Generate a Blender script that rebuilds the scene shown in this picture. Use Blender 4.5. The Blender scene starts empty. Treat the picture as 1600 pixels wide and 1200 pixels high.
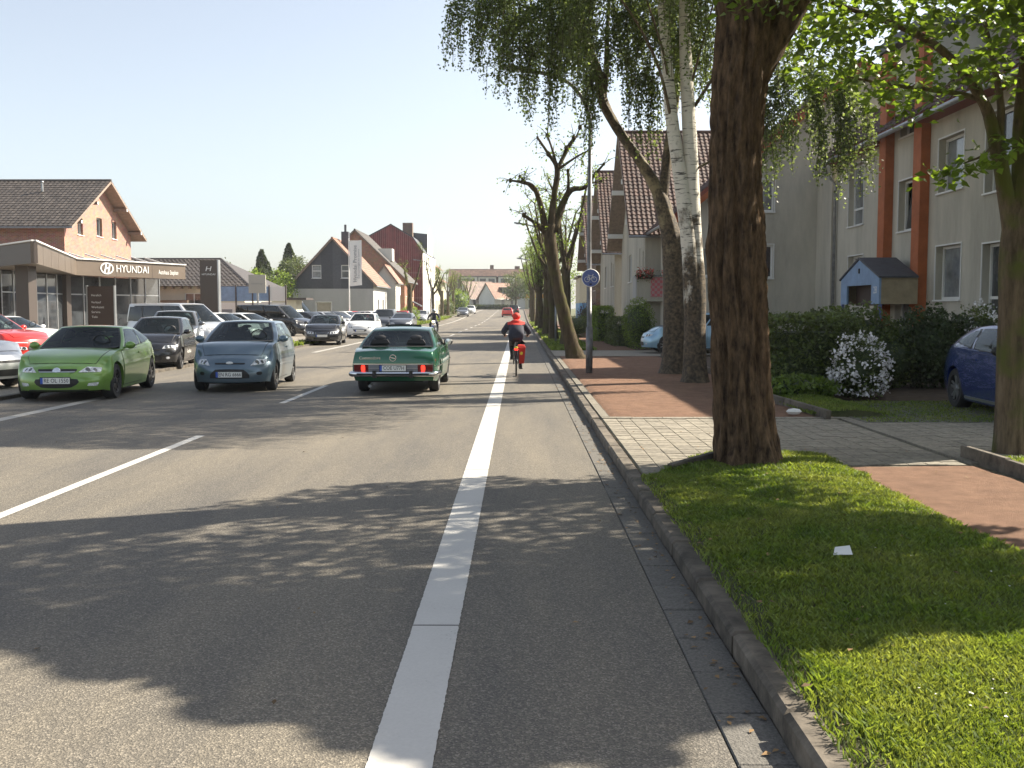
import bpy, bmesh, math, random
import numpy as np
from mathutils import Vector, Matrix, noise

R = math.radians
random.seed(7)
rng = np.random.default_rng(7)
scene = bpy.context.scene
COL = scene.collection

# ------------------------------------------------------------------ camera
cam_d = bpy.data.cameras.new('camera')
cam_d.sensor_width = 36.0
cam_d.lens = 36.0
cam_d.clip_start = 0.1
cam_d.clip_end = 4000
cam = bpy.data.objects.new('camera', cam_d)
COL.objects.link(cam)
cam.location = (0, 0, 1.72)
cam.rotation_euler = (R(90 - 4.218), 0, R(0.39))
scene.camera = cam

# ------------------------------------------------------------------ light
SUN_EL, SUN_AZ = 39.0, 67.0          # azimuth clockwise from +Y (the way the road runs)
world = bpy.data.worlds.new('World')
scene.world = world
world.use_nodes = True
wn = world.node_tree
wn.nodes.clear()
sky = wn.nodes.new('ShaderNodeTexSky')
sky.sky_type = 'NISHITA'
sky.sun_disc = False
sky.sun_elevation = R(SUN_EL)
sky.sun_rotation = R(SUN_AZ)
sky.air_density = 1.0
sky.dust_density = 1.5
sky.ozone_density = 1.0
bg = wn.nodes.new('ShaderNodeBackground')
bg.inputs['Strength'].default_value = 0.075
wo = wn.nodes.new('ShaderNodeOutputWorld')
hz = wn.nodes.new('ShaderNodeHueSaturation')      # bright hazy spring sky: paler than the clear-air model
hz.inputs['Saturation'].default_value = 0.55
hz.inputs['Value'].default_value = 1.08
wn.links.new(sky.outputs[0], hz.inputs['Color'])
wn.links.new(hz.outputs[0], bg.inputs['Color'])
wn.links.new(bg.outputs[0], wo.inputs['Surface'])

sun_d = bpy.data.lights.new('sun', 'SUN')
sun_d.energy = 5.0
sun_d.angle = R(0.55)
sun_d.color = (1.0, 0.91, 0.76)
sun = bpy.data.objects.new('sun', sun_d)
COL.objects.link(sun)
_d = Vector((math.sin(R(SUN_AZ)) * math.cos(R(SUN_EL)), math.cos(R(SUN_AZ)) * math.cos(R(SUN_EL)), math.sin(R(SUN_EL))))
sun.rotation_euler = _d.to_track_quat('Z', 'Y').to_euler()
sun.location = (40, 20, 60)

scene.view_settings.view_transform = 'Standard'
scene.view_settings.look = 'None'
scene.view_settings.exposure = 1.42
scene.view_settings.gamma = 1.0
scene.view_settings.use_curve_mapping = False

# ------------------------------------------------------------------ materials
def mat(name, col, rough=0.6, metal=0.0, spec=0.5, var=None, bump=None, island=0.0, objvar=0.0,
        coat=0.0, emit=None, trans=0.0, coord='pos'):
    """var=(scale, amount[, colour2]); bump=(scale, strength, distance)"""
    m = bpy.data.materials.new(name)
    m.use_nodes = True
    nt = m.node_tree
    N, L = nt.nodes, nt.links
    b = N['Principled BSDF']
    out = N['Material Output']
    b.inputs['Base Color'].default_value = (*col, 1)
    b.inputs['Roughness'].default_value = rough
    b.inputs['Metallic'].default_value = metal
    b.inputs['Specular IOR Level'].default_value = spec
    if coat:
        b.inputs['Coat Weight'].default_value = coat
        b.inputs['Coat Roughness'].default_value = 0.04
    src = None
    if coord == 'pos':
        g = N.new('ShaderNodeNewGeometry'); src = g.outputs['Position']
    else:
        g = N.new('ShaderNodeTexCoord'); src = g.outputs['Object']
    cur = None
    if var:
        nz = N.new('ShaderNodeTexNoise')
        nz.inputs['Scale'].default_value = var[0]
        nz.inputs['Detail'].default_value = 8
        nz.inputs['Roughness'].default_value = 0.65
        L.new(src, nz.inputs['Vector'])
        ramp = N.new('ShaderNodeValToRGB')
        c2 = var[2] if len(var) > 2 else tuple(min(1, c * (1 + var[1])) for c in col)
        c1 = col if len(var) > 2 else tuple(c * (1 - var[1]) for c in col)
        ramp.color_ramp.elements[0].color = (*c1, 1); ramp.color_ramp.elements[0].position = 0.35
        ramp.color_ramp.elements[1].color = (*c2, 1); ramp.color_ramp.elements[1].position = 0.65
        L.new(nz.outputs['Fac'], ramp.inputs['Fac'])
        cur = ramp.outputs['Color']
    def hsv(cur, rand, amt):
        h = N.new('ShaderNodeHueSaturation')
        mr = N.new('ShaderNodeMapRange')
        mr.inputs['To Min'].default_value = 1 - amt; mr.inputs['To Max'].default_value = 1 + amt
        L.new(rand, mr.inputs['Value'])
        L.new(mr.outputs['Result'], h.inputs['Value'])
        if cur is None: h.inputs['Color'].default_value = (*col, 1)
        else: L.new(cur, h.inputs['Color'])
        return h.outputs['Color']
    if island:
        gg = N.new('ShaderNodeNewGeometry'); cur = hsv(cur, gg.outputs['Random Per Island'], island)
    if objvar:
        oi = N.new('ShaderNodeObjectInfo'); cur = hsv(cur, oi.outputs['Random'], objvar)
    if cur is not None: L.new(cur, b.inputs['Base Color'])
    if bump:
        n2 = N.new('ShaderNodeTexNoise')
        n2.inputs['Scale'].default_value = bump[0]; n2.inputs['Detail'].default_value = 6
        L.new(src, n2.inputs['Vector'])
        bp = N.new('ShaderNodeBump')
        bp.inputs['Strength'].default_value = bump[1]; bp.inputs['Distance'].default_value = bump[2]
        L.new(n2.outputs['Fac'], bp.inputs['Height'])
        L.new(bp.outputs['Normal'], b.inputs['Normal'])
    if emit:
        b.inputs['Emission Color'].default_value = (*emit[0], 1)
        b.inputs['Emission Strength'].default_value = emit[1]
    if trans:
        t = N.new('ShaderNodeBsdfTranslucent')
        if cur is not None:
            h = N.new('ShaderNodeHueSaturation'); h.inputs['Value'].default_value = 2.9; h.inputs['Saturation'].default_value = 1.1
            h.inputs['Hue'].default_value = 0.475
            L.new(cur, h.inputs['Color']); L.new(h.outputs['Color'], t.inputs['Color'])
        else: t.inputs['Color'].default_value = (*[min(1, c * 2.1) for c in col], 1)
        mx = N.new('ShaderNodeMixShader'); mx.inputs['Fac'].default_value = trans
        L.new(b.outputs[0], mx.inputs[1]); L.new(t.outputs[0], mx.inputs[2])
        L.new(mx.outputs[0], out.inputs['Surface'])
    return m

def asphalt(name, dark, light, worn):
    m = bpy.data.materials.new(name); m.use_nodes = True
    N, L = m.node_tree.nodes, m.node_tree.links
    b = N['Principled BSDF']
    b.inputs['Roughness'].default_value = 0.78
    b.inputs['Specular IOR Level'].default_value = 0.35
    g = N.new('ShaderNodeNewGeometry')
    v = N.new('ShaderNodeTexVoronoi'); v.inputs['Scale'].default_value = 125
    L.new(g.outputs['Position'], v.inputs['Vector'])
    sep = N.new('ShaderNodeSeparateColor'); L.new(v.outputs['Color'], sep.inputs['Color'])
    r1 = N.new('ShaderNodeValToRGB')
    e = r1.color_ramp.elements
    e[0].color = (*dark, 1); e[0].position = 0.0
    e[1].color = (*light, 1); e[1].position = 0.78
    k = e.new(0.96); k.color = (*[min(1, c * 1.55) for c in light], 1)
    L.new(sep.outputs['Red'], r1.inputs['Fac'])
    n = N.new('ShaderNodeTexNoise'); n.inputs['Scale'].default_value = 0.55; n.inputs['Detail'].default_value = 9; n.inputs['Roughness'].default_value = 0.7
    mp = N.new('ShaderNodeMapping'); mp.inputs['Scale'].default_value = (1.6, 0.22, 1)
    L.new(g.outputs['Position'], mp.inputs['Vector']); L.new(mp.outputs[0], n.inputs['Vector'])
    r2 = N.new('ShaderNodeValToRGB')
    r2.color_ramp.elements[0].color = (0.72, 0.72, 0.73, 1); r2.color_ramp.elements[0].position = 0.36
    r2.color_ramp.elements[1].color = (*worn, 1); r2.color_ramp.elements[1].position = 0.66
    L.new(n.outputs['Fac'], r2.inputs['Fac'])
    mx = N.new('ShaderNodeMix'); mx.data_type = 'RGBA'; mx.blend_type = 'MULTIPLY'; mx.inputs['Factor'].default_value = 1
    L.new(r1.outputs['Color'], mx.inputs['A']); L.new(r2.outputs['Color'], mx.inputs['B'])
    L.new(mx.outputs['Result'], b.inputs['Base Color'])
    bp = N.new('ShaderNodeBump'); bp.inputs['Strength'].default_value = 0.55; bp.inputs['Distance'].default_value = 0.006
    L.new(v.outputs['Distance'], bp.inputs['Height']); L.new(bp.outputs['Normal'], b.inputs['Normal'])
    return m

def brickmat(name, c1, c2, mortar, sc=1.0):
    m = bpy.data.materials.new(name); m.use_nodes = True
    N, L = m.node_tree.nodes, m.node_tree.links
    b = N['Principled BSDF']; b.inputs['Roughness'].default_value = 0.85
    g = N.new('ShaderNodeNewGeometry')
    s = N.new('ShaderNodeSeparateXYZ'); L.new(g.outputs['Position'], s.inputs[0])
    ad = N.new('ShaderNodeMath'); L.new(s.outputs['X'], ad.inputs[0]); L.new(s.outputs['Y'], ad.inputs[1])
    cb = N.new('ShaderNodeCombineXYZ'); L.new(ad.outputs[0], cb.inputs['X']); L.new(s.outputs['Z'], cb.inputs['Y'])
    t = N.new('ShaderNodeTexBrick')
    t.inputs['Scale'].default_value = sc; t.inputs['Brick Width'].default_value = 0.25; t.inputs['Row Height'].default_value = 0.08
    t.inputs['Mortar Size'].default_value = 0.011
    t.inputs['Color1'].default_value = (*c1, 1); t.inputs['Color2'].default_value = (*c2, 1); t.inputs['Mortar'].default_value = (*mortar, 1)
    L.new(cb.outputs[0], t.inputs['Vector'])
    n = N.new('ShaderNodeTexNoise'); n.inputs['Scale'].default_value = 3; n.inputs['Detail'].default_value = 6; L.new(cb.outputs[0], n.inputs['Vector'])
    mx = N.new('ShaderNodeMix'); mx.data_type = 'RGBA'; mx.blend_type = 'OVERLAY'; mx.inputs['Factor'].default_value = 0.5
    L.new(t.outputs['Color'], mx.inputs['A']); L.new(n.outputs['Color'], mx.inputs['B'])
    hs = N.new('ShaderNodeHueSaturation'); hs.inputs['Saturation'].default_value = 0.9; L.new(mx.outputs['Result'], hs.inputs['Color'])
    L.new(hs.outputs['Color'], b.inputs['Base Color'])
    bp = N.new('ShaderNodeBump'); bp.inputs['Strength'].default_value = 0.6; bp.inputs['Distance'].default_value = 0.01
    L.new(t.outputs['Fac'], bp.inputs['Height']); bp.invert = True; L.new(bp.outputs['Normal'], b.inputs['Normal'])
    return m

def stucco(name, col, streak=0.35):
    """rendered wall: faint grain and rain streaks running down"""
    m = bpy.data.materials.new(name); m.use_nodes = True
    N, L = m.node_tree.nodes, m.node_tree.links
    b = N['Principled BSDF']; b.inputs['Roughness'].default_value = 0.9; b.inputs['Specular IOR Level'].default_value = 0.2
    g = N.new('ShaderNodeNewGeometry')
    mp = N.new('ShaderNodeMapping'); mp.inputs['Scale'].default_value = (0.55, 0.55, 0.14)
    L.new(g.outputs['Position'], mp.inputs['Vector'])
    n = N.new('ShaderNodeTexNoise'); n.inputs['Scale'].default_value = 1.4; n.inputs['Detail'].default_value = 8; n.inputs['Roughness'].default_value = 0.7
    L.new(mp.outputs[0], n.inputs['Vector'])
    r = N.new('ShaderNodeValToRGB')
    r.color_ramp.elements[0].position = 0.3; r.color_ramp.elements[1].position = 0.62
    r.color_ramp.elements[0].color = (*[c * (1 - streak) for c in col], 1)
    r.color_ramp.elements[1].color = (*col, 1)
    L.new(n.outputs['Fac'], r.inputs['Fac']); L.new(r.outputs['Color'], b.inputs['Base Color'])
    n2 = N.new('ShaderNodeTexNoise'); n2.inputs['Scale'].default_value = 60; n2.inputs['Detail'].default_value = 3; L.new(g.outputs['Position'], n2.inputs['Vector'])
    bp = N.new('ShaderNodeBump'); bp.inputs['Strength'].default_value = 0.4; bp.inputs['Distance'].default_value = 0.01
    L.new(n2.outputs['Fac'], bp.inputs['Height']); L.new(bp.outputs['Normal'], b.inputs['Normal'])
    return m

def birchbark(name, grey=0.0):
    m = bpy.data.materials.new(name); m.use_nodes = True
    N, L = m.node_tree.nodes, m.node_tree.links
    b = N['Principled BSDF']; b.inputs['Roughness'].default_value = 0.8
    g = N.new('ShaderNodeNewGeometry')
    mp = N.new('ShaderNodeMapping'); mp.inputs['Scale'].default_value = (3.0, 3.0, 26)
    L.new(g.outputs['Position'], mp.inputs['Vector'])
    n = N.new('ShaderNodeTexNoise'); n.inputs['Scale'].default_value = 1.0; n.inputs['Detail'].default_value = 5; n.inputs['Roughness'].default_value = 0.6
    L.new(mp.outputs[0], n.inputs['Vector'])
    r = N.new('ShaderNodeValToRGB'); e = r.color_ramp.elements
    w = (0.62 - grey, 0.58 - grey, 0.50 - grey)
    e[0].color = (0.035, 0.03, 0.025, 1); e[0].position = 0.36
    e[1].color = (*w, 1); e[1].position = 0.44
    L.new(n.outputs['Fac'], r.inputs['Fac'])
    n2 = N.new('ShaderNodeTexNoise'); n2.inputs['Scale'].default_value = 2.2; n2.inputs['Detail'].default_value = 6; n2.inputs['Roughness'].default_value = 0.65
    mp2 = N.new('ShaderNodeMapping'); mp2.inputs['Scale'].default_value = (1, 1, 0.7)
    L.new(g.outputs['Position'], mp2.inputs['Vector']); L.new(mp2.outputs[0], n2.inputs['Vector'])
    s = N.new('ShaderNodeSeparateXYZ'); L.new(g.outputs['Position'], s.inputs[0])
    mr = N.new('ShaderNodeMapRange'); mr.inputs['From Min'].default_value = 0.3; mr.inputs['From Max'].default_value = 4.2
    mr.inputs['To Min'].default_value = 0.42 + grey * 0.5; mr.inputs['To Max'].default_value = -0.02 + grey * 0.5
    L.new(s.outputs['Z'], mr.inputs['Value'])
    ad = N.new('ShaderNodeMath'); L.new(n2.outputs['Fac'], ad.inputs[0]); L.new(mr.outputs['Result'], ad.inputs[1])
    r2 = N.new('ShaderNodeValToRGB'); r2.color_ramp.elements[0].position = 0.58; r2.color_ramp.elements[1].position = 0.70
    L.new(ad.outputs[0], r2.inputs['Fac'])
    mx = N.new('ShaderNodeMix'); mx.data_type = 'RGBA'
    L.new(r2.outputs['Color'], mx.inputs['Factor']); L.new(r.outputs['Color'], mx.inputs['A'])
    nb = N.new('ShaderNodeTexNoise'); nb.inputs['Scale'].default_value = 14; L.new(g.outputs['Position'], nb.inputs['Vector'])
    rb = N.new('ShaderNodeValToRGB'); rb.color_ramp.elements[0].color = (0.03, 0.022, 0.015, 1); rb.color_ramp.elements[1].color = (0.13, 0.095, 0.055, 1)
    rb.color_ramp.elements[0].position = .35; rb.color_ramp.elements[1].position = .7
    L.new(nb.outputs['Fac'], rb.inputs['Fac']); L.new(rb.outputs['Color'], mx.inputs['B'])
    L.new(mx.outputs['Result'], b.inputs['Base Color'])
    bp = N.new('ShaderNodeBump'); bp.inputs['Strength'].default_value = 0.6; bp.inputs['Distance'].default_value = 0.02
    L.new(n.outputs['Fac'], bp.inputs['Height']); L.new(bp.outputs['Normal'], b.inputs['Normal'])
    return m

def barkmat(name, c1, c2, moss=None, sc=(13, 13, 2.0)):
    m = bpy.data.materials.new(name); m.use_nodes = True
    N, L = m.node_tree.nodes, m.node_tree.links
    b = N['Principled BSDF']; b.inputs['Roughness'].default_value = 0.95; b.inputs['Specular IOR Level'].default_value = 0.15
    g = N.new('ShaderNodeNewGeometry')
    mp = N.new('ShaderNodeMapping'); mp.inputs['Scale'].default_value = sc
    L.new(g.outputs['Position'], mp.inputs['Vector'])
    n = N.new('ShaderNodeTexNoise'); n.inputs['Scale'].default_value = 1; n.inputs['Detail'].default_value = 9; n.inputs['Roughness'].default_value = 0.7
    L.new(mp.outputs[0], n.inputs['Vector'])
    r = N.new('ShaderNodeValToRGB'); r.color_ramp.elements[0].color = (*c1, 1); r.color_ramp.elements[1].color = (*c2, 1)
    r.color_ramp.elements[0].position = .36; r.color_ramp.elements[1].position = .66
    L.new(n.outputs['Fac'], r.inputs['Fac'])
    last = r.outputs['Color']
    if moss:
        n2 = N.new('ShaderNodeTexNoise'); n2.inputs['Scale'].default_value = 2.6; n2.inputs['Detail'].default_value = 7; L.new(g.outputs['Position'], n2.inputs['Vector'])
        r2 = N.new('ShaderNodeValToRGB'); r2.color_ramp.elements[0].position = .5; r2.color_ramp.elements[1].position = .66
        L.new(n2.outputs['Fac'], r2.inputs['Fac'])
        mx = N.new('ShaderNodeMix'); mx.data_type = 'RGBA'; L.new(r2.outputs['Color'], mx.inputs['Factor'])
        L.new(last, mx.inputs['A']); mx.inputs['B'].default_value = (*moss, 1); last = mx.outputs['Result']
    L.new(last, b.inputs['Base Color'])
    bp = N.new('ShaderNodeBump'); bp.inputs['Strength'].default_value = 0.9; bp.inputs['Distance'].default_value = 0.03
    L.new(n.outputs['Fac'], bp.inputs['Height']); L.new(bp.outputs['Normal'], b.inputs['Normal'])
    return m

def worn_paint(name, col, under, amount):
    m = bpy.data.materials.new(name); m.use_nodes = True
    N, L = m.node_tree.nodes, m.node_tree.links
    b = N['Principled BSDF']; b.inputs['Roughness'].default_value = 0.7
    g = N.new('ShaderNodeNewGeometry')
    n = N.new('ShaderNodeTexNoise'); n.inputs['Scale'].default_value = 55; n.inputs['Detail'].default_value = 8; n.inputs['Roughness'].default_value = 0.75
    L.new(g.outputs['Position'], n.inputs['Vector'])
    n2 = N.new('ShaderNodeTexNoise'); n2.inputs['Scale'].default_value = 2.2; n2.inputs['Detail'].default_value = 7; L.new(g.outputs['Position'], n2.inputs['Vector'])
    a = N.new('ShaderNodeMath'); a.operation = 'MULTIPLY_ADD'; a.inputs[1].default_value = 0.5
    L.new(n2.outputs['Fac'], a.inputs[0]); L.new(n.outputs['Fac'], a.inputs[2])
    r = N.new('ShaderNodeValToRGB')
    r.color_ramp.elements[0].position = amount; r.color_ramp.elements[0].color = (*under, 1)
    r.color_ramp.elements[1].position = amount + 0.1; r.color_ramp.elements[1].color = (*[c * .9 for c in col], 1)
    k = r.color_ramp.elements.new(min(.99, amount + 0.4)); k.color = (*col, 1)
    L.new(a.outputs[0], r.inputs['Fac']); L.new(r.outputs['Color'], b.inputs['Base Color'])
    return m

M = {}
def D(k, *a, **kw): M[k] = mat(k, *a, **kw)
M['asphalt'] = asphalt('asphalt', (0.092, 0.086, 0.077), (0.165, 0.151, 0.130), (1.20, 1.14, 1.02))
M['lot'] = asphalt('forecourt_asphalt', (0.17, 0.155, 0.13), (0.27, 0.245, 0.205), (1.1, 1.06, 1.0))
M['line'] = worn_paint('road_paint', (0.50, 0.485, 0.455), (0.16, 0.15, 0.14), 0.50)
M['line_old'] = worn_paint('worn_road_paint', (0.40, 0.38, 0.34), (0.16, 0.15, 0.14), 0.60)
D('seam', (0.035, 0.033, 0.03), 0.9)
D('kerb', (0.105, 0.088, 0.068), 0.92, var=(5, 0.55), bump=(60, 0.5, 0.006), objvar=0.2)
D('gutter', (0.118, 0.110, 0.097), 0.85, var=(60, 0.35), bump=(110, 0.9, 0.008), objvar=0.07)
D('paver', (0.205, 0.183, 0.145), 0.9, var=(22, 0.3), bump=(90, 0.5, 0.004), objvar=0.18, island=0.14)
D('joint', (0.15, 0.135, 0.085), 0.95, var=(9, .4))
D('red_ash', (0.150, 0.076, 0.042), 0.95, var=(5, 0.3, (0.225, 0.122, 0.072)), bump=(150, 1.0, 0.02))
D('soil', (0.075, 0.05, 0.032), 0.95, var=(6, 0.4), bump=(40, 0.8, 0.02))
D('turf', (0.045, 0.055, 0.016), 0.95, var=(3, 0.45, (0.085, 0.08, 0.03)), bump=(70, 0.9, 0.03))
D('ground', (0.10, 0.105, 0.05), 0.95, var=(0.2, 0.4))
D('blade', (0.068, 0.122, 0.016), 0.6, var=(1.7, 0.35, (0.135, 0.17, 0.036)), island=0.45, trans=0.3)
D('gridstone', (0.13, 0.125, 0.10), 0.95, var=(14, .3), objvar=.15, island=.12)
D('white', (0.72, 0.71, 0.68), 0.55)
D('frame_white', (0.66, 0.66, 0.64), 0.45)
D('wglass', (0.045, 0.05, 0.055), 0.06, spec=0.9, coord='pos', var=(0.9, 0.5))
D('wglass_light', (0.17, 0.18, 0.185), 0.07, spec=0.9, var=(1.3, 0.45))  # paler pane colour stands in for bright reflections in some windows
D('curtain', (0.45, 0.43, 0.38), 0.8)
M['stucco'] = stucco('grey_render', (0.50, 0.47, 0.395), .36)
M['stucco_w'] = stucco('pale_render', (0.44, 0.435, 0.42), .18)
M['stucco_cream'] = stucco('cream_render', (0.60, 0.565, 0.44), .12)
M['stucco_white'] = stucco('white_render', (0.70, 0.68, 0.62), .15)
D('orange', (0.36, 0.105, 0.035), 0.8, var=(3, .15), bump=(80, .2, .004))
D('verge_red', (0.20, 0.045, 0.025), 0.7)
D('tile_red', (0.062, 0.027, 0.016), 0.6, var=(5, 0.35), island=0.3)
D('tile_brown', (0.062, 0.052, 0.045), 0.5, var=(2, 0.2), island=0.22)
D('tile_orange', (0.23, 0.115, 0.072), 0.6, var=(2, 0.2), island=0.25)
D('slate', (0.060, 0.064, 0.075), 0.6, var=(5, 0.2), island=0.2)
D('timber', (0.25, 0.19, 0.15), 0.7, var=(6, .2))
D('zinc', (0.30, 0.31, 0.32), 0.4, metal=0.6, var=(6, .2))
M['brick_red'] = brickmat('red_brick', (0.40, 0.15, 0.085), (0.30, 0.10, 0.06), (0.36, 0.30, 0.25))
M['brick_orange'] = brickmat('orange_brick', (0.46, 0.17, 0.07), (0.36, 0.12, 0.055), (0.35, 0.25, 0.18))
M['brick_brown'] = brickmat('brown_brick', (0.19, 0.11, 0.075), (0.14, 0.08, 0.055), (0.2, 0.17, 0.14))
D('cladding', (0.185, 0.042, 0.045), 0.6, var=(1.2, 0.22), island=.18)
D('fascia', (0.135, 0.105, 0.080), 0.42, metal=0.25, var=(.6, .1))
D('fascia_dark', (0.075, 0.06, 0.052), 0.5, metal=.2)
D('pylon', (0.085, 0.068, 0.058), 0.5, metal=.2)
D('steel', (0.46, 0.47, 0.48), 0.35, metal=0.8)
D('galv', (0.27, 0.285, 0.30), 0.45, metal=0.55, var=(6, .2), bump=(40, .1, .003))
D('pole_grey', (0.155, 0.155, 0.16), 0.5, metal=.3, var=(5, .3))
D('sign_blue', (0.10, 0.135, 0.34), 0.5)
D('sky_blue', (0.20, 0.30, 0.46), 0.6, var=(3, .12))
D('flat_blue', (0.16, 0.36, 0.62), 0.6)
D('beige_panel', (0.31, 0.255, 0.165), 0.7, var=(3, .2))
D('dark_wood', (0.05, 0.03, 0.022), 0.7)
D('black', (0.012, 0.012, 0.013), 0.5)
D('rubber', (0.022, 0.022, 0.023), 0.8, var=(30, .2))
D('chrome', (0.75, 0.76, 0.77), 0.12, metal=1.0)
D('alloy', (0.52, 0.53, 0.54), 0.28, metal=0.85)
D('alloy_dark', (0.13, 0.13, 0.14), 0.3, metal=0.8)
def clearglass(name, tint, base):
    m = bpy.data.materials.new(name); m.use_nodes = True
    N, L = m.node_tree.nodes, m.node_tree.links; N.clear()
    o = N.new('ShaderNodeOutputMaterial'); t = N.new('ShaderNodeBsdfTransparent'); t.inputs['Color'].default_value = (*tint, 1)
    g = N.new('ShaderNodeBsdfGlossy'); g.inputs['Roughness'].default_value = .02; g.inputs['Color'].default_value = (.9, .95, .97, 1)
    f = N.new('ShaderNodeFresnel'); f.inputs['IOR'].default_value = 1.28
    d = N.new('ShaderNodeBsdfDiffuse'); d.inputs['Color'].default_value = (*base, 1)
    m0 = N.new('ShaderNodeMixShader'); m0.inputs[0].default_value = .06; L.new(t.outputs[0], m0.inputs[1]); L.new(d.outputs[0], m0.inputs[2])
    mx = N.new('ShaderNodeMixShader'); L.new(f.outputs[0], mx.inputs[0]); L.new(m0.outputs[0], mx.inputs[1]); L.new(g.outputs[0], mx.inputs[2])
    L.new(mx.outputs[0], o.inputs['Surface']); return m
M['carglass'] = clearglass('carglass', (.36, .42, .41), (.08, .10, .10))
D('darkglass', (0.014, 0.017, 0.019), 0.03, spec=0.6)
D('interior', (0.022, 0.022, 0.024), 0.8)
D('seat_cloth', (0.055, 0.055, 0.06), 0.9)
D('silver_letter', (0.74, 0.74, 0.73), 0.35, metal=.25)
D('tile_far', (0.15, 0.092, 0.068), 0.6, var=(1, .2), island=.25)
D('lampglass', (0.60, 0.62, 0.64), 0.08, spec=0.9, var=(22, .45))
D('tail_red', (0.42, 0.012, 0.012), 0.15, spec=.8)
D('tail_lit', (0.8, 0.02, 0.01), 0.2, emit=((1.0, 0.035, 0.02), 1.1))
D('amber', (0.7, 0.32, 0.03), 0.2)
D('carbon', (0.05, 0.055, 0.06), 0.1, spec=.8)
D('plate', (0.74, 0.74, 0.70), 0.45)
D('plate_blue', (0.03, 0.09, 0.42), 0.5)
D('ink', (0.012, 0.012, 0.014), 0.6)
D('grey_ink', (0.22, 0.23, 0.25), 0.6)
D('under', (0.010, 0.010, 0.011), 0.9)
D('leaf_birch', (0.075, 0.108, 0.032), 0.5, var=(0.7, 0.25), island=0.45, trans=0.45)
D('leaf_maple', (0.066, 0.112, 0.018), 0.5, var=(0.6, 0.25), island=0.4, trans=0.5)
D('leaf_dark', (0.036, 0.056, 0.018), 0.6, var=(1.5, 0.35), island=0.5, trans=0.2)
D('leaf_hedge', (0.066, 0.092, 0.024), 0.5, var=(1.8, 0.35), island=0.5, trans=0.25)
D('leaf_light', (0.095, 0.15, 0.028), 0.5, var=(1.5, 0.3), island=0.4, trans=0.4)
D('leaf_purple', (0.05, 0.018, 0.022), 0.5, island=0.4, trans=0.2)
D('petal', (0.72, 0.70, 0.70), 0.7, island=0.1)
D('petal_red', (0.55, 0.06, 0.05), 0.6, island=.3)
M['bark_big'] = barkmat('furrowed_bark', (0.028, 0.019, 0.013), (0.165, 0.108, 0.064), sc=(17, 17, 5.0))
M['bark_mossy'] = barkmat('mossy_bark', (0.06, 0.045, 0.03), (0.19, 0.145, 0.095), (0.095, 0.105, 0.028))
M['bark_smooth'] = barkmat('greenish_bark', (0.042, 0.033, 0.021), (0.115, 0.09, 0.056), (0.078, 0.075, 0.028))
M['birch'] = birchbark('birch_bark')
M['birch_grey'] = birchbark('grey_birch_bark', 0.40)

def paint(name, col, metal=0.0, rough=0.28):
    M[name] = mat(name, col, rough, metal=metal, coat=0.85, spec=.5)
    return M[name]

# ------------------------------------------------------------------ mesh helpers
def wloc(o):
    v = Vector((0, 0, 0))
    while o is not None:
        v = v + o.location
        o = o.parent
    return v

def link_mesh(name, verts, faces, mats, parent=None, loc=None, smooth=False, mi=None, autosmooth=None):
    """world-space vertices; loc = origin of a top-level mesh"""
    base = wloc(parent) if parent is not None else Vector(loc or (0, 0, 0))
    verts = np.asarray(verts, dtype=np.float64).reshape(-1, 3) - np.array(base)
    me = bpy.data.meshes.new(name)
    if isinstance(faces, np.ndarray):
        n, k = faces.shape
        me.vertices.add(len(verts)); me.vertices.foreach_set('co', verts.astype(np.float32).ravel())
        me.loops.add(n * k); me.loops.foreach_set('vertex_index', faces.astype(np.int32).ravel())
        me.polygons.add(n); me.polygons.foreach_set('loop_start', np.arange(0, n * k, k, dtype=np.int32))
        me.polygons.foreach_set('loop_total', np.full(n, k, dtype=np.int32))
        me.update(calc_edges=True)
    else:
        me.from_pydata(verts.tolist(), [], faces)
        me.update()
    if not isinstance(mats, (list, tuple)): mats = [mats]
    for m in mats: me.materials.append(M[m] if isinstance(m, str) else m)
    if mi is not None: me.polygons.foreach_set('material_index', np.asarray(mi, dtype=np.int32))
    if smooth: me.polygons.foreach_set('use_smooth', np.ones(len(me.polygons), dtype=bool))
    me.validate()
    if autosmooth: me.set_sharp_from_angle(angle=R(autosmooth))
    o = bpy.data.objects.new(name, me)
    COL.objects.link(o)
    if parent is not None: o.parent = parent
    else: o.location = base
    return o

def tag(o, label=None, cat=None, group=None, kind=None):
    if label: o['label'] = label
    if cat: o['category'] = cat
    if group: o['group'] = group
    if kind: o['kind'] = kind
    return o

def thing(name, loc, label, cat, group=None):
    o = bpy.data.objects.new(name, None)
    o.empty_display_size = 0.2
    COL.objects.link(o)
    o.location = loc
    return tag(o, label, cat, group)

def frame_of(d):
    d = Vector(d).normalized()
    a = Vector((0, 0, 1)) if abs(d.z) < 0.9 else Vector((1, 0, 0))
    u = d.cross(a).normalized()
    return u, d.cross(u).normalized()

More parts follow.
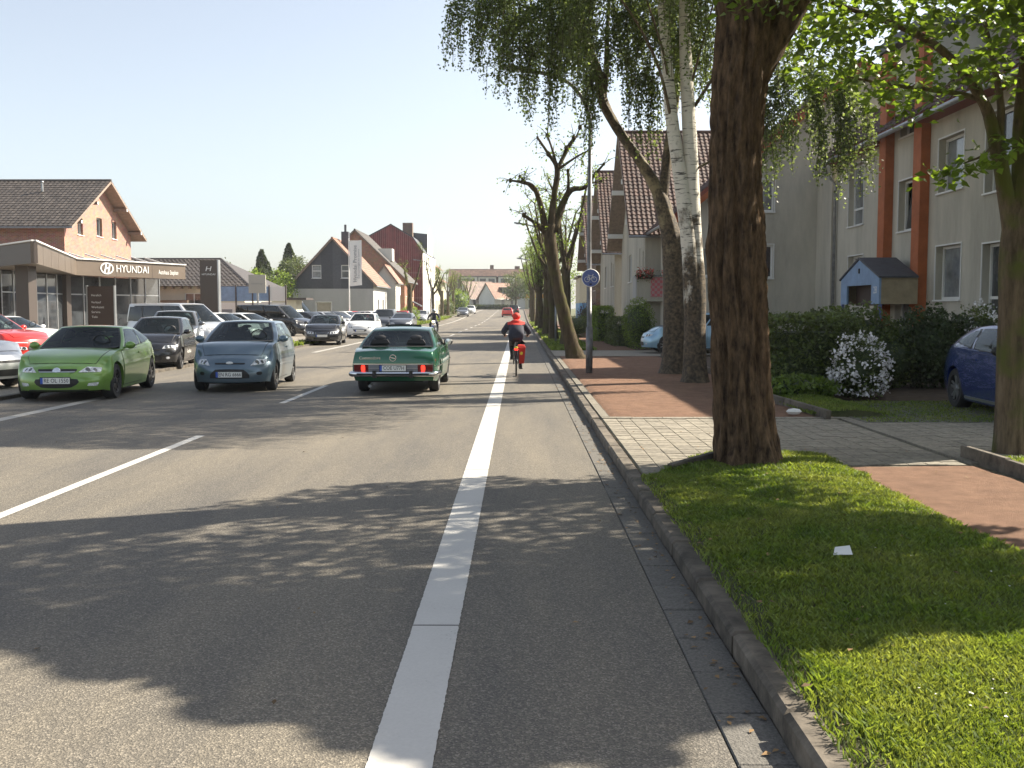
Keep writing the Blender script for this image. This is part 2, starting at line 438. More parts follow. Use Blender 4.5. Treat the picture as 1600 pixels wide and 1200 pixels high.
class MB:
    def __init__(self): self.v, self.f, self.m = [], [], []
    def add(self, vs, fs, mi=0):
        n = len(self.v)
        self.v.extend([tuple(p) for p in vs])
        self.f.extend([tuple(i + n for i in f) for f in fs])
        self.m.extend([mi] * len(fs))
    def hexa(self, p, mi=0):   # 8 corners: bottom 4 ccw, top 4 ccw
        self.add(p, [(3, 2, 1, 0), (4, 5, 6, 7), (0, 1, 5, 4), (1, 2, 6, 5), (2, 3, 7, 6), (3, 0, 4, 7)], mi)
    def box(self, x0, y0, z0, x1, y1, z1, mi=0):
        self.hexa([(x0, y0, z0), (x1, y0, z0), (x1, y1, z0), (x0, y1, z0), (x0, y0, z1), (x1, y0, z1), (x1, y1, z1), (x0, y1, z1)], mi)
    def bar(self, a, b, w, h, up=(0, 0, 1), mi=0):
        a, b = Vector(a), Vector(b); d = (b - a).normalized(); u = d.cross(Vector(up)).normalized(); n = u.cross(d)
        c = [(-.5, -.5), (.5, -.5), (.5, .5), (-.5, .5)]
        self.hexa([a + u * w * s + n * h * t for s, t in c] + [b + u * w * s + n * h * t for s, t in c], mi)
    def quad(self, a, b, c, d, mi=0): self.add([a, b, c, d], [(0, 1, 2, 3)], mi)
    def prism(self, poly, vec, mi=0):
        n = len(poly); vec = Vector(vec); P = [Vector(p) for p in poly]
        self.add(P + [p + vec for p in P], [tuple(range(n - 1, -1, -1)), tuple(range(n, 2 * n))] + [(i, (i + 1) % n, n + (i + 1) % n, n + i) for i in range(n)], mi)
    def tube(self, pts, rad, n=8, mi=0, cap=True, jit=0.0):
        P = [Vector(p) for p in pts]; k = len(P)
        if not isinstance(rad, (list, tuple)): rad = [rad] * k
        vs, fs = [], []
        u = None
        for i in range(k):
            d = (P[min(i + 1, k - 1)] - P[max(i - 1, 0)])
            if d.length < 1e-9: d = Vector((0, 0, 1))
            d.normalize()
            if u is None: u, w = frame_of(d)
            else:
                u = (u - d * u.dot(d)).normalized(); w = d.cross(u)
            for j in range(n):
                a = 2 * math.pi * j / n
                r = rad[i] * (1 + (random.uniform(-jit, jit) if jit else 0))
                vs.append(P[i] + u * math.cos(a) * r + w * math.sin(a) * r)
        for i in range(k - 1):
            for j in range(n):
                fs.append((i * n + j, i * n + (j + 1) % n, (i + 1) * n + (j + 1) % n, (i + 1) * n + j))
        if cap:
            fs.append(tuple(range(n - 1, -1, -1))); fs.append(tuple(range((k - 1) * n, k * n)))
        self.add(vs, fs, mi)
    def lathe(self, prof, o, axis=(0, 0, 1), n=24, mi=0):
        """prof: [(r, h)] along axis from o"""
        o = Vector(o); ax = Vector(axis).normalized(); u, w = frame_of(ax)
        vs, fs = [], []
        for r, h in prof:
            for j in range(n):
                a = 2 * math.pi * j / n
                vs.append(o + ax * h + (u * math.cos(a) + w * math.sin(a)) * r)
        for i in range(len(prof) - 1):
            for j in range(n):
                fs.append((i * n + j, i * n + (j + 1) % n, (i + 1) * n + (j + 1) % n, (i + 1) * n + j))
        self.add(vs, fs, mi)
    def ball(self, c, rx, ry=None, rz=None, n=12, mi=0):
        ry = ry or rx; rz = rz or rx; k = n // 2
        vs, fs = [], []
        for i in range(k + 1):
            t = math.pi * i / k
            for j in range(n):
                a = 2 * math.pi * j / n
                vs.append((c[0] + rx * math.sin(t) * math.cos(a), c[1] + ry * math.sin(t) * math.sin(a), c[2] + rz * math.cos(t)))
        for i in range(k):
            for j in range(n): fs.append((i * n + j, (i + 1) * n + j, (i + 1) * n + (j + 1) % n, i * n + (j + 1) % n))
        self.add(vs, fs, mi)
    def build(self, name, mats, parent=None, smooth=False, loc=None, autosmooth=None, kind=None):
        o = link_mesh(name, self.v, self.f, mats, parent, loc, smooth or bool(autosmooth), self.m, autosmooth)
        if kind: o['kind'] = kind
        return o

def text_mesh(body, size, mapf, name, m, parent, align='CENTER', extrude=0.004, sx=1.0):
    """flat lettering; mapf(x, y, d) -> world point"""
    cu = bpy.data.curves.new('t', 'FONT'); cu.body = body; cu.size = size; cu.align_x = align; cu.align_y = 'CENTER'
    cu.resolution_u = 2
    o = bpy.data.objects.new('t', cu); COL.objects.link(o)
    dg = bpy.context.evaluated_depsgraph_get()
    me = bpy.data.meshes.new_from_object(o.evaluated_get(dg))
    vs = [mapf(v.co.x * sx, v.co.y, extrude) for v in me.vertices]
    fs = [tuple(p.vertices) for p in me.polygons]
    bpy.data.objects.remove(o); bpy.data.curves.remove(cu); bpy.data.meshes.remove(me)
    return link_mesh(name, [tuple(v) for v in vs], fs, m, parent)

def instance(proto_mesh, name, loc, rot, parent, scale=None):
    o = bpy.data.objects.new(name, proto_mesh)
    COL.objects.link(o)
    if parent is not None:
        o.parent = parent; o.location = Vector(loc) - wloc(parent)
    else: o.location = loc
    o.rotation_euler = rot
    if scale: o.scale = scale
    return o

# ------------------------------------------------------------------ terrain height along the road
def gz(y):
    t = min(1, max(0, (y - 105) / 140)); return 1.5 * t * t * (3 - 2 * t)

def sheet(name, x0, x1, y0, y1, z, m, kind='structure', dy=6.0, parent=None, loc=None, mb=None, follow=True):
    own = mb is None
    mb = mb or MB()
    ys = list(np.arange(y0, y1, dy)) + [y1]
    if len(ys) > 2 and ys[-1] - ys[-2] < 0.2: ys.pop(-2)
    vs = []
    for y in ys:
        g = gz(y) if follow else 0
        vs += [(x0, y, z + g), (x1, y, z + g)]
    mb.add(vs, [(2 * i, 2 * i + 1, 2 * i + 3, 2 * i + 2) for i in range(len(ys) - 1)])
    if own:
        o = mb.build(name, m, parent, loc=loc)
        if kind: o['kind'] = kind
        return o

def leaf_mesh(name, C, size, m, parent=None, loc=None, up=0.0, aspect=1.6, droop=None, jit=0.35):
    """C: (N,3) leaf centres -> one mesh of folded leaf quads; up: bias of the leaf normal to vertical"""
    C = np.asarray(C); N = len(C)
    s = size * (1 + rng.uniform(-jit, jit, N))
    nrm = rng.normal(size=(N, 3)); nrm /= np.linalg.norm(nrm, axis=1)[:, None]
    nrm = nrm * (1 - up) + np.array([0, 0, 1.0]) * up
    nrm /= np.linalg.norm(nrm, axis=1)[:, None] + 1e-9
    t = rng.normal(size=(N, 3))
    if droop is not None: t = t * (1 - droop) + np.array([0, 0, -1.0]) * droop
    t -= (t * nrm).sum(1)[:, None] * nrm
    t /= np.linalg.norm(t, axis=1)[:, None] + 1e-9
    b = np.cross(nrm, t)
    L = (s * 0.5)[:, None]; W = (s * 0.5 / aspect)[:, None]
    V = np.empty((N, 4, 3))
    V[:, 0] = C - t * L; V[:, 1] = C + b * W - t * L * .15 + nrm * W * .35; V[:, 2] = C + t * L; V[:, 3] = C - b * W - t * L * .15 + nrm * W * .35
    F = np.arange(4 * N).reshape(N, 4)
    return link_mesh(name, V.reshape(-1, 3), F, m, parent, loc)

# ------------------------------------------------------------------ walls, windows, roofs
def WF(face, p):
    return {'-X': lambda a, z, d: (p - d, a, z), '+X': lambda a, z, d: (p + d, a, z),
            '-Y': lambda a, z, d: (a, p - d, z), '+Y': lambda a, z, d: (a, p + d, z)}[face]

def abox(mb, face, p, a0, a1, z0, z1, d0, d1, mi=0):
    f = WF(face, p); c = [f(a, z, d) for a in (a0, a1) for z in (z0, z1) for d in (d0, d1)]
    xs, ys, zs = zip(*c)
    mb.box(min(xs), min(ys), min(zs), max(xs), max(ys), max(zs), mi)

def wall(mb, face, p, a0, a1, z0, top, holes=(), rev=0.14, mi=0):
    f = WF(face, p)
    ta = [t[0] for t in top]; tz = [t[1] for t in top]
    cuts = sorted({a0, a1, *[a for a in ta if a0 < a < a1], *[h[0] for h in holes], *[h[1] for h in holes]})
    for xa, xb in zip(cuts, cuts[1:]):
        if xb - xa < 1e-6: continue
        mid = (xa + xb) / 2; lo = z0
        for h in sorted([h for h in holes if h[0] < mid < h[1]], key=lambda h: h[2]):
            mb.quad(f(xa, lo, 0), f(xb, lo, 0), f(xb, h[2], 0), f(xa, h[2], 0), mi); lo = h[3]
        mb.quad(f(xa, lo, 0), f(xb, lo, 0), f(xb, np.interp(xb, ta, tz), 0), f(xa, np.interp(xa, ta, tz), 0), mi)
    for a, b, c, d in [h[:4] for h in holes]:
        mb.quad(f(a, c, 0), f(b, c, 0), f(b, c, -rev), f(a, c, -rev), mi); mb.quad(f(a, d, 0), f(b, d, 0), f(b, d, -rev), f(a, d, -rev), mi)
        mb.quad(f(a, c, 0), f(a, d, 0), f(a, d, -rev), f(a, c, -rev), mi); mb.quad(f(b, c, 0), f(b, d, 0), f(b, d, -rev), f(b, c, -rev), mi)

def window(par, face, p, a0, a1, z0, z1, rev=0.14, fw=0.07, mull=(), trans=(), sill=True, fm='frame_white', glass='wglass', trim=None, tilt=False):
    mb = MB(); d0, d1 = -rev - 0.03, -rev + 0.045
    abox(mb, face, p, a0, a0 + fw, z0, z1, d0, d1); abox(mb, face, p, a1 - fw, a1, z0, z1, d0, d1)
    abox(mb, face, p, a0 + fw, a1 - fw, z0, z0 + fw, d0, d1); abox(mb, face, p, a0 + fw, a1 - fw, z1 - fw, z1, d0, d1)
    for q in mull:
        a = a0 + (a1 - a0) * q; abox(mb, face, p, a - fw * .5, a + fw * .5, z0 + fw, z1 - fw, d0 + .003, d1 - .003)
    for q in trans:
        z = z0 + (z1 - z0) * q; abox(mb, face, p, a0 + fw, a1 - fw, z - fw * .5, z + fw * .5, d0 + .005, d1 - .005)
    w = mb.build('window', fm, par)
    g = MB()
    f = WF(face, p)
    if tilt:
        g.hexa([f(a0 + fw, z0 + fw, -rev + .02), f(a1 - fw, z0 + fw, -rev + .02), f(a1 - fw, z0 + fw, -rev + .01), f(a0 + fw, z0 + fw, -rev + .01),
                f(a0 + fw, z1 - fw, -rev - .14), f(a1 - fw, z1 - fw, -rev - .14), f(a1 - fw, z1 - fw, -rev - .15), f(a0 + fw, z1 - fw, -rev - .15)])
    else: abox(g, face, p, a0 + fw * .8, a1 - fw * .8, z0 + fw * .8, z1 - fw * .8, -rev - .012, -rev)
    g.build('pane', 'wglass_light' if glass == 'wglass' and int(abs(a0 * 7 + z0 * 13)) % 3 == 0 else glass, w)
    if sill:
        s = MB(); abox(s, face, p, a0 - .05, a1 + .05, z0 - .045, z0 - .002, -rev + .01, .06); s.build('sill', 'frame_white', w)
    if trim:
        s = MB()
        abox(s, face, p, a0 - .04, a0 - .002, z0, z1 + .04, .002, .022); abox(s, face, p, a1 + .002, a1 + .04, z0, z1 + .04, .002, .022)
        abox(s, face, p, a0 - .002, a1 + .002, z1 + .002, z1 + .04, .002, .022); s.build('trim', trim, w)
    return w

def tiles(mb, o, u, v, nrm, lu, lv, tw, tl, amp=0.03, lip=0.028):
    """rows of interlocking tiles with a wave across and a lip at each lower edge"""
    o, u, v, nrm = [np.array(a, dtype=float) for a in (o, u, v, nrm)]
    nu, nv = max(1, int(round(lu / tw))), max(1, int(round(lv / tl)))
    tw, tl = lu / nu, lv / nv
    prof = [(0, .25), (.22, 1), (.5, .55), (.78, 0), (1, .25)]
    for r in range(nv):
        for c in range(nu):
            dz = random.uniform(-.004, .004)
            vs = []
            for q, (x, h) in enumerate(prof):
                b = o + u * ((c + x * .985) * tw) + v * (r * tl)
                vs += [b + nrm * (h * amp + lip + dz), b + v * (tl * 1.02) + nrm * (h * amp + dz * .3 + .002), b + nrm * (h * amp - .012)]
            fs = []
            for q in range(4):
                i = 3 * q; fs += [(i, i + 3, i + 4, i + 1), (i + 2, i + 5, i + 3, i)]
            mb.add(vs, fs)

def roof_pair(par, x0, x1, y0, y1, ze, zr, ridge, ov_e, ov_v, m, thick=0.14, tw=.3, tl=.34, edge='timber', tile=True, mid=None, sides=(0, 1)):
    """two sloping slabs; ridge 'x' or 'y'"""
    if ridge == 'x': a0, a1, b0, b1 = x0, x1, y0, y1; P = lambda a, b, z: Vector((a, b, z))
    else: a0, a1, b0, b1 = y0, y1, x0, x1; P = lambda a, b, z: Vector((b, a, z))
    bm_ = mid if mid is not None else (b0 + b1) / 2
    slab, tl_m = MB(), MB()
    for k, be in enumerate((b0, b1)):
        run = abs(bm_ - be); sl = (zr - ze) / run; sg = -1 if k == 0 else 1
        e = be + sg * ov_e; z_e = ze - sl * ov_e
        A, B = P(a0 - ov_v, e, z_e), P(a1 + ov_v, e, z_e); C, Dd = P(a1 + ov_v, bm_, zr), P(a0 - ov_v, bm_, zr)
        v = (Dd - A); lv = v.length; v.normalize(); u = (B - A); lu = u.length; u.normalize()
        n = u.cross(v); n = n if n.z > 0 else -n
        t = n * thick
        eps = n * (0.002 * (k + 1))
        slab.hexa([A + eps, B + eps, C + eps, Dd + eps, A + t, B + t, C + t, Dd + t])
        if tile and k in sides: tiles(tl_m, A + t, u, v, n, lu, lv, tw, tl)
    r = slab.build('roof', edge if tile else m, par)
    if tile:
        cap = MB()
        ts = P(a0 - ov_v, bm_, zr + thick + .02); te = P(a1 + ov_v, bm_, zr + thick + .02)
        cap.tube([ts, te], .11, 8); cap.build('ridge_cap', m, r)
        tt = tl_m.build('roof_tiles', m, r); tt['kind'] = 'stuff'
    return r

def house(name, label, x0, x1, y0, y1, ze, zr, ridge, wm, rm, wins=None, z0=0.0, ov_e=.45, ov_v=.35, cat='house', group=None, tile=True,
          tw=.3, tl=.34, edge='timber', gable_m=None, gz0=None, mid=None, rev=.12, gutter=True, lower=None):
    """wins: {face: [(a0,a1,z0,z1,{opts})]}"""
    wins = wins or {}
    b = thing(name, ((x0 + x1) / 2, (y0 + y1) / 2, z0), label, cat, group)
    mids = mid if mid is not None else ((y0 + y1) / 2 if ridge == 'x' else (x0 + x1) / 2)
    w = MB()
    for face, p, a0, a1 in (('-Y', y0, x0, x1), ('+Y', y1, x0, x1), ('-X', x0, y0, y1), ('+X', x1, y0, y1)):
        gab = (ridge == 'x') == (face[1] == 'X')
        top = [(a0, ze), (mids, zr), (a1, ze)] if gab else [(a0, ze), (a1, ze)]
        hs = [h[:4] for h in wins.get(face, [])]
        if lower and face in lower:
            zl = lower[face][0]
            wall(w, face, p, a0, a1, z0 - 1.0, [(a0, zl), (a1, zl)], [h for h in hs if h[3] <= zl], rev, 1)
            wall(w, face, p, a0, a1, zl, top, [h for h in hs if h[2] >= zl], rev, 0)
        else: wall(w, face, p, a0, a1, z0 - 1.0, top, hs, rev, 0)
    w.build('wall', [wm, lower['m']] if lower else wm, b)
    for face, p in (('-Y', y0), ('+Y', y1), ('-X', x0), ('+X', x1)):
        for h in wins.get(face, []):
            kw = dict(rev=rev); kw.update(h[4] if len(h) > 4 else {})
            window(b, face, p, *h[:4], **kw)
    r = roof_pair(b, x0, x1, y0, y1, ze, zr, ridge, ov_e, ov_v, rm, tw=tw, tl=tl, edge=edge, tile=tile, mid=mid)
    if gutter:
        for k, be in enumerate((y0, y1) if ridge == 'x' else (x0, x1)):
            g = MB()
            sg = -1 if k == 0 else 1
            sl = (zr - ze) / abs(mids - be)
            e = be + sg * (ov_e + .07); zz = ze - sl * ov_e + .04
            if ridge == 'x': g.tube([(x0 - ov_v, e, zz), (x1 + ov_v, e, zz)], .06, 6)
            else: g.tube([(e, y0 - ov_v, zz), (e, y1 + ov_v, zz)], .06, 6)
            g.build('gutter', 'zinc', b)
    return b, r

# ------------------------------------------------------------------ cars
def sstep(t): t = min(1, max(0, t)); return t * t * (3 - 2 * t)
def lerp(a, b, t): return a + (b - a) * t

DEF_WINS = [[(.08, .12), (.50, .10), (.52, .88), (.16, .84)], [(.54, .10), (.93, .08), (.93, .86), (.56, .88)]]
class Car:
    """shape functions of one car, +x forward, ground at z=0"""
    def __init__(s, L=4.0, W=1.7, H=1.48, wb=2.5, fo=.85, r=.31, zs=.2, prof=None, xc=.9, xrf=.25, xrr=-1.35, xrb=-1.75,
                 rw=.7, bowF=.24, bowR=.16, rdrop=.05, pF=(.06, .0, .10), pR=(.05, 0, .06), waist=.075, endF=.13, endR=.10, gbow=.17, nz=.16):
        s.__dict__.update(locals())
        s.xf = L / 2 - fo; s.xr = s.xf - wb
        s.prof = prof or [(-L / 2, .9), (-L / 2 + .3, .96), (xc, .95), (L / 2 - .35, .82), (L / 2, .68)]
        s.px = np.array([p[0] for p in s.prof]); s.pz = np.array([p[1] for p in s.prof])
    def zt(s, x):
        # smoothed profile
        return float(np.mean([np.interp(x + d, s.px, s.pz) for d in (-.12, -.06, 0, .06, .12)]))
    def zb(s, x):
        e = max(sstep((x - (s.L / 2 - .45)) / .45), sstep((-(s.L / 2) + .45 - x) / .45))
        return s.zs + .03 * e
    def hw(s, x):
        f = min(1, max(0, (x - (s.L / 2 - 1.0)) / 1.0)); b = min(1, max(0, (-(s.L / 2) + 1.0 - x) / 1.0))
        return s.W / 2 * (1 - s.endF * f ** 2.4 - s.endR * b ** 2.4)
    def G(s, t): return 1 - s.waist + s.waist * math.sin(math.pi * min(1, max(0, t * .86 + .10)))
    def P(s, x0, v, t):
        bF = sstep((x0 - (s.L / 2 - .75)) / .75); bR = sstep((-(s.L / 2) + .75 - x0) / .75)
        av = abs(v)
        def pr(p): return p[0] * (1 - t) ** 2 * 1.0 + p[2] * t ** 3 + p[1] * 4 * t * (1 - t)
        x = x0 - bF * (s.bowF * av ** 2.6 + pr(s.pF)) + bR * (s.bowR * av ** 2.6 + pr(s.pR))
        zb, zt = s.zb(x0), s.zt(x0)
        z = lerp(zb, zt, t) + .035 * (1 - av ** 2.5) * t ** 6
        return Vector((x, v * s.hw(x0) * s.G(t), z))
    def side(s, x, z, v=1):
        zb, zt = s.zb(x), s.zt(x); return s.P(x, v, (z - zb) / (zt - zb))
    def Q(s, u, v, k):
        av = abs(v)
        xb0, xb1 = s.xrb, s.xc
        x = lerp(lerp(s.xrb, s.xrr, k), lerp(s.xc, s.xrf, k), u)
        bF = max(0, (u - .7) / .3) ** 1.5; bR = max(0, (.3 - u) / .3) ** 1.5
        x = x - bF * s.gbow * av ** 2.6 + bR * s.gbow * .7 * av ** 2.6
        xb = lerp(xb0, xb1, u)
        zb = s.zt(xb) - .03
        zr = s.H - .03 - s.rdrop * (1 - u) ** 2 - .035 * u ** 4
        z = lerp(zb, zr, k) + .03 * (1 - av ** 2.2) * k ** 5
        w0 = s.hw(xb) * s.G(1) - .015; w1 = s.W / 2 * s.rw
        y = v * (lerp(w0, w1, k ** 1.25) + .022 * math.sin(math.pi * k))
        return Vector((x, y, z))

def grid_patch(mb, fn, corners, nx, ny, off, skirt=.012, mi=0, out=None, rnd=0.0):
    """patch on the surface fn(a,b) bounded by 4 corners (ccw), pushed out by off, with a turned edge"""
    c = [np.array(k, dtype=float) for k in corners]
    def ab(p, q):
        if rnd:
            X, Y = 2 * p - 1, 2 * q - 1
            X, Y = lerp(X, X * math.sqrt(1 - Y * Y / 2), rnd), lerp(Y, Y * math.sqrt(1 - X * X / 2), rnd)
            p, q = (X + 1) / 2, (Y + 1) / 2
        return c[0] * (1 - p) * (1 - q) + c[1] * p * (1 - q) + c[2] * p * q + c[3] * (1 - p) * q
    top, bot = [], []
    for j in range(ny + 1):
        for i in range(nx + 1):
            a, b = ab(i / nx, j / ny)
            p = fn(a, b); e = .004
            n = (fn(a + e, b) - p).cross(fn(a, b + e) - p)
            if n.length < 1e-12: n = Vector(out or (0, 0, 1))
            n.normalize()
            if out is not None and n.dot(Vector(out)) < 0: n = -n
            top.append(p + n * off); bot.append(p + n * (off - skirt))
    W = nx + 1
    fs = [(j * W + i, j * W + i + 1, (j + 1) * W + i + 1, (j + 1) * W + i) for j in range(ny) for i in range(nx)]
    ring = [i for i in range(W)] + [j * W + nx for j in range(1, ny + 1)] + [ny * W + i for i in range(nx - 1, -1, -1)] + [j * W for j in range(ny - 1, 0, -1)]
    k = len(top); vs = top + [bot[i] for i in ring]
    fs += [(ring[q], k + q, k + (q + 1) % len(ring), ring[(q + 1) % len(ring)]) for q in range(len(ring))]
    f0 = fs[(ny // 2) * nx + nx // 2]; q = [vs[i] for i in f0]
    if (q[1] - q[0]).cross(q[2] - q[0]).dot(top[f0[0]] - bot[f0[0]]) < 0: fs = [tuple(reversed(f)) for f in fs]
    mb.add(vs, fs, mi)

def wheel(par, c, r, w, side, rim='alloy', spokes=5, lod=0):
    """side +1: outer face at +y"""
    mb = MB(); n = 26 if lod == 0 else 16
    prof = [(r * .66, -w / 2 + .01), (r * .93, -w / 2), (r, -w / 2 + .03), (r, w / 2 - .03), (r * .93, w / 2), (r * .70, w / 2 - .005), (r * .66, w / 2 - .03)]
    mb.lathe(prof, c, (0, side, 0), n)
    ty = mb.build('wheel', 'rubber', par, autosmooth=45)
    m2 = MB()
    m2.lathe([(r * .70, w / 2 - .012), (r * .66, w / 2 - .004), (r * .62, w / 2 - .02), (r * .58, w / 2 - .09), (.02, w / 2 - .09)], c, (0, side, 0), n, 1)
    cv = Vector(c)
    if lod < 2:
        for i in range(spokes):
            a = 2 * math.pi * i / spokes + .3
            d = Vector((math.cos(a), 0, math.sin(a))); t = Vector((-d.z, 0, d.x))
            for sg in ((-1, 1) if spokes <= 6 else (0,)):
                ww = r * (.085 if spokes <= 6 else .06)
                p0 = cv + Vector((0, side * (w / 2 - .035), 0)) + d * r * .1 + t * sg * ww * .5; p1 = cv + Vector((0, side * (w / 2 - .018), 0)) + d * r * .64 + t * sg * ww * 1.5
                m2.hexa([p0 - t * ww * .6 - Vector((0, side * .02, 0)), p1 - t * ww * .55 - Vector((0, side * .02, 0)), p1 + t * ww * .55 - Vector((0, side * .02, 0)), p0 + t * ww * .6 - Vector((0, side * .02, 0)),
                         p0 - t * ww * .6, p1 - t * ww * .55, p1 + t * ww * .55, p0 + t * ww * .6], 0)
        m2.lathe([(r * .16, w / 2 - .05), (r * .16, w / 2 - .012), (.01, w / 2 - .008)], c, (0, side, 0), 12, 0)
    m2.build('rim', [rim, 'black'], ty, autosmooth=35)

def plate(par, fn, txt, w=.52, h=.11, name='number_plate'):
    """fn(y, z, d): point on a bumper plane, text reads left to right along +y of fn"""
    mb = MB()
    c = [fn(-w / 2 - .012, -h / 2 - .012, 0), fn(w / 2 + .012, -h / 2 - .012, 0), fn(w / 2 + .012, h / 2 + .012, 0), fn(-w / 2 - .012, h / 2 + .012, 0)]
    nrm = fn(0, 0, 1) - fn(0, 0, 0)
    mb.prism(c, nrm * .012, 1)
    mb.prism([fn(-w / 2, -h / 2, .013), fn(w / 2, -h / 2, .013), fn(w / 2, h / 2, .013), fn(-w / 2, h / 2, .013)], nrm * .004, 0)
    mb.prism([fn(-w / 2, -h / 2, .018), fn(-w / 2 + .045, -h / 2, .018), fn(-w / 2 + .045, h / 2, .018), fn(-w / 2, h / 2, .018)], nrm * .002, 2)
    p = mb.build(name, ['plate', 'black', 'plate_blue'], par)
    if txt:
        text_mesh(txt, .108, lambda x, y, d: fn(x + .02, y, .021 + d), 'lettering', 'ink', p, extrude=.001, sx=.82)
    return p

def build_car(name, C, label, col, loc, heading, group=None, cat='car', lod=0, doors=2, front=None, rear=None, rim='alloy', spokes=5,
              side_wins=None, txt=None, opts=None, mirrors=True, wheel_w=.2):
    """loc: centre of the car on the ground; heading: degrees, 0 = +Y direction of travel, + to the left"""
    opts = opts or {}
    t = thing(name, (0, 0, 0), label, cat, group)
    L = C.L
    nX = 56 if lod == 0 else 34
    xs = list(np.linspace(-L / 2, L / 2, nX))
    # extra stations round the arches
    Ra = C.r * 1.13
    for xw in (C.xf, C.xr):
        xs += [xw + Ra * q for q in (-1.0, -.97, -.9, -.78, -.6, -.3, 0, .3, .6, .78, .9, .97, 1.0)]
    xs = sorted(xs); xs = [x for i, x in enumerate(xs) if i == 0 or x - xs[i - 1] > .012]
    T = [0, .1, .22, .36, .5, .63, .74, .84, .92, .97, 1.0]
    Vv = [1, .965, .9, .75, .5, .25, 0]
    b = MB(); vs = []; rows = []
    for x in xs:
        row = []
        za = 0
        for xw in (C.xf, C.xr):
            if abs(x - xw) < Ra: za = max(za, C.r + math.sqrt(max(0, Ra * Ra - (x - xw) ** 2)))
        sec = []
        for tt in T[:-1]:
            p = C.P(x, 1, tt)
            if p.z < za:
                zb, zt = C.zb(x), C.zt(x)
                p2 = C.P(x, 1, min(.95, (za - zb) / (zt - zb))); p = Vector((p2.x, p2.y + (.012 if p.z < za - .0 else 0) * 0, p2.z))
            sec.append(p)
        # turned-in lip at the lower edge
        lip = Vector((sec[0].x, sec[0].y - .07, sec[0].z + (.0 if za else .0)))
        full = [lip] + sec + [C.P(x, v, 1) for v in Vv]
        row = full + [Vector((p.x, -p.y, p.z)) for p in reversed(full[:-1])]
        rows.append(row)
    k = len(rows[0])
    for r_ in rows: vs += r_
    fs = []
    for i in range(len(rows) - 1):
        for j in range(k - 1):
            fs.append((i * k + j, (i + 1) * k + j, (i + 1) * k + j + 1, i * k + j + 1))
    b.add(vs, fs)
    # front and rear faces
    for end in (L / 2, -L / 2):
        vv = [-1, -.965, -.9, -.75, -.5, -.25, 0, .25, .5, .75, .9, .965, 1]
        g = [C.P(end, v, tt) for tt in T for v in vv]; w_ = len(vv)
        ff = [(j * w_ + i, j * w_ + i + 1, (j + 1) * w_ + i + 1, (j + 1) * w_ + i) for j in range(len(T) - 1) for i in range(w_ - 1)]
        if end < 0: ff = [tuple(reversed(f)) for f in ff]
        b.add(g, ff)
    # greenhouse
    if not opts.get('no_cabin'):
        if lod == 0: U = [i / 44 for i in range(45)]; K = [i / 18 for i in range(17)] + [.93, .97, 1.0]; Vt = [1, .97, .94] + [.9 - .1 * i for i in range(10)]; Vt[-1] = 0
        else: U = [0, .03, .08, .16, .28, .4, .52, .64, .76, .86, .93, .97, 1.0]; K = [0, .15, .3, .45, .6, .75, .87, .95, 1.0]; Vt = [1, .96, .88, .7, .45, .2, 0]
        K = sorted(set(K))
        wsx = opts.get('screen', (-.87, .87, .06, .93)); rsx = opts.get('rear_screen', (-.84, .84, .12, .90)); swx = side_wins or DEF_WINS
        def inq(q, a, c_):
            sg = None
            for (x1, y1), (x2, y2) in zip(q, q[1:] + q[:1]):
                cr = (x2 - x1) * (c_ - y1) - (y2 - y1) * (a - x1)
                if abs(cr) < 1e-9: continue
                if sg is None: sg = cr > 0
                elif sg != (cr > 0): return False
            return True
        def hole(i, j):      # glass area on the side faces
            if lod or opts.get('solid'): return 0
            nk = len(K) - 1
            kk2 = len(rws[0]); jj = j if j < nk else kk2 - 2 - j
            if jj >= nk: return 0
            cs = [(U[a], K[c_]) for a in (i, i + 1) for c_ in (jj, jj + 1)]
            n_ = max(sum(inq(list(q), *p) for p in cs) for q in swx)
            return 2 if n_ == 4 else (1 if n_ else 0)
        rws = []
        for u in U:
            full = [C.Q(u, 1, kk) for kk in K[:-1]] + [C.Q(u, v, 1) for v in Vt]
            rws.append(full + [Vector((p.x, -p.y, p.z)) for p in reversed(full[:-1])])
        kk_ = len(rws[0])
        vs = [p for r_ in rws for p in r_]
        allf = [((i * kk_ + j, (i + 1) * kk_ + j, (i + 1) * kk_ + j + 1, i * kk_ + j + 1), hole(i, j)) for i in range(len(rws) - 1) for j in range(kk_ - 1)]
        n0 = len(b.v); b.v.extend([tuple(p) for p in vs])
        for f_, h_ in allf:
            if h_ < 2: b.f.append(tuple(q + n0 for q in f_)); b.m.append(h_)
        for u in (0, 1):
            vv = sorted([-q for q in Vt[:-1]]) + sorted(Vt); w_ = len(vv)
            wd = wsx if u == 1 else rsx
            n0 = len(b.v); b.v.extend([tuple(C.Q(u, v, q)) for q in K for v in vv])
            for j in range(len(K) - 1):
                for i in range(w_ - 1):
                    n_ = 0
                    if wd and not lod and not opts.get('solid'): n_ = sum(wd[0] <= vv[a] <= wd[1] and wd[2] <= K[c_] <= wd[3] for a in (i, i + 1) for c_ in (j, j + 1))
                    if n_ == 4: continue
                    b.f.append((n0 + j * w_ + i, n0 + j * w_ + i + 1, n0 + (j + 1) * w_ + i + 1, n0 + (j + 1) * w_ + i)); b.m.append(1 if n_ else 0)
    # merge the seams so shading runs over the edges
    bm = bmesh.new()
    bv = [bm.verts.new(v) for v in b.v]
    for f, mi_ in zip(b.f, b.m):
        try: bm.faces.new([bv[i] for i in f]).material_index = mi_
        except ValueError: pass
    bmesh.ops.remove_doubles(bm, verts=bm.verts, dist=.003)
    bmesh.ops.recalc_face_normals(bm, faces=bm.faces)
    me = bpy.data.meshes.new('body'); bm.to_mesh(me); bm.free()
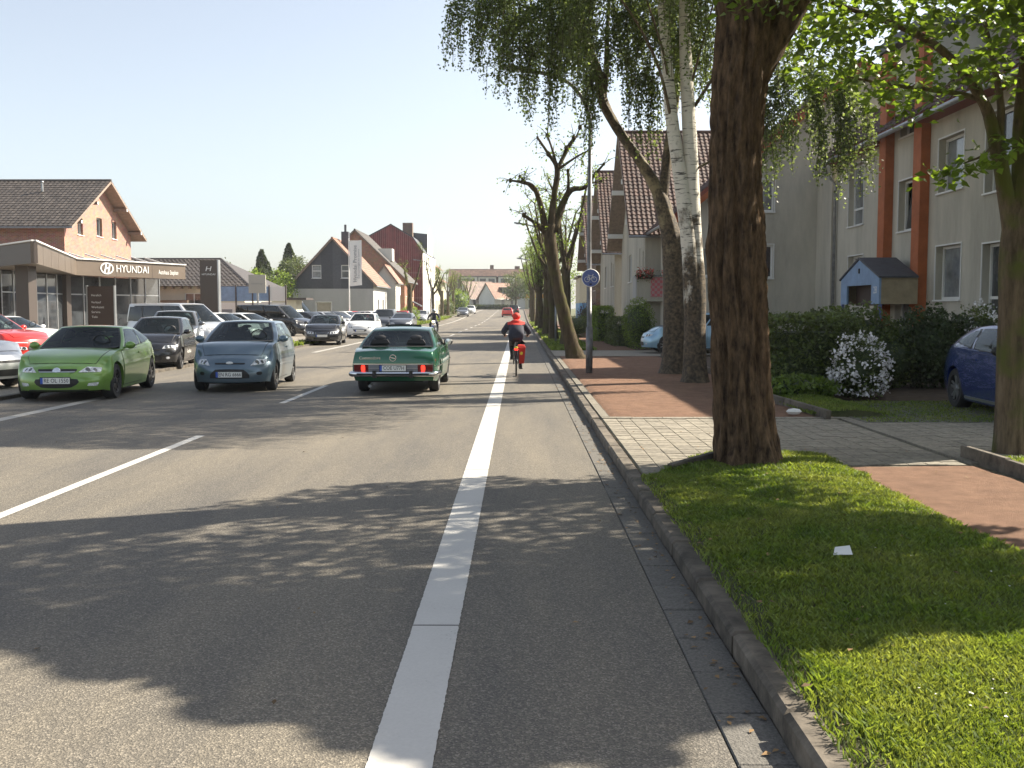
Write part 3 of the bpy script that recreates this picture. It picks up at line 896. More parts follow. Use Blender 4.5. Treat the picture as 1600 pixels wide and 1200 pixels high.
    me.materials.append(M[col]); me.materials.append(M['black'])
    me.polygons.foreach_set('use_smooth', np.ones(len(me.polygons), dtype=bool)); me.set_sharp_from_angle(angle=R(58))
    bo = bpy.data.objects.new('body', me); COL.objects.link(bo); bo.parent = t
    # underbody
    u = MB(); hwid = C.W / 2
    u.box(-L / 2 + .22, -hwid * .86, C.zs - .02, L / 2 - .30, hwid * .86, C.zs + .10) if False else None
    u.box(C.xr + Ra * 1.02, -hwid * .86, C.zs - .03, C.xf - Ra * 1.02, hwid * .86, C.zs + .12)
    u.box(-L / 2 + .28, -hwid * .66, C.zs - .01, L / 2 - .32, hwid * .66, C.zs + .42)
    u.build('underbody', 'under', t)
    if not lod:
        it = MB()
        sec = [(lerp(C.xrb, C.xc, q), ) for q in (.0, .1, .3, .6, .85, 1)]
        for (xa,), (xb_,) in zip(sec, sec[1:]):
            za, zb_ = C.zt(xa) + .038, C.zt(xb_) + .038
            it.quad((xa, -hwid * .83, za), (xb_, -hwid * .83, zb_), (xb_, hwid * .83, zb_), (xa, hwid * .83, za))
        it.build('cabin_floor', 'interior', t)
        zc = C.zt(0)
        for nm_, xs2, hh_ in (('seat', lerp(C.xrb, C.xc, .48), .60), ('seat', lerp(C.xrb, C.xc, .16), .50)):
            for sy in (-.37, .37):
                s_ = MB(); zz = zc + .03
                top_ = C.H - .05 - zc; hh = min(hh_ * .55, top_ - .14) * .9
                s_.hexa([(xs2 - .08, sy - .25, zz - .02), (xs2 + .08, sy - .25, zz - .02), (xs2 + .08, sy + .25, zz - .02), (xs2 - .08, sy + .25, zz - .02), (xs2 - .14, sy - .15, zz + hh * .62), (xs2 - .03, sy - .15, zz + hh * .62), (xs2 - .03, sy + .15, zz + hh * .62), (xs2 - .14, sy + .15, zz + hh * .62)])
                s_.ball((xs2 - .10, sy, zz + hh * .80), .06, .13, hh * .26, 10)
                s_.build(nm_, 'seat_cloth', t, autosmooth=40)
        s_ = MB(); cx_ = C.xc - .42
        s_.tube([(cx_ + .05 * math.sin(a * math.pi / 10), .37 + .17 * math.cos(a * math.pi / 10), zc + .10 + .15 * math.sin(a * math.pi / 10)) for a in range(21)], .014, 6)
        s_.build('steering_wheel', 'black', t)
        s_ = MB(); p_ = C.Q(.9, 0, .86); s_.ball((p_.x - .06, 0, p_.z - .05), .02, .11, .035, 10); s_.build('interior_mirror', 'black', t)
    glass_m = 'carglass' if not lod and not opts.get('solid') else 'darkglass'
    # glass
    ws = opts.get('screen', (-.87, .87, .06, .93))
    g = MB(); grid_patch(g, lambda a, b_: C.Q(1, a, b_), [(ws[0], ws[2]), (ws[1], ws[2]), (ws[1] - .02, ws[3]), (ws[0] + .02, ws[3])], 10, 4, .006, out=(1, 0, .5))
    wsc = g.build('windscreen', glass_m, t, autosmooth=50)
    rs = opts.get('rear_screen', (-.84, .84, .12, .90))
    if rs:
        g = MB(); grid_patch(g, lambda a, b_: C.Q(0, a, b_), [(rs[0], rs[2]), (rs[1], rs[2]), (rs[1] - .02, rs[3]), (rs[0] + .02, rs[3])], 8, 4, .006, out=(-1, 0, .5))
        g.build('rear_window', opts.get('rear_glass', glass_m), t, autosmooth=50)
    for sd in (1, -1):
        for q in (side_wins or DEF_WINS):
            g = MB(); grid_patch(g, lambda a, b_: C.Q(a, sd, b_), q, 6, 3, .005, out=(0, sd, .3), rnd=.22)
            g.build('side_window', opts.get('tint', glass_m), t, autosmooth=50)
    # front parts
    F = lambda v, tt: C.P(L / 2, v, tt)
    B = lambda v, tt: C.P(-L / 2, v, tt)
    def part(nm, fn, corners, m, off=.006, out=(1, 0, .2), rnd=.15, nx=8, ny=3, par=None, skirt=.012):
        g = MB(); grid_patch(g, fn, corners, nx, ny, off, out=out, rnd=rnd, skirt=skirt)
        return g.build(nm, m, par or t, autosmooth=50)
    for spec in (front or []):
        nm, corners, m = spec[:3]; o_ = spec[3] if len(spec) > 3 else {}
        both = o_.pop('both', False) if isinstance(o_, dict) else False
        o_ = dict(o_)
        part(nm, F, corners, m, **o_)
        hl_ = [part(nm, F, [(-a, q) for a, q in corners], m, **o_)] if both else []
        if both: spec[3]['both'] = True
        if nm == 'headlight' and lod == 0:
            c_ = np.array(corners, dtype=float)
            for sgn in (1, -1):
                rf = MB()
                for q in (.30, .68):
                    ab_ = (c_[0] * (1 - q) + c_[1] * q) * .5 + (c_[3] * (1 - q) + c_[2] * q) * .5
                    p = F(ab_[0] * sgn, ab_[1]); e_ = .01
                    n_ = (F(ab_[0] * sgn + e_, ab_[1]) - p).cross(F(ab_[0] * sgn, ab_[1] + e_) - p).normalized()
                    if n_.x < 0: n_ = -n_
                    rr = .052 if q < .5 else .042
                    rf.lathe([(rr, .009), (rr * .86, .014), (rr * .8, .011)], p, n_, 16, 0); rf.lathe([(rr * .8, .0105), (.001, .012)], p, n_, 14, 1)
                rf.build('reflector', ['chrome', 'carbon'], t)
    for spec in (rear or []):
        nm, corners, m = spec[:3]; o_ = dict(spec[3]) if len(spec) > 3 else {}
        both = o_.pop('both', False)
        o_.setdefault('out', (-1, 0, .1))
        part(nm, B, corners, m, **o_)
        if both: part(nm, B, [(-a, q) for a, q in corners], m, **o_)
    for nm, fnk, corners, m, o_ in opts.get('side_parts', []):
        for sd in (1, -1):
            fn = (lambda x, z, sd=sd: C.side(x, z, sd)) if fnk == 'S' else (lambda x, v, sd=sd: C.P(x, v * sd, 1)) if fnk == 'T' else (lambda a, q, sd=sd: C.Q(a, sd, q))
            part(nm, fn, corners, m, out=(0, sd, .1) if fnk != 'T' else (0, 0, 1), **o_)
    for nm, corners, m, o_ in opts.get('roof_parts', []):
        part(nm, lambda a, v: C.Q(a, v, 1), corners, m, out=(0, 0, 1), **o_)
    if lod == 0 and not opts.get('no_bonnet'):
        xa_, xb_ = C.xc + .03, L / 2 - opts.get('bon', .16)
        fn = lambda x, v: C.P(x, v, 1)
        g = MB(); grid_patch(g, fn, [(xa_, -.84), (xb_, -.80), (xb_, .80), (xa_, .84)], 12, 10, .0065, out=(0, 0, 1), skirt=.012); bo_ = g.build('bonnet', col, t, autosmooth=50)
        g = MB(); grid_patch(g, fn, [(xa_ - .012, -.853), (xb_ + .010, -.813), (xb_ + .010, .813), (xa_ - .012, .853)], 12, 10, .002, out=(0, 0, 1), skirt=.006); g.build('bonnet_gap', 'black', bo_, smooth=True)  # black sheet under the bonnet paints the dark gap round it
    # doors
    if lod < 2:
        xa = C.xc - .10; zlo = C.zs + .07
        x_end = lerp(C.xrb, C.xrr, .3)
        dl = [(xa - 1.22 if doors == 2 else xa - 1.02, xa)]
        if doors == 4: dl.append((max(C.xr + .18, xa - 1.95), xa - 1.04))
        if opts.get('dl'): dl = opts['dl']
        for sd in (1, -1):
            for (da, db) in dl:
                z1a, z1b = C.zt(da) - .035, C.zt(db) - .035
                g = MB(); fn = lambda x, z: C.side(x, z, sd)
                grid_patch(g, fn, [(da, zlo), (db, zlo), (db, z1b), (da, z1a)], 8, 6, .0075, out=(0, sd, 0), skirt=.012)
                dd = g.build('door', col, t, autosmooth=50)
                gg = MB(); grid_patch(gg, fn, [(da - .012, zlo - .012), (db + .012, zlo - .012), (db + .012, z1b + .008), (da - .012, z1a + .008)], 8, 6, .003, out=(0, sd, 0), skirt=.006)
                gg.build('door_gap', 'black', dd, smooth=True)  # black backing paints the dark gap round the door
                h = MB(); hx = da + .14; hz = C.zt(da) - .14; p = C.side(hx, hz, sd)
                h.bar(p + Vector((-.08, sd * .022, 0)), p + Vector((.09, sd * .022, .004)), .022, .028)
                h.build('handle', opts.get('handle', col), dd)
    if mirrors:
        for sd in (1, -1):
            p = C.Q(.93, sd, .10)
            h = MB(); c = p + Vector((-.02, sd * .11, .05)); h.ball(c, .07, .105, .075, 12); h.bar(p + Vector((0, -sd * .02, 0)), c - Vector((0, 0, .04)), .05, .03)
            mr = h.build('mirror', opts.get('mirror', col), t, smooth=True)
            h = MB(); h.lathe([(.07, 0), (.001, .004)], c + Vector((-.066, 0, 0)), (-1, 0, 0), 14); h.build('mirror_glass', 'chrome', mr)
    # wheels
    for xw in (C.xf, C.xr):
        for sd in (1, -1):
            wheel(t, (xw, sd * (C.W / 2 - wheel_w / 2 - .035), C.r), C.r, wheel_w, sd, rim, spokes, lod)
    # plates
    if txt:
        for end, tx in txt.items():
            sg = 1 if end == 'F' else -1
            tv = opts.get('plateF', .33) if sg > 0 else opts.get('plateR', .45)
            p = C.P(sg * L / 2, 0, tv)
            xo = p.x + sg * .012
            plate(t, (lambda y, z, d, xo=xo, sg=sg, pz=p.z: Vector((xo + sg * d, y * sg, pz + z))), tx)
    t.location = loc; t.rotation_euler = (0, 0, R(90 + heading))
    return t

def front_modern(gr='black', lamp=((.52, .80), (.93, .86), (.99, 1.0), (.62, .955)), grille=((-.45, .70), (.45, .70), (.5, .80), (-.5, .80)),
                 intake=((-.55, .12), (.55, .12), (.48, .42), (-.48, .42)), fog=True):
    f = [['headlight', list(lamp), 'lampglass', {'both': True, 'off': .008}],
         ['grille', list(grille), gr, {}], ['air_intake', list(intake), 'black', {'rnd': .3}]]
    if fog: f.append(['fog_lamp', [(.66, .20), (.80, .20), (.80, .34), (.66, .34)], 'lampglass', {'both': True, 'rnd': .8}])
    return f

REAR_STD = [['tail_light', [(.68, .60), (.985, .60), (.985, .95), (.74, .95)], 'tail_red', {'both': True}],
            ['rear_bumper', [(-.9, .06), (.9, .06), (.9, .30), (-.9, .30)], 'black', {}]]

# ------------------------------------------------------------------ vegetation
def smooth_path(pts, k):
    """Catmull-Rom resampling of (x,y,z,r) control points"""
    P = [np.array(p, dtype=float) for p in pts]
    P = [2 * P[0] - P[1]] + P + [2 * P[-1] - P[-2]]
    out = []
    for i in range(1, len(P) - 2):
        for q in range(k):
            t = q / k
            out.append(.5 * ((2 * P[i]) + (P[i + 1] - P[i - 1]) * t + (2 * P[i - 1] - 5 * P[i] + 4 * P[i + 1] - P[i + 2]) * t * t + (3 * P[i] - P[i - 1] - 3 * P[i + 1] + P[i + 2]) * t ** 3))
    out.append(P[-2])
    return out

def bark_tube(mb, pts, n=40, k=14, amp=.03, fa=3.0, fz=.55, seed=0.0, flare=0.0):
    """trunk whose surface is furrowed along its length"""
    path = smooth_path(pts, k)
    vs, fs = [], []
    for i, p in enumerate(path):
        for j in range(n):
            a = 2 * math.pi * j / n
            c, s = math.cos(a), math.sin(a)
            q = Vector((c * fa + seed, s * fa, p[2] * fz))
            w = q + Vector((0, 0, 0)) + noise.noise_vector(q * .7) * .6
            h = 1 - abs(noise.noise(w)) * 2.2
            h2 = noise.noise(Vector((c * 9 + seed, s * 9, p[2] * 5)))
            rr = p[3] + amp * (h - .4) + amp * .35 * h2
            if flare and p[2] < .7: rr += flare * (1 - p[2] / .7) ** 2 * max(0, noise.noise(Vector((c * 1.6 + seed, s * 1.6, 3.3))) + .25) * 2
            vs.append((p[0] + c * rr, p[1] + s * rr, p[2]))
    for i in range(len(path) - 1):
        for j in range(n): fs.append((i * n + j, i * n + (j + 1) % n, (i + 1) * n + (j + 1) % n, (i + 1) * n + j))
    fs.append(tuple(range((len(path) - 1) * n, len(path) * n)))
    mb.add(vs, fs)

def limb(mb, pts, n=9, k=5, jit=.06):
    path = smooth_path(pts, k)
    mb.tube([p[:3] for p in path], [max(.004, p[3]) for p in path], n, jit=jit)

def ell_points(c, r, n, shell=.55):
    d = rng.normal(size=(n, 3)); d /= np.linalg.norm(d, axis=1)[:, None]
    u = rng.uniform(shell ** 3, 1, n) ** (1 / 3)
    return np.array(c) + d * u[:, None] * np.array(r)

def clumpy(c, r, nc, per, cr, flat=.6, shell=.35):
    ctr = ell_points(c, r, nc, shell)
    pts = np.repeat(ctr, per, axis=0) + rng.normal(size=(nc * per, 3)) * np.array([cr, cr, cr * flat])
    return pts, ctr

def strand(p, out, reach, drop, step=.045, sway=.06):
    """hanging twig: leaves along a drooping line"""
    n = max(4, int((drop + reach) / step)); t = np.linspace(0, 1, n)
    out = np.array(out, dtype=float)
    x = np.array(p)[None, :] + out[None, :] * (reach * (1 - (1 - t) ** 2.2))[:, None]
    x[:, 2] -= drop * t ** 1.6
    ph = rng.uniform(0, 6.3, 3)
    x[:, 0] += sway * np.sin(t * 5 + ph[0]) * t; x[:, 1] += sway * np.sin(t * 4 + ph[1]) * t
    return x

def prune(P, off=(0, 0), near=True, band=True):
    """shapes a crown: drops leaves whose shadow would fall on chosen sunlit patches of the street"""
    P = np.asarray(P); x = P[:, 0] + off[0] - 1.136 * P[:, 2]; y = P[:, 1] + off[1] - .48 * P[:, 2]
    w = np.array([.42 * noise.noise(Vector((a * .9, b * .9, 3))) + .22 * noise.noise(Vector((a * 2.6, b * 2.6, 8))) for a, b in zip(x, y)])
    lo = np.interp(x, [-7, -4, -2.65, -1.13, 0, 1.57, 3.2], [6.0, 5.6, 5.2, 4.2, 3.8, 4.7, 5.0]) + w
    a1 = np.interp(x, [-7, -5, -3.9, -2.6, -2, -.34, 1.2], [7.0, 7.4, 7.7, 8.9, 9.7, 10.5, 10.5]) + w
    b0 = np.interp(x, [-9, -6.4, -2.45, -.5, 1.2], [12.4, 12.5, 12.5, 13.6, 14.5]) + w
    keep = np.ones(len(P), bool)
    if near: keep &= ~((y < lo) & (y > 0) & (x > -7))
    if band: keep &= ~((y > a1) & (y < b0) & (x < 1.3))
    return P[keep]

def hedge(name, label, x0, x1, y0, y1, z0, z1, leaf='leaf_hedge', cat='hedge', dens=620, size=.08, group=None, rot=0):
    loc = ((x0 + x1) / 2, (y0 + y1) / 2, z0)
    t = thing(name, loc, label, cat, group)
    core = MB(); nx = max(3, int((x1 - x0) / .3)); 
    core.box(x0 + .14, y0 + .14, z0 - .05, x1 - .14, y1 - .14, z1 - .26); core.build('stems', 'leaf_dark', t)  # solid dark core behind the leaves, not separate stems
    A = [(x1 - x0) * (z1 - z0) * 2, (y1 - y0) * (z1 - z0) * 2, (x1 - x0) * (y1 - y0)]
    P = []
    for k, a in enumerate(A):
        n = int(a * dens); u, v, w = rng.uniform(size=n), rng.uniform(size=n), rng.normal(size=n) * .045
        if k == 0: s = rng.choice([0, 1], n, p=[.8, .2]); P.append(np.stack([x0 + u * (x1 - x0), np.where(s == 0, y0 - w, y1 + w), z0 + v * (z1 - z0)], 1))
        elif k == 1: s = rng.choice([0, 1], n, p=[.8, .2]); P.append(np.stack([np.where(s == 0, x0 - w, x1 + w), y0 + u * (y1 - y0), z0 + v * (z1 - z0)], 1))
        else: P.append(np.stack([x0 + u * (x1 - x0), y0 + v * (y1 - y0), z1 + w], 1))
    P = np.concatenate(P)
    b = np.array([[.06 * noise.noise(Vector(p) * 1.7), .06 * noise.noise(Vector(p) * 1.7 + Vector((9, 3, 1))), .09 * noise.noise(Vector(p) * 1.4 + Vector((2, 7, 5)))] for p in P])
    leaf_mesh('foliage', P + b, size, leaf, t)
    return t

def bush(name, label, c, r, leaf='leaf_hedge', n=1600, size=.06, flowers=0, fm='petal', cat='bush', group=None, lump=.22, fsize=.055):
    """c: centre of its foot on the ground, r: (rx, ry, height)"""
    t = thing(name, c, label, cat, group)
    cc = np.array([c[0], c[1], c[2] + r[2] * .5]); rr = np.array([r[0], r[1], r[2] * .54])
    core = MB(); core.ball(cc, rr[0] * .72, rr[1] * .72, rr[2] * .72, 14); core.build('stems', 'leaf_dark', t, smooth=True)  # one solid dark ball fills the inside of the bush
    def surf(n, s0, s1):
        d = rng.normal(size=(n, 3)); d /= np.linalg.norm(d, axis=1)[:, None]
        k = np.array([1 + lump * noise.noise(Vector(q) * 2.2 + Vector(c)) + lump * .5 * noise.noise(Vector(q) * 5 + Vector(c)) for q in d])
        return cc + d * rr * (k * rng.uniform(s0, s1, n))[:, None]
    p = surf(n, .70, 1.06); p = p[p[:, 2] > c[2] - .02]
    leaf_mesh('foliage', p, size, leaf, t)
    if flowers:
        # blossoms sit in bunches
        f = surf(flowers // 5, .99, 1.1); f = np.repeat(f, 5, axis=0) + rng.normal(size=(len(f) * 5, 3)) * .035
        f = f[f[:, 2] > c[2] + .05]
        leaf_mesh('blossom', f, fsize, fm, t, aspect=1.1, up=.1)
    return t

def leafy_tree(name, label, base, h, cr, leaf='leaf_hedge', nc=60, per=60, size=.16, trunk_r=.18, group=None, cone=False, bark='bark_smooth', low=.25):
    t = thing(name, base, label, 'tree', group)
    tb = MB(); x, y, z = base
    limb(tb, [(x, y, z - .1, trunk_r * 1.3), (x + .1, y, z + h * .3, trunk_r), (x - .1, y + .1, z + h * .7, trunk_r * .5), (x, y, z + h * .92, trunk_r * .15)], 8, 5)
    if cone:
        zz = rng.uniform(low, 1, nc * per) ** 1.0; rad = cr * (1.03 - zz) / (1 - low) * np.sqrt(rng.uniform(.35, 1.0, nc * per)); a = rng.uniform(0, 6.283, nc * per)
        wob = 1 + .25 * np.sin(a * 3 + zz * 17)
        pts = np.stack([x + np.cos(a) * rad * wob, y + np.sin(a) * rad * wob, z + zz * h], 1)
    else:
        pts, ctr = clumpy((x, y, z + h * (low + 1) / 2), (cr, cr, h * (1 - low) / 2), nc, per, cr * .17)
        for c in ctr[:14]:
            s = z + h * random.uniform(.25, .6)
            limb(tb, [(x, y, s, trunk_r * .4), ((x + c[0]) / 2, (y + c[1]) / 2, (s + c[2]) / 2 + .1, trunk_r * .2), (c[0], c[1], c[2], .01)], 5, 3)
    tb.build('trunk', bark, t, smooth=True)
    leaf_mesh('crown', pts, size, leaf, t)
    return t

def pollard(label, base, h, seed, tr=.26, lean=(0, 0), leafy=1.0, name='pollarded_tree', explicit=None, group='pollarded trees along the street', side=1, nst=None):
    random.seed(seed)
    x, y, z = base
    t = thing(name, base, label, 'tree', group)
    tb = MB(); ends = []
    if explicit:
        for pts in explicit: limb(tb, pts, 10, 5, .07); ends.append(pts)
        leaf_c = [p[-1][:3] for p in explicit[1:]] + [p[-2][:3] for p in explicit[1:]] + [p[1][:3] for p in explicit[1:]]
    else:
        lx, ly = lean
        top = (x + lx, y + ly, z + h * .55)
        limb(tb, [(x, y, z - .1, tr * 1.5), (x + lx * .2, y + ly * .2, z + h * .12, tr * 1.08), (x + lx * .6, y + ly * .6, z + h * .35, tr), (*top, tr * .85)], 10, 5, .07)
        leaf_c = []
        for i in range(nst or random.randint(5, 7)):
            a = random.uniform(0, 6.283); s = h * random.uniform(.35, .55); ht = z + h * random.uniform(.72, 1.0); rr = h * random.uniform(.06, .22)
            m_ = (x + lx * (s / h) * 1.8 + math.cos(a) * rr * .55, y + math.sin(a) * rr * .55, z + s + (ht - z - s) * .4)
            e = (x + lx + math.cos(a) * rr, y + math.sin(a) * rr, ht)
            limb(tb, [(x + lx * s / (h * .55), y, z + s, tr * .5), (*m_, tr * .33), (*e, tr * .2)], 7, 4, .08)
            leaf_c += [e, m_, tuple((np.array(e) + np.array(m_)) / 2)]
            for q in range(random.randint(1, 3)):
                b = (e[0] + random.uniform(-.5, .5), e[1] + random.uniform(-.4, .4), e[2] + random.uniform(.2, .9))
                limb(tb, [(*e, tr * .17), (*b, tr * .05)], 5, 2, .05); leaf_c.append(b)
    # pruning knuckles and twigs
    for c in leaf_c[:14]:
        q = random.uniform(.035, .075) * (tr / .22); tb.ball(tuple(c), q, q, q * 1.2, 7)
    pts = []
    for c in leaf_c:
        for q in range(4):
            d = Vector((random.gauss(0, 1), random.gauss(0, 1), random.gauss(.2, 1))).normalized() * random.uniform(.2, .6)
            e = Vector(c) + d
            tb.tube([c, (Vector(c) + e) / 2 + Vector((0, 0, .04)), e], [.014, .009, .003], 4)
            k = int(9 * leafy)
            for w in range(k):
                pts.append(Vector(c) + d * random.uniform(.3, 1.1) + Vector((random.gauss(0, .07), random.gauss(0, .07), random.gauss(0, .06))))
    tb.build('trunk', 'bark_smooth', t, smooth=True)
    if pts: leaf_mesh('crown', [tuple(p) for p in pts], .085, 'leaf_light', t)
    random.seed(7 + seed)
    return t

# ================================================================== THE SETTING
# ground, road, markings
gm = MB()
ys = [-300, -60, -20] + list(range(0, 300, 10)) + [400, 700, 1500]
vs = []
xs_ = [-900, -300, -60, -20, 0, 20, 60, 300, 900]
for y in ys: vs += [(x, y, gz(y) - .06) for x in xs_]
k = len(xs_)
gm.add(vs, [(j * k + i, j * k + i + 1, (j + 1) * k + i + 1, (j + 1) * k + i) for j in range(len(ys) - 1) for i in range(k - 1)])
gm.build('ground', 'ground')['kind'] = 'structure'

KR, KL = 1.06, -9.70      # kerb faces, right and left
road = sheet('road', KL, .82, -8, 232, 0.0, 'asphalt')
mb = MB()
vs = []      # end of the street: the road swings to the right
for i in range(13):
    t = i / 12 * 1.25; cx = 38; cy = 232
    for rr in (cx - .9, cx + 9.7): vs.append((cx - rr * math.cos(t), cy + rr * math.sin(t), gz(250) + .0))
for i in range(2): vs[i] = (vs[i][0], vs[i][1], gz(232))
order = []
for i in range(12): order.append((2 * i, 2 * i + 1, 2 * i + 3, 2 * i + 2))
mb.add(vs, order); mb.build('road_bend', 'asphalt')['kind'] = 'structure'

# bike lane line (right), broad, laid in sections; left one; centre dashes
ln = MB(); y = -6.0
segs = [-6, 3.05, 5.45, 10.85, 15.4, 21.0, 27.5, 36, 48, 62, 80, 110, 150, 190, 230]
def ragged(mb, x0, x1, y0, y1, z):      # paint whose edges follow the grain of the asphalt
    if y0 > 14: return sheet('', x0, x1, y0, y1, z, None, mb=mb)
    n = int((y1 - y0) / .02); vs = []
    for i in range(n + 1):
        y = lerp(y0, y1, i / n); vs += [(x0 + random.gauss(0, .0013), y, z), (x1 + random.gauss(0, .0013), y, z)]
    mb.add(vs, [(2 * i, 2 * i + 1, 2 * i + 3, 2 * i + 2) for i in range(n)])
for a, b in zip(segs, segs[1:]): ragged(ln, -.575, -.325, a + .008, b - .008, .004)
lo = ln.build('bike_lane_line', 'line'); lo['kind'] = 'structure'
sm = MB()
for a in segs[1:-1]:
    if a < 60: sheet('', -.573, -.327, a - .012, a + .012, .0025, None, mb=sm)
sm.build('line_joint', 'seam', lo)
ln = MB()
for a, b in [(-4, 20), (27, 36), (40, 64), (66, 110), (112, 230)]: sheet('', -8.15, -7.92, a, b, .004, None, mb=ln)
ln.build('left_lane_line', 'line_old')['kind'] = 'structure'
dashes = []
for a, b in [(-2.0, 1.5), (5.0, 13.75), (18.5, 22.8), (30.0, 32.5), (37, 40), (46, 49), (55, 58)] + [(64 + 9 * i, 68 + 9 * i) for i in range(18)]:
    m_ = MB(); ragged(m_, -4.37, -4.25, a, b, .004)
    d = m_.build('centre_dash', 'line', road)

# right side: gutter slabs and kerb stones, each of its own
footway = MB()
sheet('', 1.20, 4.78, -8, 232, .095, None, mb=footway, dy=4)
foot = footway.build('footway', 'soil'); foot['kind'] = 'structure'
def cuboid_mesh(nm, lx, ly, lz, m, bev=.008, bow=0):
    """bevelled block, origin at the centre of its underside"""
    bm = bmesh.new(); bmesh.ops.create_cube(bm, size=1)
    bmesh.ops.scale(bm, vec=(lx, ly, lz), verts=bm.verts); bmesh.ops.translate(bm, vec=(0, 0, lz / 2), verts=bm.verts)
    bmesh.ops.bevel(bm, geom=[e for e in bm.edges if all(v.co.z > lz * .5 for v in e.verts)], offset=bev, segments=1, affect='EDGES')
    me = bpy.data.meshes.new(nm); bm.to_mesh(me); bm.free(); me.materials.append(M[m]); return me
kerb_hi = cuboid_mesh('kerb_stone', .145, .985, .24, 'kerb', .022)
kerb_right = thing('kerb', (KR + .075, 0, 0), None, None); kerb_right['kind'] = 'structure'
gut = thing('gutter_strip', (.94, 0, 0), None, None); gut['kind'] = 'structure'
slab = cuboid_mesh('gutter_slab', .232, .492, .08, 'gutter', .006)
kb, far_g = MB(), MB()
for i in range(0, 116):
    y = 1.0 + i * .5
    instance(slab, 'gutter_slab', (.942 + random.uniform(-.002, .002), y, -.076 + random.uniform(-.004, .003)), (0, 0, random.uniform(-.006, .006)), gut)
sheet('', .826, 1.058, 58.8, 232, .003, None, mb=far_g); far_g.build('gutter_slabs', 'gutter', gut)['kind'] = 'stuff'
def kerb_top(y):     # lowered at the driveways
    if 10.0 < y < 14.9 or 34.5 < y < 39.5: return .104
    return .115
for i in range(0, 62):
    y = .5 + i
    h = kerb_top(y)
    instance(kerb_hi, 'kerb_stone', (KR + .0725 + random.uniform(-.004, .004), y, h - .24 + random.uniform(-.004, .004)), (random.uniform(-.004, .004), 0, random.uniform(-.006, .006)), kerb_right)
kb.box(KR, 62.0, -.1, KR + .145, 105, .115)
for y in range(105, 232, 4): kb.hexa([(KR, y, gz(y) - .1), (KR + .145, y, gz(y) - .1), (KR + .145, y + 4, gz(y + 4) - .1), (KR, y + 4, gz(y + 4) - .1),
                                      (KR, y, gz(y) + .115), (KR + .145, y, gz(y) + .115), (KR + .145, y + 4, gz(y + 4) + .115), (KR, y + 4, gz(y + 4) + .115)])
kb.build('kerb_stones', 'kerb', kerb_right)['kind'] = 'stuff'

# red ash path and forecourt
def rough_sheet(name, poly_x0, poly_x1, y0, y1, z, m, amp=.012, n=(26, 60), kind='structure', crown=0.0, edge=0.0, skirt=True):
    """sheet with gentle unevenness and an irregular outline; x limits may be functions of y"""
    f0 = poly_x0 if callable(poly_x0) else (lambda y: poly_x0); f1 = poly_x1 if callable(poly_x1) else (lambda y: poly_x1)
    vs = []
    for j in range(n[1] + 1):
        y = lerp(y0, y1, j / n[1]); a, b = f0(y), f1(y)
        a += edge * noise.noise(Vector((y * 1.9, 3, 1))) ; b += edge * noise.noise(Vector((y * 1.7, 8, 4)))
        for i in range(n[0] + 1):
            t = i / n[0]; x = lerp(a, b, t)
            yy = y + (edge * noise.noise(Vector((x * 1.8, 5, 2))) if j in (0, n[1]) else 0)
            zz = z + amp * noise.noise(Vector((x * 1.3, y * 1.3, 0))) + amp * .5 * noise.noise(Vector((x * 4, y * 4, 2))) + crown * math.sin(math.pi * t)
            if skirt and (i in (0, n[0]) or j in (0, n[1])): zz = z - .07
            vs.append((x, yy, zz + gz(y)))
    k = n[0] + 1
    return link_mesh(name, vs, [(j * k + i, j * k + i + 1, (j + 1) * k + i + 1, (j + 1) * k + i) for j in range(n[1]) for i in range(n[0])], m, None, None, smooth=True)

o = rough_sheet('red_ash_path', 3.05, 4.76, -3, 10.52, .118, 'red_ash', .012, (16, 90)); o['kind'] = 'structure'
o = rough_sheet('red_ash_forecourt', 1.28, 4.80, 14.93, 34.6, .118, 'red_ash', .012, (24, 100)); o['kind'] = 'structure'
o = rough_sheet('red_ash_walk', 2.9, 4.7, 39.3, 100, .118, 'red_ash', .012, (10, 100)); o['kind'] = 'structure'
# concrete edging between kerb and forecourt ash
eb = MB()
for i in range(19): eb.box(KR + .15, 15.02 + i, -.05, 1.33, 16.0 + i, .128 + random.uniform(-.003, .003))
eb.build('edging_strip', 'paver')['kind'] = 'structure'

# paved driveway, each paver its own stone (the nearest), the rest joined
drive = thing('driveway', (3, 13.5, 0), None, None); drive['kind'] = 'structure'
sheet('bed', 1.206, 11.05, 9.35, 15.0, .098, 'joint', kind=None, parent=drive)
pav = cuboid_mesh('paver', .1955, .0965, .07, 'paver', .003)
cand = []
for i in range(17):
    for j in range(54):
        if not (i > 8 and j < 10): cand.append((1.32 + .2 * i + (.1 if j % 2 and False else 0), 9.55 + .1 * j))
cand.sort(key=lambda p: math.hypot(p[0] * .7, p[1]))
rest = MB()
def stone(mb, x, y, s, z1, dz=.003):
    z1 += random.uniform(-dz, dz); h = s / 2; b = .003
    k = .04825; mb.hexa([(x - h, y - k, z1 - .05), (x + h, y - k, z1 - .05), (x + h, y + k, z1 - .05), (x - h, y + k, z1 - .05), (x - h + b, y - k + b, z1), (x + h - b, y - k + b, z1), (x + h - b, y + k - b, z1), (x - h + b, y + k - b, z1)])
cnt = 0
for x, y in cand:
    ramp = .048 + .085 * min(1, max(0, (x - 1.2) / .5)) if True else .12
    if cnt < 300 and not (x < 2.4 and y < 9.7):
        instance(pav, 'paver', (x, y, .045 + random.uniform(-.003, .003)), (random.uniform(-.008, .008), random.uniform(-.008, .008), random.uniform(-.008, .008)), drive); cnt += 1
    else: stone(rest, x, y, .1955, .115)
for i in range(31):
    for j in range(34): stone(rest, 4.98 + .2 * i, 11.05 + .1 * j, .1955, .115)
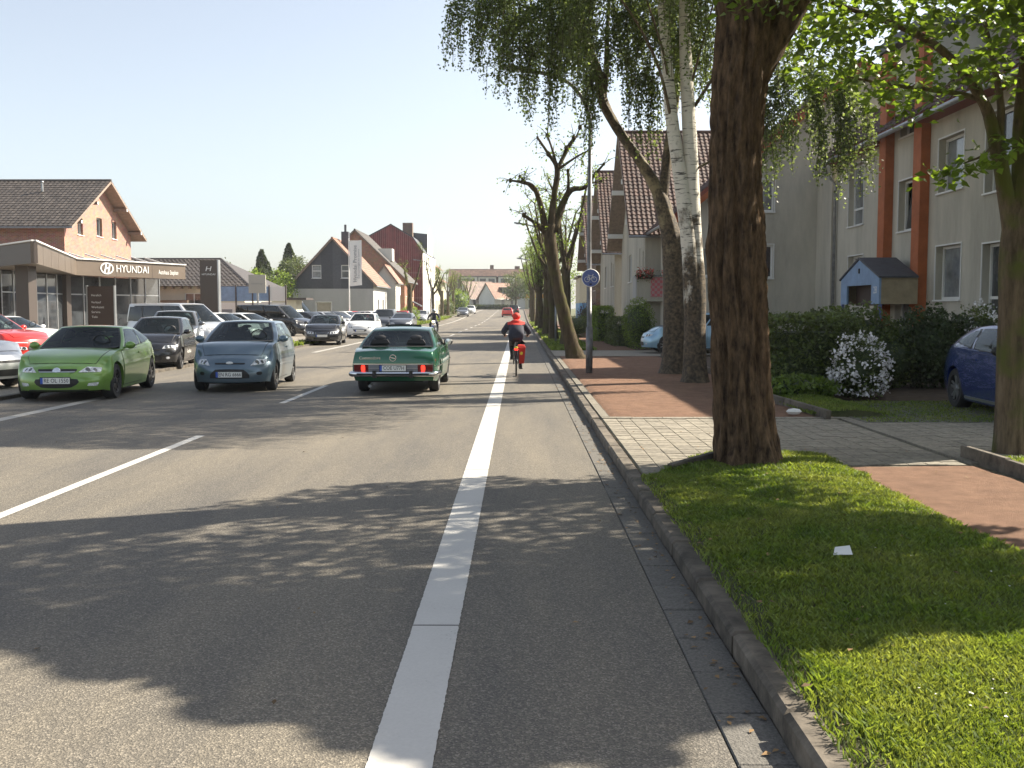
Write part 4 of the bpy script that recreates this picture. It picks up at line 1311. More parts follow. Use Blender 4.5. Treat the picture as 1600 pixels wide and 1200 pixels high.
rest.build('pavers', 'paver', drive)['kind'] = 'stuff'
st = MB()
for i in range(10): st.box(4.69, 10.56 + .45 * i, .05, 4.87, 11.0 + .45 * i, .122 + random.uniform(-.003, .003))
st.build('light_strip', 'paver', drive)
st = MB()
for i in range(8): st.box(1.215 + .45 * i, 14.90, .05, 1.655 + .45 * i, 15.06, .124 + random.uniform(-.003, .003))
st.build('edge_course', 'paver', drive)
# parking bay of grid pavers grown over with grass
bay = thing('grid_paver_bay', (8, 17, 0), None, None); bay['kind'] = 'structure'
sheet('bed', 4.9, 11.05, 14.4, 18.0, .100, 'turf', kind=None, parent=bay)
gs = MB()
for i in range(20):
    for j in range(11):
        x, y = 5.05 + .3 * i, 14.6 + .3 * j
        gs.box(x - .13, y - .13, .06, x + .13, y - .07, .112); gs.box(x - .13, y + .07, .06, x + .13, y + .13, .112)
        gs.box(x - .13, y - .068, .06, x - .07, y + .068, .112); gs.box(x + .07, y - .068, .06, x + .13, y + .068, .112)
gs.build('grid_stones', 'gridstone', bay)['kind'] = 'stuff'
# second driveway farther along
d2 = thing('driveway', (6, 37, 0), None, None); d2['kind'] = 'structure'
sheet('bed', 1.206, 14, 34.6, 39.3, .117, 'paver', kind=None, parent=d2)
ed = MB(); ed.box(4.80, 34.40, .05, 9.0, 34.52, .17); ed.build('edge_course', 'kerb', d2)

# grass verges
def verge_edge(y):  # the near verge tapers round the big tree
    return 3.18 + .08 * math.sin(y * .9)
tv = rough_sheet('verge_soil', 1.145, verge_edge, -3, 9.75, .135, 'turf', .02, (22, 120), crown=.02, edge=.05); tv['kind'] = 'structure'
def t0(y): return 1.17 + max(0, (y - 9.5)) * .55
def t1(y): return 3.3
tv2 = rough_sheet('verge_soil', t0, t1, 9.4, 11.1, .14, 'turf', .02, (16, 20), crown=.03, edge=.10); tv2['kind'] = 'structure'
lawn = rough_sheet('lawn', 4.86, 10.9, -3, 10.95, .135, 'turf', .02, (30, 60)); lawn['kind'] = 'structure'
fv = rough_sheet('far_verge', 1.22, 2.95, 39.2, 170, .125, 'turf', .02, (10, 120)); fv['kind'] = 'structure'
bed = rough_sheet('planting_bed', 4.86, 11.0, 18.0, 34.4, .125, 'soil', .03, (20, 40)); bed['kind'] = 'structure'
bed = rough_sheet('planting_bed', 4.9, 6.9, 39.4, 100, .125, 'soil', .02, (8, 60)); bed['kind'] = 'structure'
strip_ = rough_sheet('grass_strip', 4.35, 5.5, 15.2, 18.9, .15, 'turf', .03, (12, 40), crown=.05, edge=.06); strip_['kind'] = 'structure'

def blades(name, m, regions, hgt=(.018, .046), w=.0036, parent=None):
    """regions: [(x0,x1,y0,y1,z,count)] -> one mesh of grass blades"""
    V, F = [], []
    base = 0
    for x0, x1, y0, y1, z, n, *rest_ in regions:
        x = rng.uniform(x0, x1, n); y = rng.uniform(y0, y1, n)
        if rest_:
            keep = np.array([rest_[0](a, b) for a, b in zip(x, y)]); x, y = x[keep], y[keep]; n = len(x)
        zz = None if callable(z) else (z + np.array([gz(b) if b > 100 else 0 for b in y]) if y1 > 100 else np.full(n, z))
        if callable(z): zz = np.array([z(a, b) for a, b in zip(x, y)])
        pn = np.array([noise.noise(Vector((a * 2.4, b * 2.4, 1.5))) for a, b in zip(x, y)])
        h = rng.uniform(hgt[0], hgt[1], n) * (1 + .55 * pn); a = rng.uniform(0, 6.283, n); dx, dy = np.cos(a), np.sin(a)
        ln_ = rng.uniform(.25, 1.1, n) * h; b = rng.uniform(0, 6.283, n)
        ww = w * np.maximum(1, y / 7.0)
        v = np.empty((n, 4, 3))
        v[:, 0] = np.stack([x - dx * ww, y - dy * ww, zz], 1); v[:, 1] = np.stack([x + dx * ww, y + dy * ww, zz], 1)
        v[:, 2] = np.stack([x + np.cos(b) * ln_ * .45 + dx * ww * .8, y + np.sin(b) * ln_ * .45 + dy * ww * .8, zz + h * .7], 1)
        v[:, 3] = np.stack([x + np.cos(b) * ln_, y + np.sin(b) * ln_, zz + h], 1)
        V.append(v.reshape(-1, 3)); F.append(np.arange(4 * n).reshape(n, 4)[:, [0, 1, 2, 3]] + base); base += 4 * n
    o = link_mesh(name, np.concatenate(V), np.concatenate(F), m, parent)
    tag(o, kind='stuff'); return o
def bump_z(z, amp, crown, fx0, fx1):
    return lambda a, b: z - .004 + amp * noise.noise(Vector((a * 1.3, b * 1.3, 0))) + amp * .5 * noise.noise(Vector((a * 4, b * 4, 2))) + crown * math.sin(math.pi * min(1, max(0, (a - fx0) / (fx1 - fx0))))
zv1, zv2, zv3, zv4 = bump_z(.135, .02, .02, 1.145, 3.2), bump_z(.14, .02, .03, 1.3, 3.3), bump_z(.135, .02, 0, 0, 1), bump_z(.15, .03, .05, 4.35, 5.5)
def thin(a, b):  # bare soil along the kerb, worn patches
    e = 1.15 + .12 + .16 * noise.noise(Vector((b * 1.6, 0, 0)))
    if a < e and random.random() < .8: return False
    return noise.noise(Vector((a * 1.6, b * 1.6, 7))) > -.5 or random.random() < .45
g = blades('grass', 'blade', [(1.15, 3.2, 2.5, 5.2, zv1, 95000, thin), (1.15, 3.25, 5.2, 9.7, zv1, 90000, thin), (1.2, 3.3, 9.5, 11.05, zv2, 20000, lambda a, b: a > t0(b) + .02 and math.hypot(a - 2.3, b - 10.4) > .34),
                              (4.88, 8.5, 6.0, 10.95, zv3, 28000), (4.35, 5.5, 15.2, 18.9, zv4, 9000), (4.95, 8.0, 14.5, 17.8, .10, 9000)])
g['label'] = 'short green lawn grass on the verge beside the kerb'; g['category'] = 'grass'
g = blades('grass', 'blade', [(1.25, 2.95, 39.2, 60, .125, 9000), (1.25, 2.95, 60, 120, .125, 6000)], hgt=(.06, .12), w=.008)
g['label'] = 'grass on the far verge beyond the second driveway'; g['category'] = 'grass'
# daisies
C_ = [(1.85 + random.gauss(0, .12), 3.98 + random.gauss(0, .12), .185) for _ in range(9)] + [(random.uniform(1.5, 3.1), random.uniform(3.8, 9.5), .19) for _ in range(12)]
o = leaf_mesh('daisies', C_, .014, 'white', None, up=.85, aspect=1.0, jit=.2); tag(o, 'tiny white daisies dotted in the verge grass', 'daisies', kind='stuff')

# dry leaves and crumbs gathered in the gutter, along the kerb and in the grass
n_ = 420; yy_ = rng.uniform(3.5, 26, n_); xx_ = 1.04 - np.abs(rng.normal(0, .10, n_))
L1 = np.stack([xx_, yy_, np.full(n_, .010)], 1)
n_ = 170; L2 = np.stack([rng.uniform(1.1, 3.2, n_), rng.uniform(3.4, 10.2, n_), rng.uniform(.155, .185, n_)], 1)
n_ = 160; L3 = np.stack([rng.uniform(1.4, 4.6, n_), rng.uniform(9.6, 26, n_), np.full(n_, .128)], 1)
n_ = 45; L4 = np.stack([rng.uniform(-8, .8, n_), rng.uniform(4, 20, n_), np.full(n_, .008)], 1)
D('dry_leaf', (.20, .12, .05), .8, island=.5)
o = leaf_mesh('fallen_leaves', np.concatenate([L1, L2, L3, L4]), .032, 'dry_leaf', None, up=.8, jit=.6); tag(o, 'small dry brown leaves scattered along the gutter and the verge', 'leaves', kind='stuff')

# left side: kerb, forecourt
lk = MB()
for i in range(60):
    y = 6 + 2.0 * i
    if 44 < y < 46: continue
    lk.box(KL - .14, y, -.1, KL, y + 1.985, .07 + random.uniform(-.004, .004))
for y in range(126, 232, 4): lk.hexa([(KL - .14, y, gz(y) - .1), (KL, y, gz(y) - .1), (KL, y + 3.98, gz(y + 4) - .1), (KL - .14, y + 3.98, gz(y + 4) - .1), (KL - .14, y, gz(y) + .09), (KL, y, gz(y) + .09), (KL, y + 3.98, gz(y + 4) + .09), (KL - .14, y + 3.98, gz(y + 4) + .09)])
tag(lk.build('left_kerb', 'kerb'), kind='structure')
sheet('forecourt', -80, KL - .142, -8, 92, .045, 'lot')
sheet('left_pavement', -13.0, KL - .142, 92, 232, .075, 'lot')
lv = rough_sheet('left_verge', -12.2, -9.95, 84, 225, .10, 'turf', .03, (8, 120)); lv['kind'] = 'structure'
g = blades('weeds', 'blade', [(-10.3, -9.75, 44.5, 50.5, .05, 900, lambda a, b: noise.noise(Vector((a * 2, b * 1.5, 3))) > .12), (-12.2, -9.95, 84, 150, .10, 9000)], hgt=(.08, .22), w=.012)
g['label'] = 'weeds and rough grass along the left kerb'; g['category'] = 'weeds'

# ================================================================== BUILDINGS, RIGHT SIDE
# apartment house with orange pilasters: long front facing the street
AX = 11.1
apt = thing('apartment_house', (15, 26, 0), 'long grey rendered apartment house with two orange pilasters and a blue porch', 'apartment house')
apt_w = {'-X': [(25.95, 27.5, 1.95, 3.35, {'trim': 'frame_white'}), (23.25, 24.75, 1.5, 3.25, {'trans': (.27,), 'trim': 'frame_white'}), (19.4, 21.0, 1.95, 3.4, {}),
                (25.95, 27.5, 4.75, 6.15, {'trim': 'frame_white'}), (23.25, 24.75, 4.45, 6.3, {'trim': 'frame_white'}), (19.4, 21.0, 4.75, 6.2, {}),
                (33.4, 34.9, 4.45, 6.45, {'trans': (.28,), 'trim': 'frame_white'}), (33.3, 34.8, 1.95, 3.45, {'mull': (.5,), 'trim': 'frame_white'}),
                (29.05, 30.3, 3.95, 5.4, {'tilt': True, 'trim': 'frame_white'}), (29.05, 30.3, 6.65, 8.0, {'trim': 'frame_white'}),
                (29.2, 30.4, -.02, 2.05, {'sill': False, 'mull': (.45,), 'fm': 'frame_white'})]}
w = MB()
wall(w, '-X', AX, 16.3, 36.3, -1, [(16.3, 7.15), (28.15, 7.15), (28.15001, 9.4), (31.4, 9.4), (31.40001, 7.15), (36.3, 7.15)], [h[:4] for h in apt_w['-X']], .22)
wall(w, '-Y', 16.3, AX, 20, -1, [(AX, 7.15), (15.55, 11.0), (20, 7.15)], [], .1)
wall(w, '+Y', 36.3, AX, 20, -1, [(AX, 7.15), (15.55, 11.0), (20, 7.15)], [], .1)
wall(w, '+X', 20, 16.3, 36.3, -1, [(16.3, 7.15), (36.3, 7.15)], [], .1)
for yy in (28.15, 31.4): wall(w, '-Y' if yy < 30 else '+Y', yy, AX, 15, 7.0, [(AX, 9.4), (15, 9.4)], [], .1)
w.build('wall', 'stucco', apt)
for h in apt_w['-X']:
    kw = dict(rev=.22); kw.update(h[4]); window(apt, '-X', AX, *h[:4], **kw)
roof_pair(apt, AX, 20, 16.3, 36.3, 7.15, 11.0, 'y', .5, .35, 'tile_red', edge='verge_red', sides=(0,))
for yy in (28.35, 31.05):
    m_ = MB(); m_.box(AX - .26, yy - .27, -.5, AX - .003, yy + .27, 9.25); m_.build('pilaster', 'orange', apt)
m_ = MB(); m_.box(AX - .32, 27.95, 9.28, 15.2, 31.6, 9.55); m_.build('stair_tower_roof', 'slate', apt)
m_ = MB(); m_.tube([(AX - .58, 15.95, 6.72), (AX - .58, 36.6, 6.72)], .075, 8); gu = m_.build('gutter', 'zinc', apt, smooth=True)
m_ = MB(); m_.tube([(AX - .5, 36.1, 6.68), (AX - .42, 36.1, 6.4), (AX - .1, 36.1, 6.0), (AX - .1, 36.1, -.3)], .055, 8); m_.build('downpipe', 'zinc', apt, smooth=True)
m_ = MB(); m_.box(AX - .5, 16.4, 6.70, AX - .003, 28.05, 6.76); m_.box(AX - .5, 31.45, 6.70, AX - .003, 36.2, 6.76); m_.build('eaves_board', 'verge_red', apt)
# porch
po = thing('porch', (10.4, 29.7, 0), 'small porch with light blue gabled front and beige side panel beside the orange pilaster', 'porch')
px0, pa, pb = 9.78, 28.0, 31.3
F_ = lambda a, z, d: (px0 - d, a, z)
m_ = MB()
for poly in ([(pa, 1.84), (pa + .62, 1.84), (pa + .62, 2.38), (pa, 2.58)], [(pb - .55, 1.84), (pb, 1.84), (pb, 2.58), (pb - .55, 2.38)],
             [(pa + .62, 2.38), (pb - .55, 2.38), (pb, 2.58), ((pa + pb) / 2, 3.12), (pa, 2.58)]):
    m_.prism([F_(a, z, 0) for a, z in poly], (.06, 0, 0))
m_.build('front_panel', 'sky_blue', po)
m_ = MB(); m_.box(px0 + .30, pa + .6, 1.80, px0 + .36, pb - .5, 2.40); m_.build('recess', 'dark_wood', po)
m_ = MB(); m_.box(px0 + .062, pa, 1.84, AX - .27, pa + .06, 2.56); m_.build('side_panel', 'beige_panel', po); m_ = MB(); m_.box(px0 + .062, pb - .06, 1.84, AX - .003, pb, 2.56); m_.build('side_panel', 'beige_panel', po)
m_ = MB()
for a, b in ((pa - .08, (pa + pb) / 2), (pb + .08, (pa + pb) / 2)):
    m_.hexa([(px0 - .04, a, 2.55), (AX - .28, a, 2.55), (AX - .28, b, 3.13), (px0 - .04, b, 3.13), (px0 - .04, a, 2.60), (AX - .28, a, 2.60), (AX - .28, b, 3.18), (px0 - .04, b, 3.18)])
m_.build('roof', 'slate', po)
m_ = MB(); m_.box(px0 + .01, pa + .01, -.2, px0 + .09, pa + .09, 1.84); m_.build('post', 'sign_blue', po); m_ = MB(); m_.box(px0 + .01, pb - .09, -.2, px0 + .09, pb - .01, 1.84); m_.build('post', 'sign_blue', po)
text_mesh('28', .28, lambda x, y, d: Vector(F_(pa + .30 - x, 2.22 + y, d)), 'lettering', 'white', po, extrude=.004)
m_ = MB(); m_.box(px0 - .03, 29.6, 2.72, px0 - .001, 29.68, 2.86); m_.build('lamp', 'black', po)

# gabled house standing back, its gable towards the camera
gw = {'-Y': [(8.2, 9.4, 5.28, 6.45, {'trim': 'frame_white'}), (8.2, 9.4, 2.84, 4.07, {'trim': 'frame_white'}), (11.55, 12.35, 7.7, 8.75, {'trim': 'frame_white'}), (6.4, 7.3, 2.9, 4.0)]}
b, r = house('gabled_house', 'grey rendered house with broad gable and orange verge boards behind the big trunk', 6.0, 19.0, 38.2, 43.6, 4.75 + .5, 10.6, 'y', 'stucco', 'tile_red', gw, edge='verge_red', ov_v=.4, ov_e=.5)
m_ = MB()
for a, b_, z0_, z1_ in ((5.5, 12.5, 4.82, 10.58), (19.5, 12.5, 4.82, 10.58)):
    m_.hexa([(a, 37.785, z0_ - .22), (b_, 37.785, z1_ - .22), (b_, 37.795, z1_ - .22), (a, 37.795, z0_ - .22), (a, 37.76, z0_ + .02), (b_, 37.76, z1_ + .02), (b_, 37.797, z1_ + .02), (a, 37.797, z0_ + .02)])
m_.build('verge_board', 'orange', b)
m_ = MB(); m_.box(10.98, 36.4, -.5, 11.3, 38.19, 7.0); m_.build('link_wall', 'stucco', apt)

# row of houses with gables to the street
def row_house(y0, label, wm='stucco', h0=5.1, h1=9.85, n=0):
    wl = [(y0 + .5, y0 + .85, 3.0, 4.2), (y0 + 1.7, y0 + 2.05, 3.0, 4.4), (y0 + .5, y0 + .85, .6, 1.7), (y0 + 1.6, y0 + 1.95, .6, 1.9), (y0 + 5.2, y0 + 6.4, 3.0, 4.3), (y0 + 5.2, y0 + 6.4, .6, 1.9), (y0 + 3.6, y0 + 4.5, 6.2, 7.4)]
    b, r = house('row_house', label, 5.4, 17, y0, y0 + 10, h0, h1, 'x', wm, 'tile_red', {'-X': wl, '-Y': [(7.6, 8.8, 2.9, 4.2)]}, ov_v=.75, ov_e=.4, tw=.21, tl=.27, group='houses in the row with red tiled roofs')
    m_ = MB()
    for yy, zz in ((y0 + .55, h0 + .36), (y0 + 2.7, h0 + 2.35), (y0 + 7.3, h0 + 2.35), (y0 + 9.45, h0 + .36)):
        m_ = MB(); m_.box(4.62, yy - .09, zz - .12, 5.397, yy + .09, zz + .10); m_.build('purlin_end', 'white', b)
    return b
rh = row_house(44.2, 'first house of the row with red tiled roof and a flower balcony')
row_house(58.2, 'second house of the row with red tiled roof, pale wall with slit windows')
row_house(72.2, 'third house of the row with brown brick walls, partly behind the street trees', 'brick_brown')
# balcony of the first one
ba = thing('balcony', (5.9, 43.6, 2.1), 'balcony with pink patterned cloth and red geraniums on the pale row house', 'balcony')
m_ = MB(); m_.box(4.85, 43.0, 2.02, 6.9, 44.19, 2.18); m_.build('slab', 'stucco', ba)
m_ = MB(); m_.box(4.88, 43.03, 2.18, 4.93, 44.18, 3.05); m_.build('side_panel', 'stucco_w', ba)
m_ = MB(); m_.box(4.94, 43.03, 2.18, 5.50, 43.07, 3.05); m_.build('grey_panel', 'stucco', ba)
def chequer():
    m = mat('pink_cloth', (.5, .16, .17), .8); N, L = m.node_tree.nodes, m.node_tree.links
    c = N.new('ShaderNodeTexChecker'); c.inputs['Scale'].default_value = 9; c.inputs['Color1'].default_value = (.50, .13, .15, 1); c.inputs['Color2'].default_value = (.42, .26, .26, 1)
    g = N.new('ShaderNodeNewGeometry'); L.new(g.outputs['Position'], c.inputs['Vector']); L.new(c.outputs['Color'], N['Principled BSDF'].inputs['Base Color']); return m
M['cloth'] = chequer()
m_ = MB(); m_.box(5.51, 43.02, 2.2, 6.88, 43.06, 3.03); m_.build('cloth_panel', 'cloth', ba)
m_ = MB(); m_.tube([(4.88, 43.05, 3.08), (6.9, 43.05, 3.08)], .03, 6); m_.tube([(4.9, 43.05, 3.08), (4.9, 44.15, 3.08)], .03, 6); m_.build('rail', 'galv', ba)
for x0_, x1_, lab in ((4.95, 5.55, 'red geraniums hanging over the left corner of the balcony rail'), (6.0, 6.7, 'orange red geraniums in a box on the balcony rail')):
    fb = thing('flower_box', ((x0_ + x1_) / 2, 43.0, 3.05), lab, 'flower box', 'flower boxes on the balcony')
    m_ = MB(); m_.box(x0_, 42.84, 2.96, x1_, 42.99, 3.12); m_.build('box', 'dark_wood', fb)
    pts = np.stack([rng.uniform(x0_ - .05, x1_ + .05, 260), rng.normal(42.9, .09, 260), rng.normal(3.2, .10, 260)], 1)
    tag(leaf_mesh('flowers', pts, .07, 'petal_red', fb), kind='stuff'); leaf_mesh('leaves', pts + rng.normal(size=pts.shape) * .06 - [0, 0, .06], .07, 'leaf_hedge', fb)

# low shop with yellow and blue front far along the pavement
sh = thing('kiosk', (5.6, 92, 0), 'low flat roofed kiosk painted cream above and blue below', 'kiosk')
m_ = MB(); m_.box(5.3, 90, -.3, 9, 96, 2.2); m_.build('lower_wall', 'flat_blue', sh)
m_ = MB(); m_.box(5.3, 90, 2.2, 9, 96, 4.4); m_.build('upper_wall', 'stucco_cream', sh)
m_ = MB(); m_.box(5.15, 89.85, 4.4, 9.1, 96.1, 4.6); m_.build('roof', 'fascia_dark', sh)
m_ = MB(); m_.box(6.2, 89.93, .1, 7.4, 89.995, 1.4); m_.build('notice_board', 'white', sh)

# ================================================================== BUILDINGS, LEFT SIDE
# dealership: brick house behind
dw = {'+X': [(63.9, 64.7, 6.3, 7.35, {'rev': .2}), (66.8, 67.7, 6.4, 7.6, {'rev': .2}), (69.3, 70.1, 6.4, 7.55, {'rev': .2})]}
bh, r = house('brick_house', 'red brick house with dark tiled gable roof behind the showroom canopy', -46, -27.4, 62, 72.6, 6.9, 9.85, 'x', 'brick_red', 'tile_brown', dw, ov_e=.75, ov_v=.85, edge='timber', tw=.30, tl=.36, cat='house')
m_ = MB()
for yy, zz in ((62.4, 6.98), (64.9, 8.35), (69.7, 8.35), (72.2, 6.98)):
    m_ = MB(); m_.box(-27.39, yy - .09, zz - .12, -26.5, yy + .09, zz + .08); m_.build('purlin', 'timber', bh)
    m_ = MB(); m_.box(-26.498, yy - .085, zz - .11, -26.47, yy + .085, zz + .07); m_.build('purlin_cap', 'white', bh)
sk = MB()
def on_slope(x, t): return Vector((x, lerp(61.25, 67.3, t), lerp(6.49, 9.85, t) + .22))
sk.hexa([on_slope(-34.6, .22), on_slope(-33.3, .22), on_slope(-33.3, .44), on_slope(-34.6, .44)] + [p + Vector((0, -.08, .12)) for p in (on_slope(-34.6, .22), on_slope(-33.3, .22), on_slope(-33.3, .44), on_slope(-34.6, .44))])
sf = sk.build('skylight', 'zinc', bh)
sk = MB(); q = [on_slope(x, t) + Vector((0, -.10, .15)) for x, t in ((-34.5, .24), (-33.4, .24), (-33.4, .42), (-34.5, .42))]
sk.hexa(q + [p + Vector((0, -.01, .015)) for p in q]); sk.build('pane', 'wglass', sf)
m_ = MB(); p = on_slope(-30.3, .72); m_.tube([p, p + Vector((0, 0, .55))], .07, 8); m_.ball(p + Vector((0, 0, .6)), .12, .12, .08, 8); m_.build('vent_pipe', 'zinc', bh)
# long low hall to the right of it
hall = thing('low_hall', (-24, 84, 0), 'long low hall with brown tiled hip roof and cream wall behind the parked vans', 'hall')
hy0, hy1, hx0, hx1, he, hr = 78.5, 90, -38, -21.0, 3.5, 5.75
m_ = MB()
hh = [(-25.6, -24.2, .9, 2.9)]
wall(m_, '-Y', hy0, hx0, hx1, -.5, [(hx0, he), (hx1, he)], hh, .15); wall(m_, '+X', hx1, hy0, hy1, -.5, [(hy0, he), (hy1, he)], [], .15)
wall(m_, '+Y', hy1, hx0, hx1, -.5, [(hx0, he), (hx1, he)], [], .15); wall(m_, '-X', hx0, hy0, hy1, -.5, [(hy0, he), (hy1, he)], [], .15)
m_.build('wall', 'stucco_cream', hall)
window(hall, '-Y', hy0, *hh[0], rev=.15, mull=(.5,))
ym = (hy0 + hy1) / 2; ov = .6; rx = hx1 - 3.4
A, B_, C_, D_ = Vector((hx0 - ov, hy0 - ov, he - .1)), Vector((hx1 + ov, hy0 - ov, he - .1)), Vector((rx, ym, hr)), Vector((hx0 - ov, ym, hr))
m_ = MB()
m_.add([A, B_, C_, D_, Vector((hx0 - ov, hy1 + ov, he - .1)), Vector((hx1 + ov, hy1 + ov, he - .1))], [(0, 1, 2, 3), (1, 5, 2), (5, 4, 3, 2), (0, 4, 5, 1), (0, 3, 4)])
rf = m_.build('roof', 'tile_brown', hall)
tm = MB(); u = Vector((1, 0, 0)); v = (D_ - A).normalized(); n = u.cross(v); lv = (D_ - A).length
nr = 18
for i in range(nr):   # rows shorten up the hip
    t = i / nr; xe = lerp(B_.x, C_.x, t)
    tiles(tm, A + v * (lv * t), u, v, n, xe - A.x, lv / nr, .33, lv / nr, .035, .03)
tm.build('roof_tiles', 'tile_brown', rf)['kind'] = 'stuff'
m_ = MB(); m_.tube([D_, C_], .11, 8); m_.tube([C_, B_], .10, 8); m_.build('ridge_cap', 'tile_brown', rf)
m_ = MB()
for i in range(26): m_.box(hx0 + .5 + i * .65, hy0 - .55, he - .28, hx0 + .62 + i * .65, hy0 - .003, he - .12)
m_.build('rafter_ends', 'timber', hall)['kind'] = 'stuff'
m_ = MB(); m_.box(-31.5, 76.9, 2.05, -24.9, hy0 - .003, 2.35); m_.build('flat_canopy', 'fascia', hall)

# showroom: boomerang canopy
sr = thing('showroom', (-24, 56, 0), 'car showroom with brown boomerang shaped canopy over a glass front', 'showroom')
p0, p1, p2, p3, p4 = Vector((-25.5, 48.6, 0)), Vector((-20.1, 42.6, 0)), Vector((-25.0, 58.0, 0)), Vector((-21.6, 66.5, 0)), Vector((-28.5, 68.5, 0))
pl = Vector((-40, 62, 0)); zt_, zb_ = 4.5, 3.6
def fascia(a, b, nm, m, z0_=zb_, z1_=zt_, th=.14):
    d = (b - a).normalized(); n = Vector((d.y, -d.x, 0))
    m_ = MB(); pa_, pb_ = a, b
    m_.hexa([pa_ + Vector((0, 0, z0_)), pb_ + Vector((0, 0, z0_)), pb_ - n * th + Vector((0, 0, z0_)), pa_ - n * th + Vector((0, 0, z0_)),
             pa_ + Vector((0, 0, z1_)), pb_ + Vector((0, 0, z1_)), pb_ - n * th + Vector((0, 0, z1_)), pa_ - n * th + Vector((0, 0, z1_))])
    return m_.build(nm, m, sr), d, n
p0b = Vector((-30.5, 53.6, 0))
fascia(p0b, p1, 'fascia', 'fascia_dark'); f12, d12, n12 = fascia(p1 + Vector((0, .004, 0)), p2, 'fascia', 'fascia'); f23, d23, n23 = fascia(p2, p3, 'fascia', 'fascia')  # fascia facing the camera takes the darker brown as its shaded side
# panel joints: thin darker strips laid on the fascia face
for a, b, d in ((p1, p2, d12), (p2, p3, d23)):
    L_ = (b - a).length; k = int(L_ / 2.6)
    nn = Vector((d.y, -d.x, 0))
    for i in range(1, k): 
        m_ = MB(); c = a + d * (L_ * i / k) + nn * .001; m_.bar(c + Vector((0, 0, zb_)), c + Vector((0, 0, zt_)), .02, .01, up=nn)
        m_.build('panel_joint', 'fascia_dark', sr)
m_ = MB()   # soffit and roof slab
poly = [p0b, p1, p2, p3, p4, Vector((-34, 60, 0))]
poly = [p0b + Vector((.05, .15, 0)), p1 + Vector((-.15, .4, 0)), p2 + Vector((-.16, 0, 0)), p3 + Vector((-.18, -.05, 0)), p4, Vector((-34, 60, 0))]
m_.prism([p + Vector((0, 0, zb_ + .06)) for p in poly], (0, 0, .5)); m_.build('canopy_slab', 'fascia', sr)
m_ = MB()
for a, b in ((p1, p2), (p2, p3), (p0b, p1)): m_.bar(a + Vector((0, 0, zt_ + .035)), b + Vector((0, 0, zt_ + .035)), .2, .06)
m_.build('coping', 'white', sr)
m_ = MB()
for i in range(6):
    m_ = MB(); c = p2 + d23 * (1.2 + i * 1.25); m_.bar(c + Vector((-.2, 0, zt_ + .03)), c + Vector((-1.5, .3, zt_ + .42)), .07, .07); m_.build('roof_strut', 'white', sr)
def fmap(a, d, n, s, z): return lambda x, y, e: a + d * (s + x) + n * (.004 + e) + Vector((0, 0, z + y))
# emblem: slanted H in an oval, then the name
so = 2.3
lg = MB()
ring = []
for i in range(40):
    t = 2 * math.pi * i / 40; ring.append((.52 * math.cos(t), .34 * math.sin(t)))
fm_ = fmap(p2, d23, n23, so, 4.06)
outer = [fm_(x, y, .03) for x, y in ring]; inner = [fm_(x * .84, y * .80, .03) for x, y in ring]
outb = [fm_(x, y, 0) for x, y in ring]; inb = [fm_(x * .84, y * .80, 0) for x, y in ring]
k = 40
lg.add(outer + inner + outb + inb, [(i, (i + 1) % k, k + (i + 1) % k, k + i) for i in range(k)] + [(i, 2 * k + i, 2 * k + (i + 1) % k, (i + 1) % k) for i in range(k)] + [(k + i, k + (i + 1) % k, 3 * k + (i + 1) % k, 3 * k + i) for i in range(k)])
for poly in ([(-.26, -.24), (-.16, -.27), (.0, .24), (-.10, .27)], [(.02, -.27), (.14, -.24), (.28, .22), (.17, .26)], [(-.10, -.05), (.11, -.03), (.13, .07), (-.07, .05)]):
    lg.prism([fm_(x, y, .005) for x, y in poly], n23 * .03)
lg.build('emblem', 'silver_letter', sr)
text_mesh('HYUNDAI', .62, fmap(p2, d23, n23, so + 2.1, 4.06), 'lettering', 'silver_letter', sr, extrude=.03, sx=1.0)
text_mesh('Autohaus Stephan', .40, fmap(p2, d23, n23, 7.55, 3.98), 'lettering', 'white', sr, extrude=.02, sx=.62)
# glass front, set back below the canopy, in separate panes between posts
g0, g1, g2 = Vector((-25.8, 51.0, 0)), Vector((-26.3, 59.5, 0)), Vector((-23.6, 67.2, 0))
def glazing(a, b, n, top=3.64):
    d = (b - a) / n
    for i in range(n):
        s, e = a + d * i, a + d * (i + 1)
        m_ = MB(); m_.bar(s + d * .02 + Vector((0, 0, 1.9)), e - d * .02 + Vector((0, 0, 1.9)), .02, 3.4, mi=0); m_.build('pane', 'wglass', sr)
    m_ = MB()
    for i in range(n + 1): m_.box(a.x + d.x * i - .05, a.y + d.y * i - .05, 0, a.x + d.x * i + .05, a.y + d.y * i + .05, top)
    m_.bar(a + Vector((0, 0, 2.55)), b + Vector((0, 0, 2.55)), .06, .07); m_.bar(a + Vector((0, 0, .14)), b + Vector((0, 0, .14)), .08, .2)
    m_.build('glazing_frame', 'steel', sr)
glazing(g0, g1, 6); glazing(g1, g2, 6); glazing(Vector((-38, 62.5, 0)), g0, 7)
m_ = MB(); m_.box(-22.9, 46.6, 0, -22.3, 47.4, 3.66); m_.build('pillar', 'fascia_dark', sr); m_ = MB(); m_.box(-26.6, 58.9, 0, -26.0, 59.5, 3.66); m_.build('pillar', 'fascia_dark', sr)
m_ = MB(); m_.hexa([Vector((-40, 63.4, 0)), g0 + Vector((-.4, .6, 0)), Vector((-26.9, 60, 0)), Vector((-30, 68, 0))] + [p + Vector((0, 0, 3.6)) for p in (Vector((-40, 63.4, 0)), g0 + Vector((-.4, .6, 0)), Vector((-26.9, 60, 0)), Vector((-30, 68, 0)))]); m_.build('interior_wall', 'stucco_w', sr)
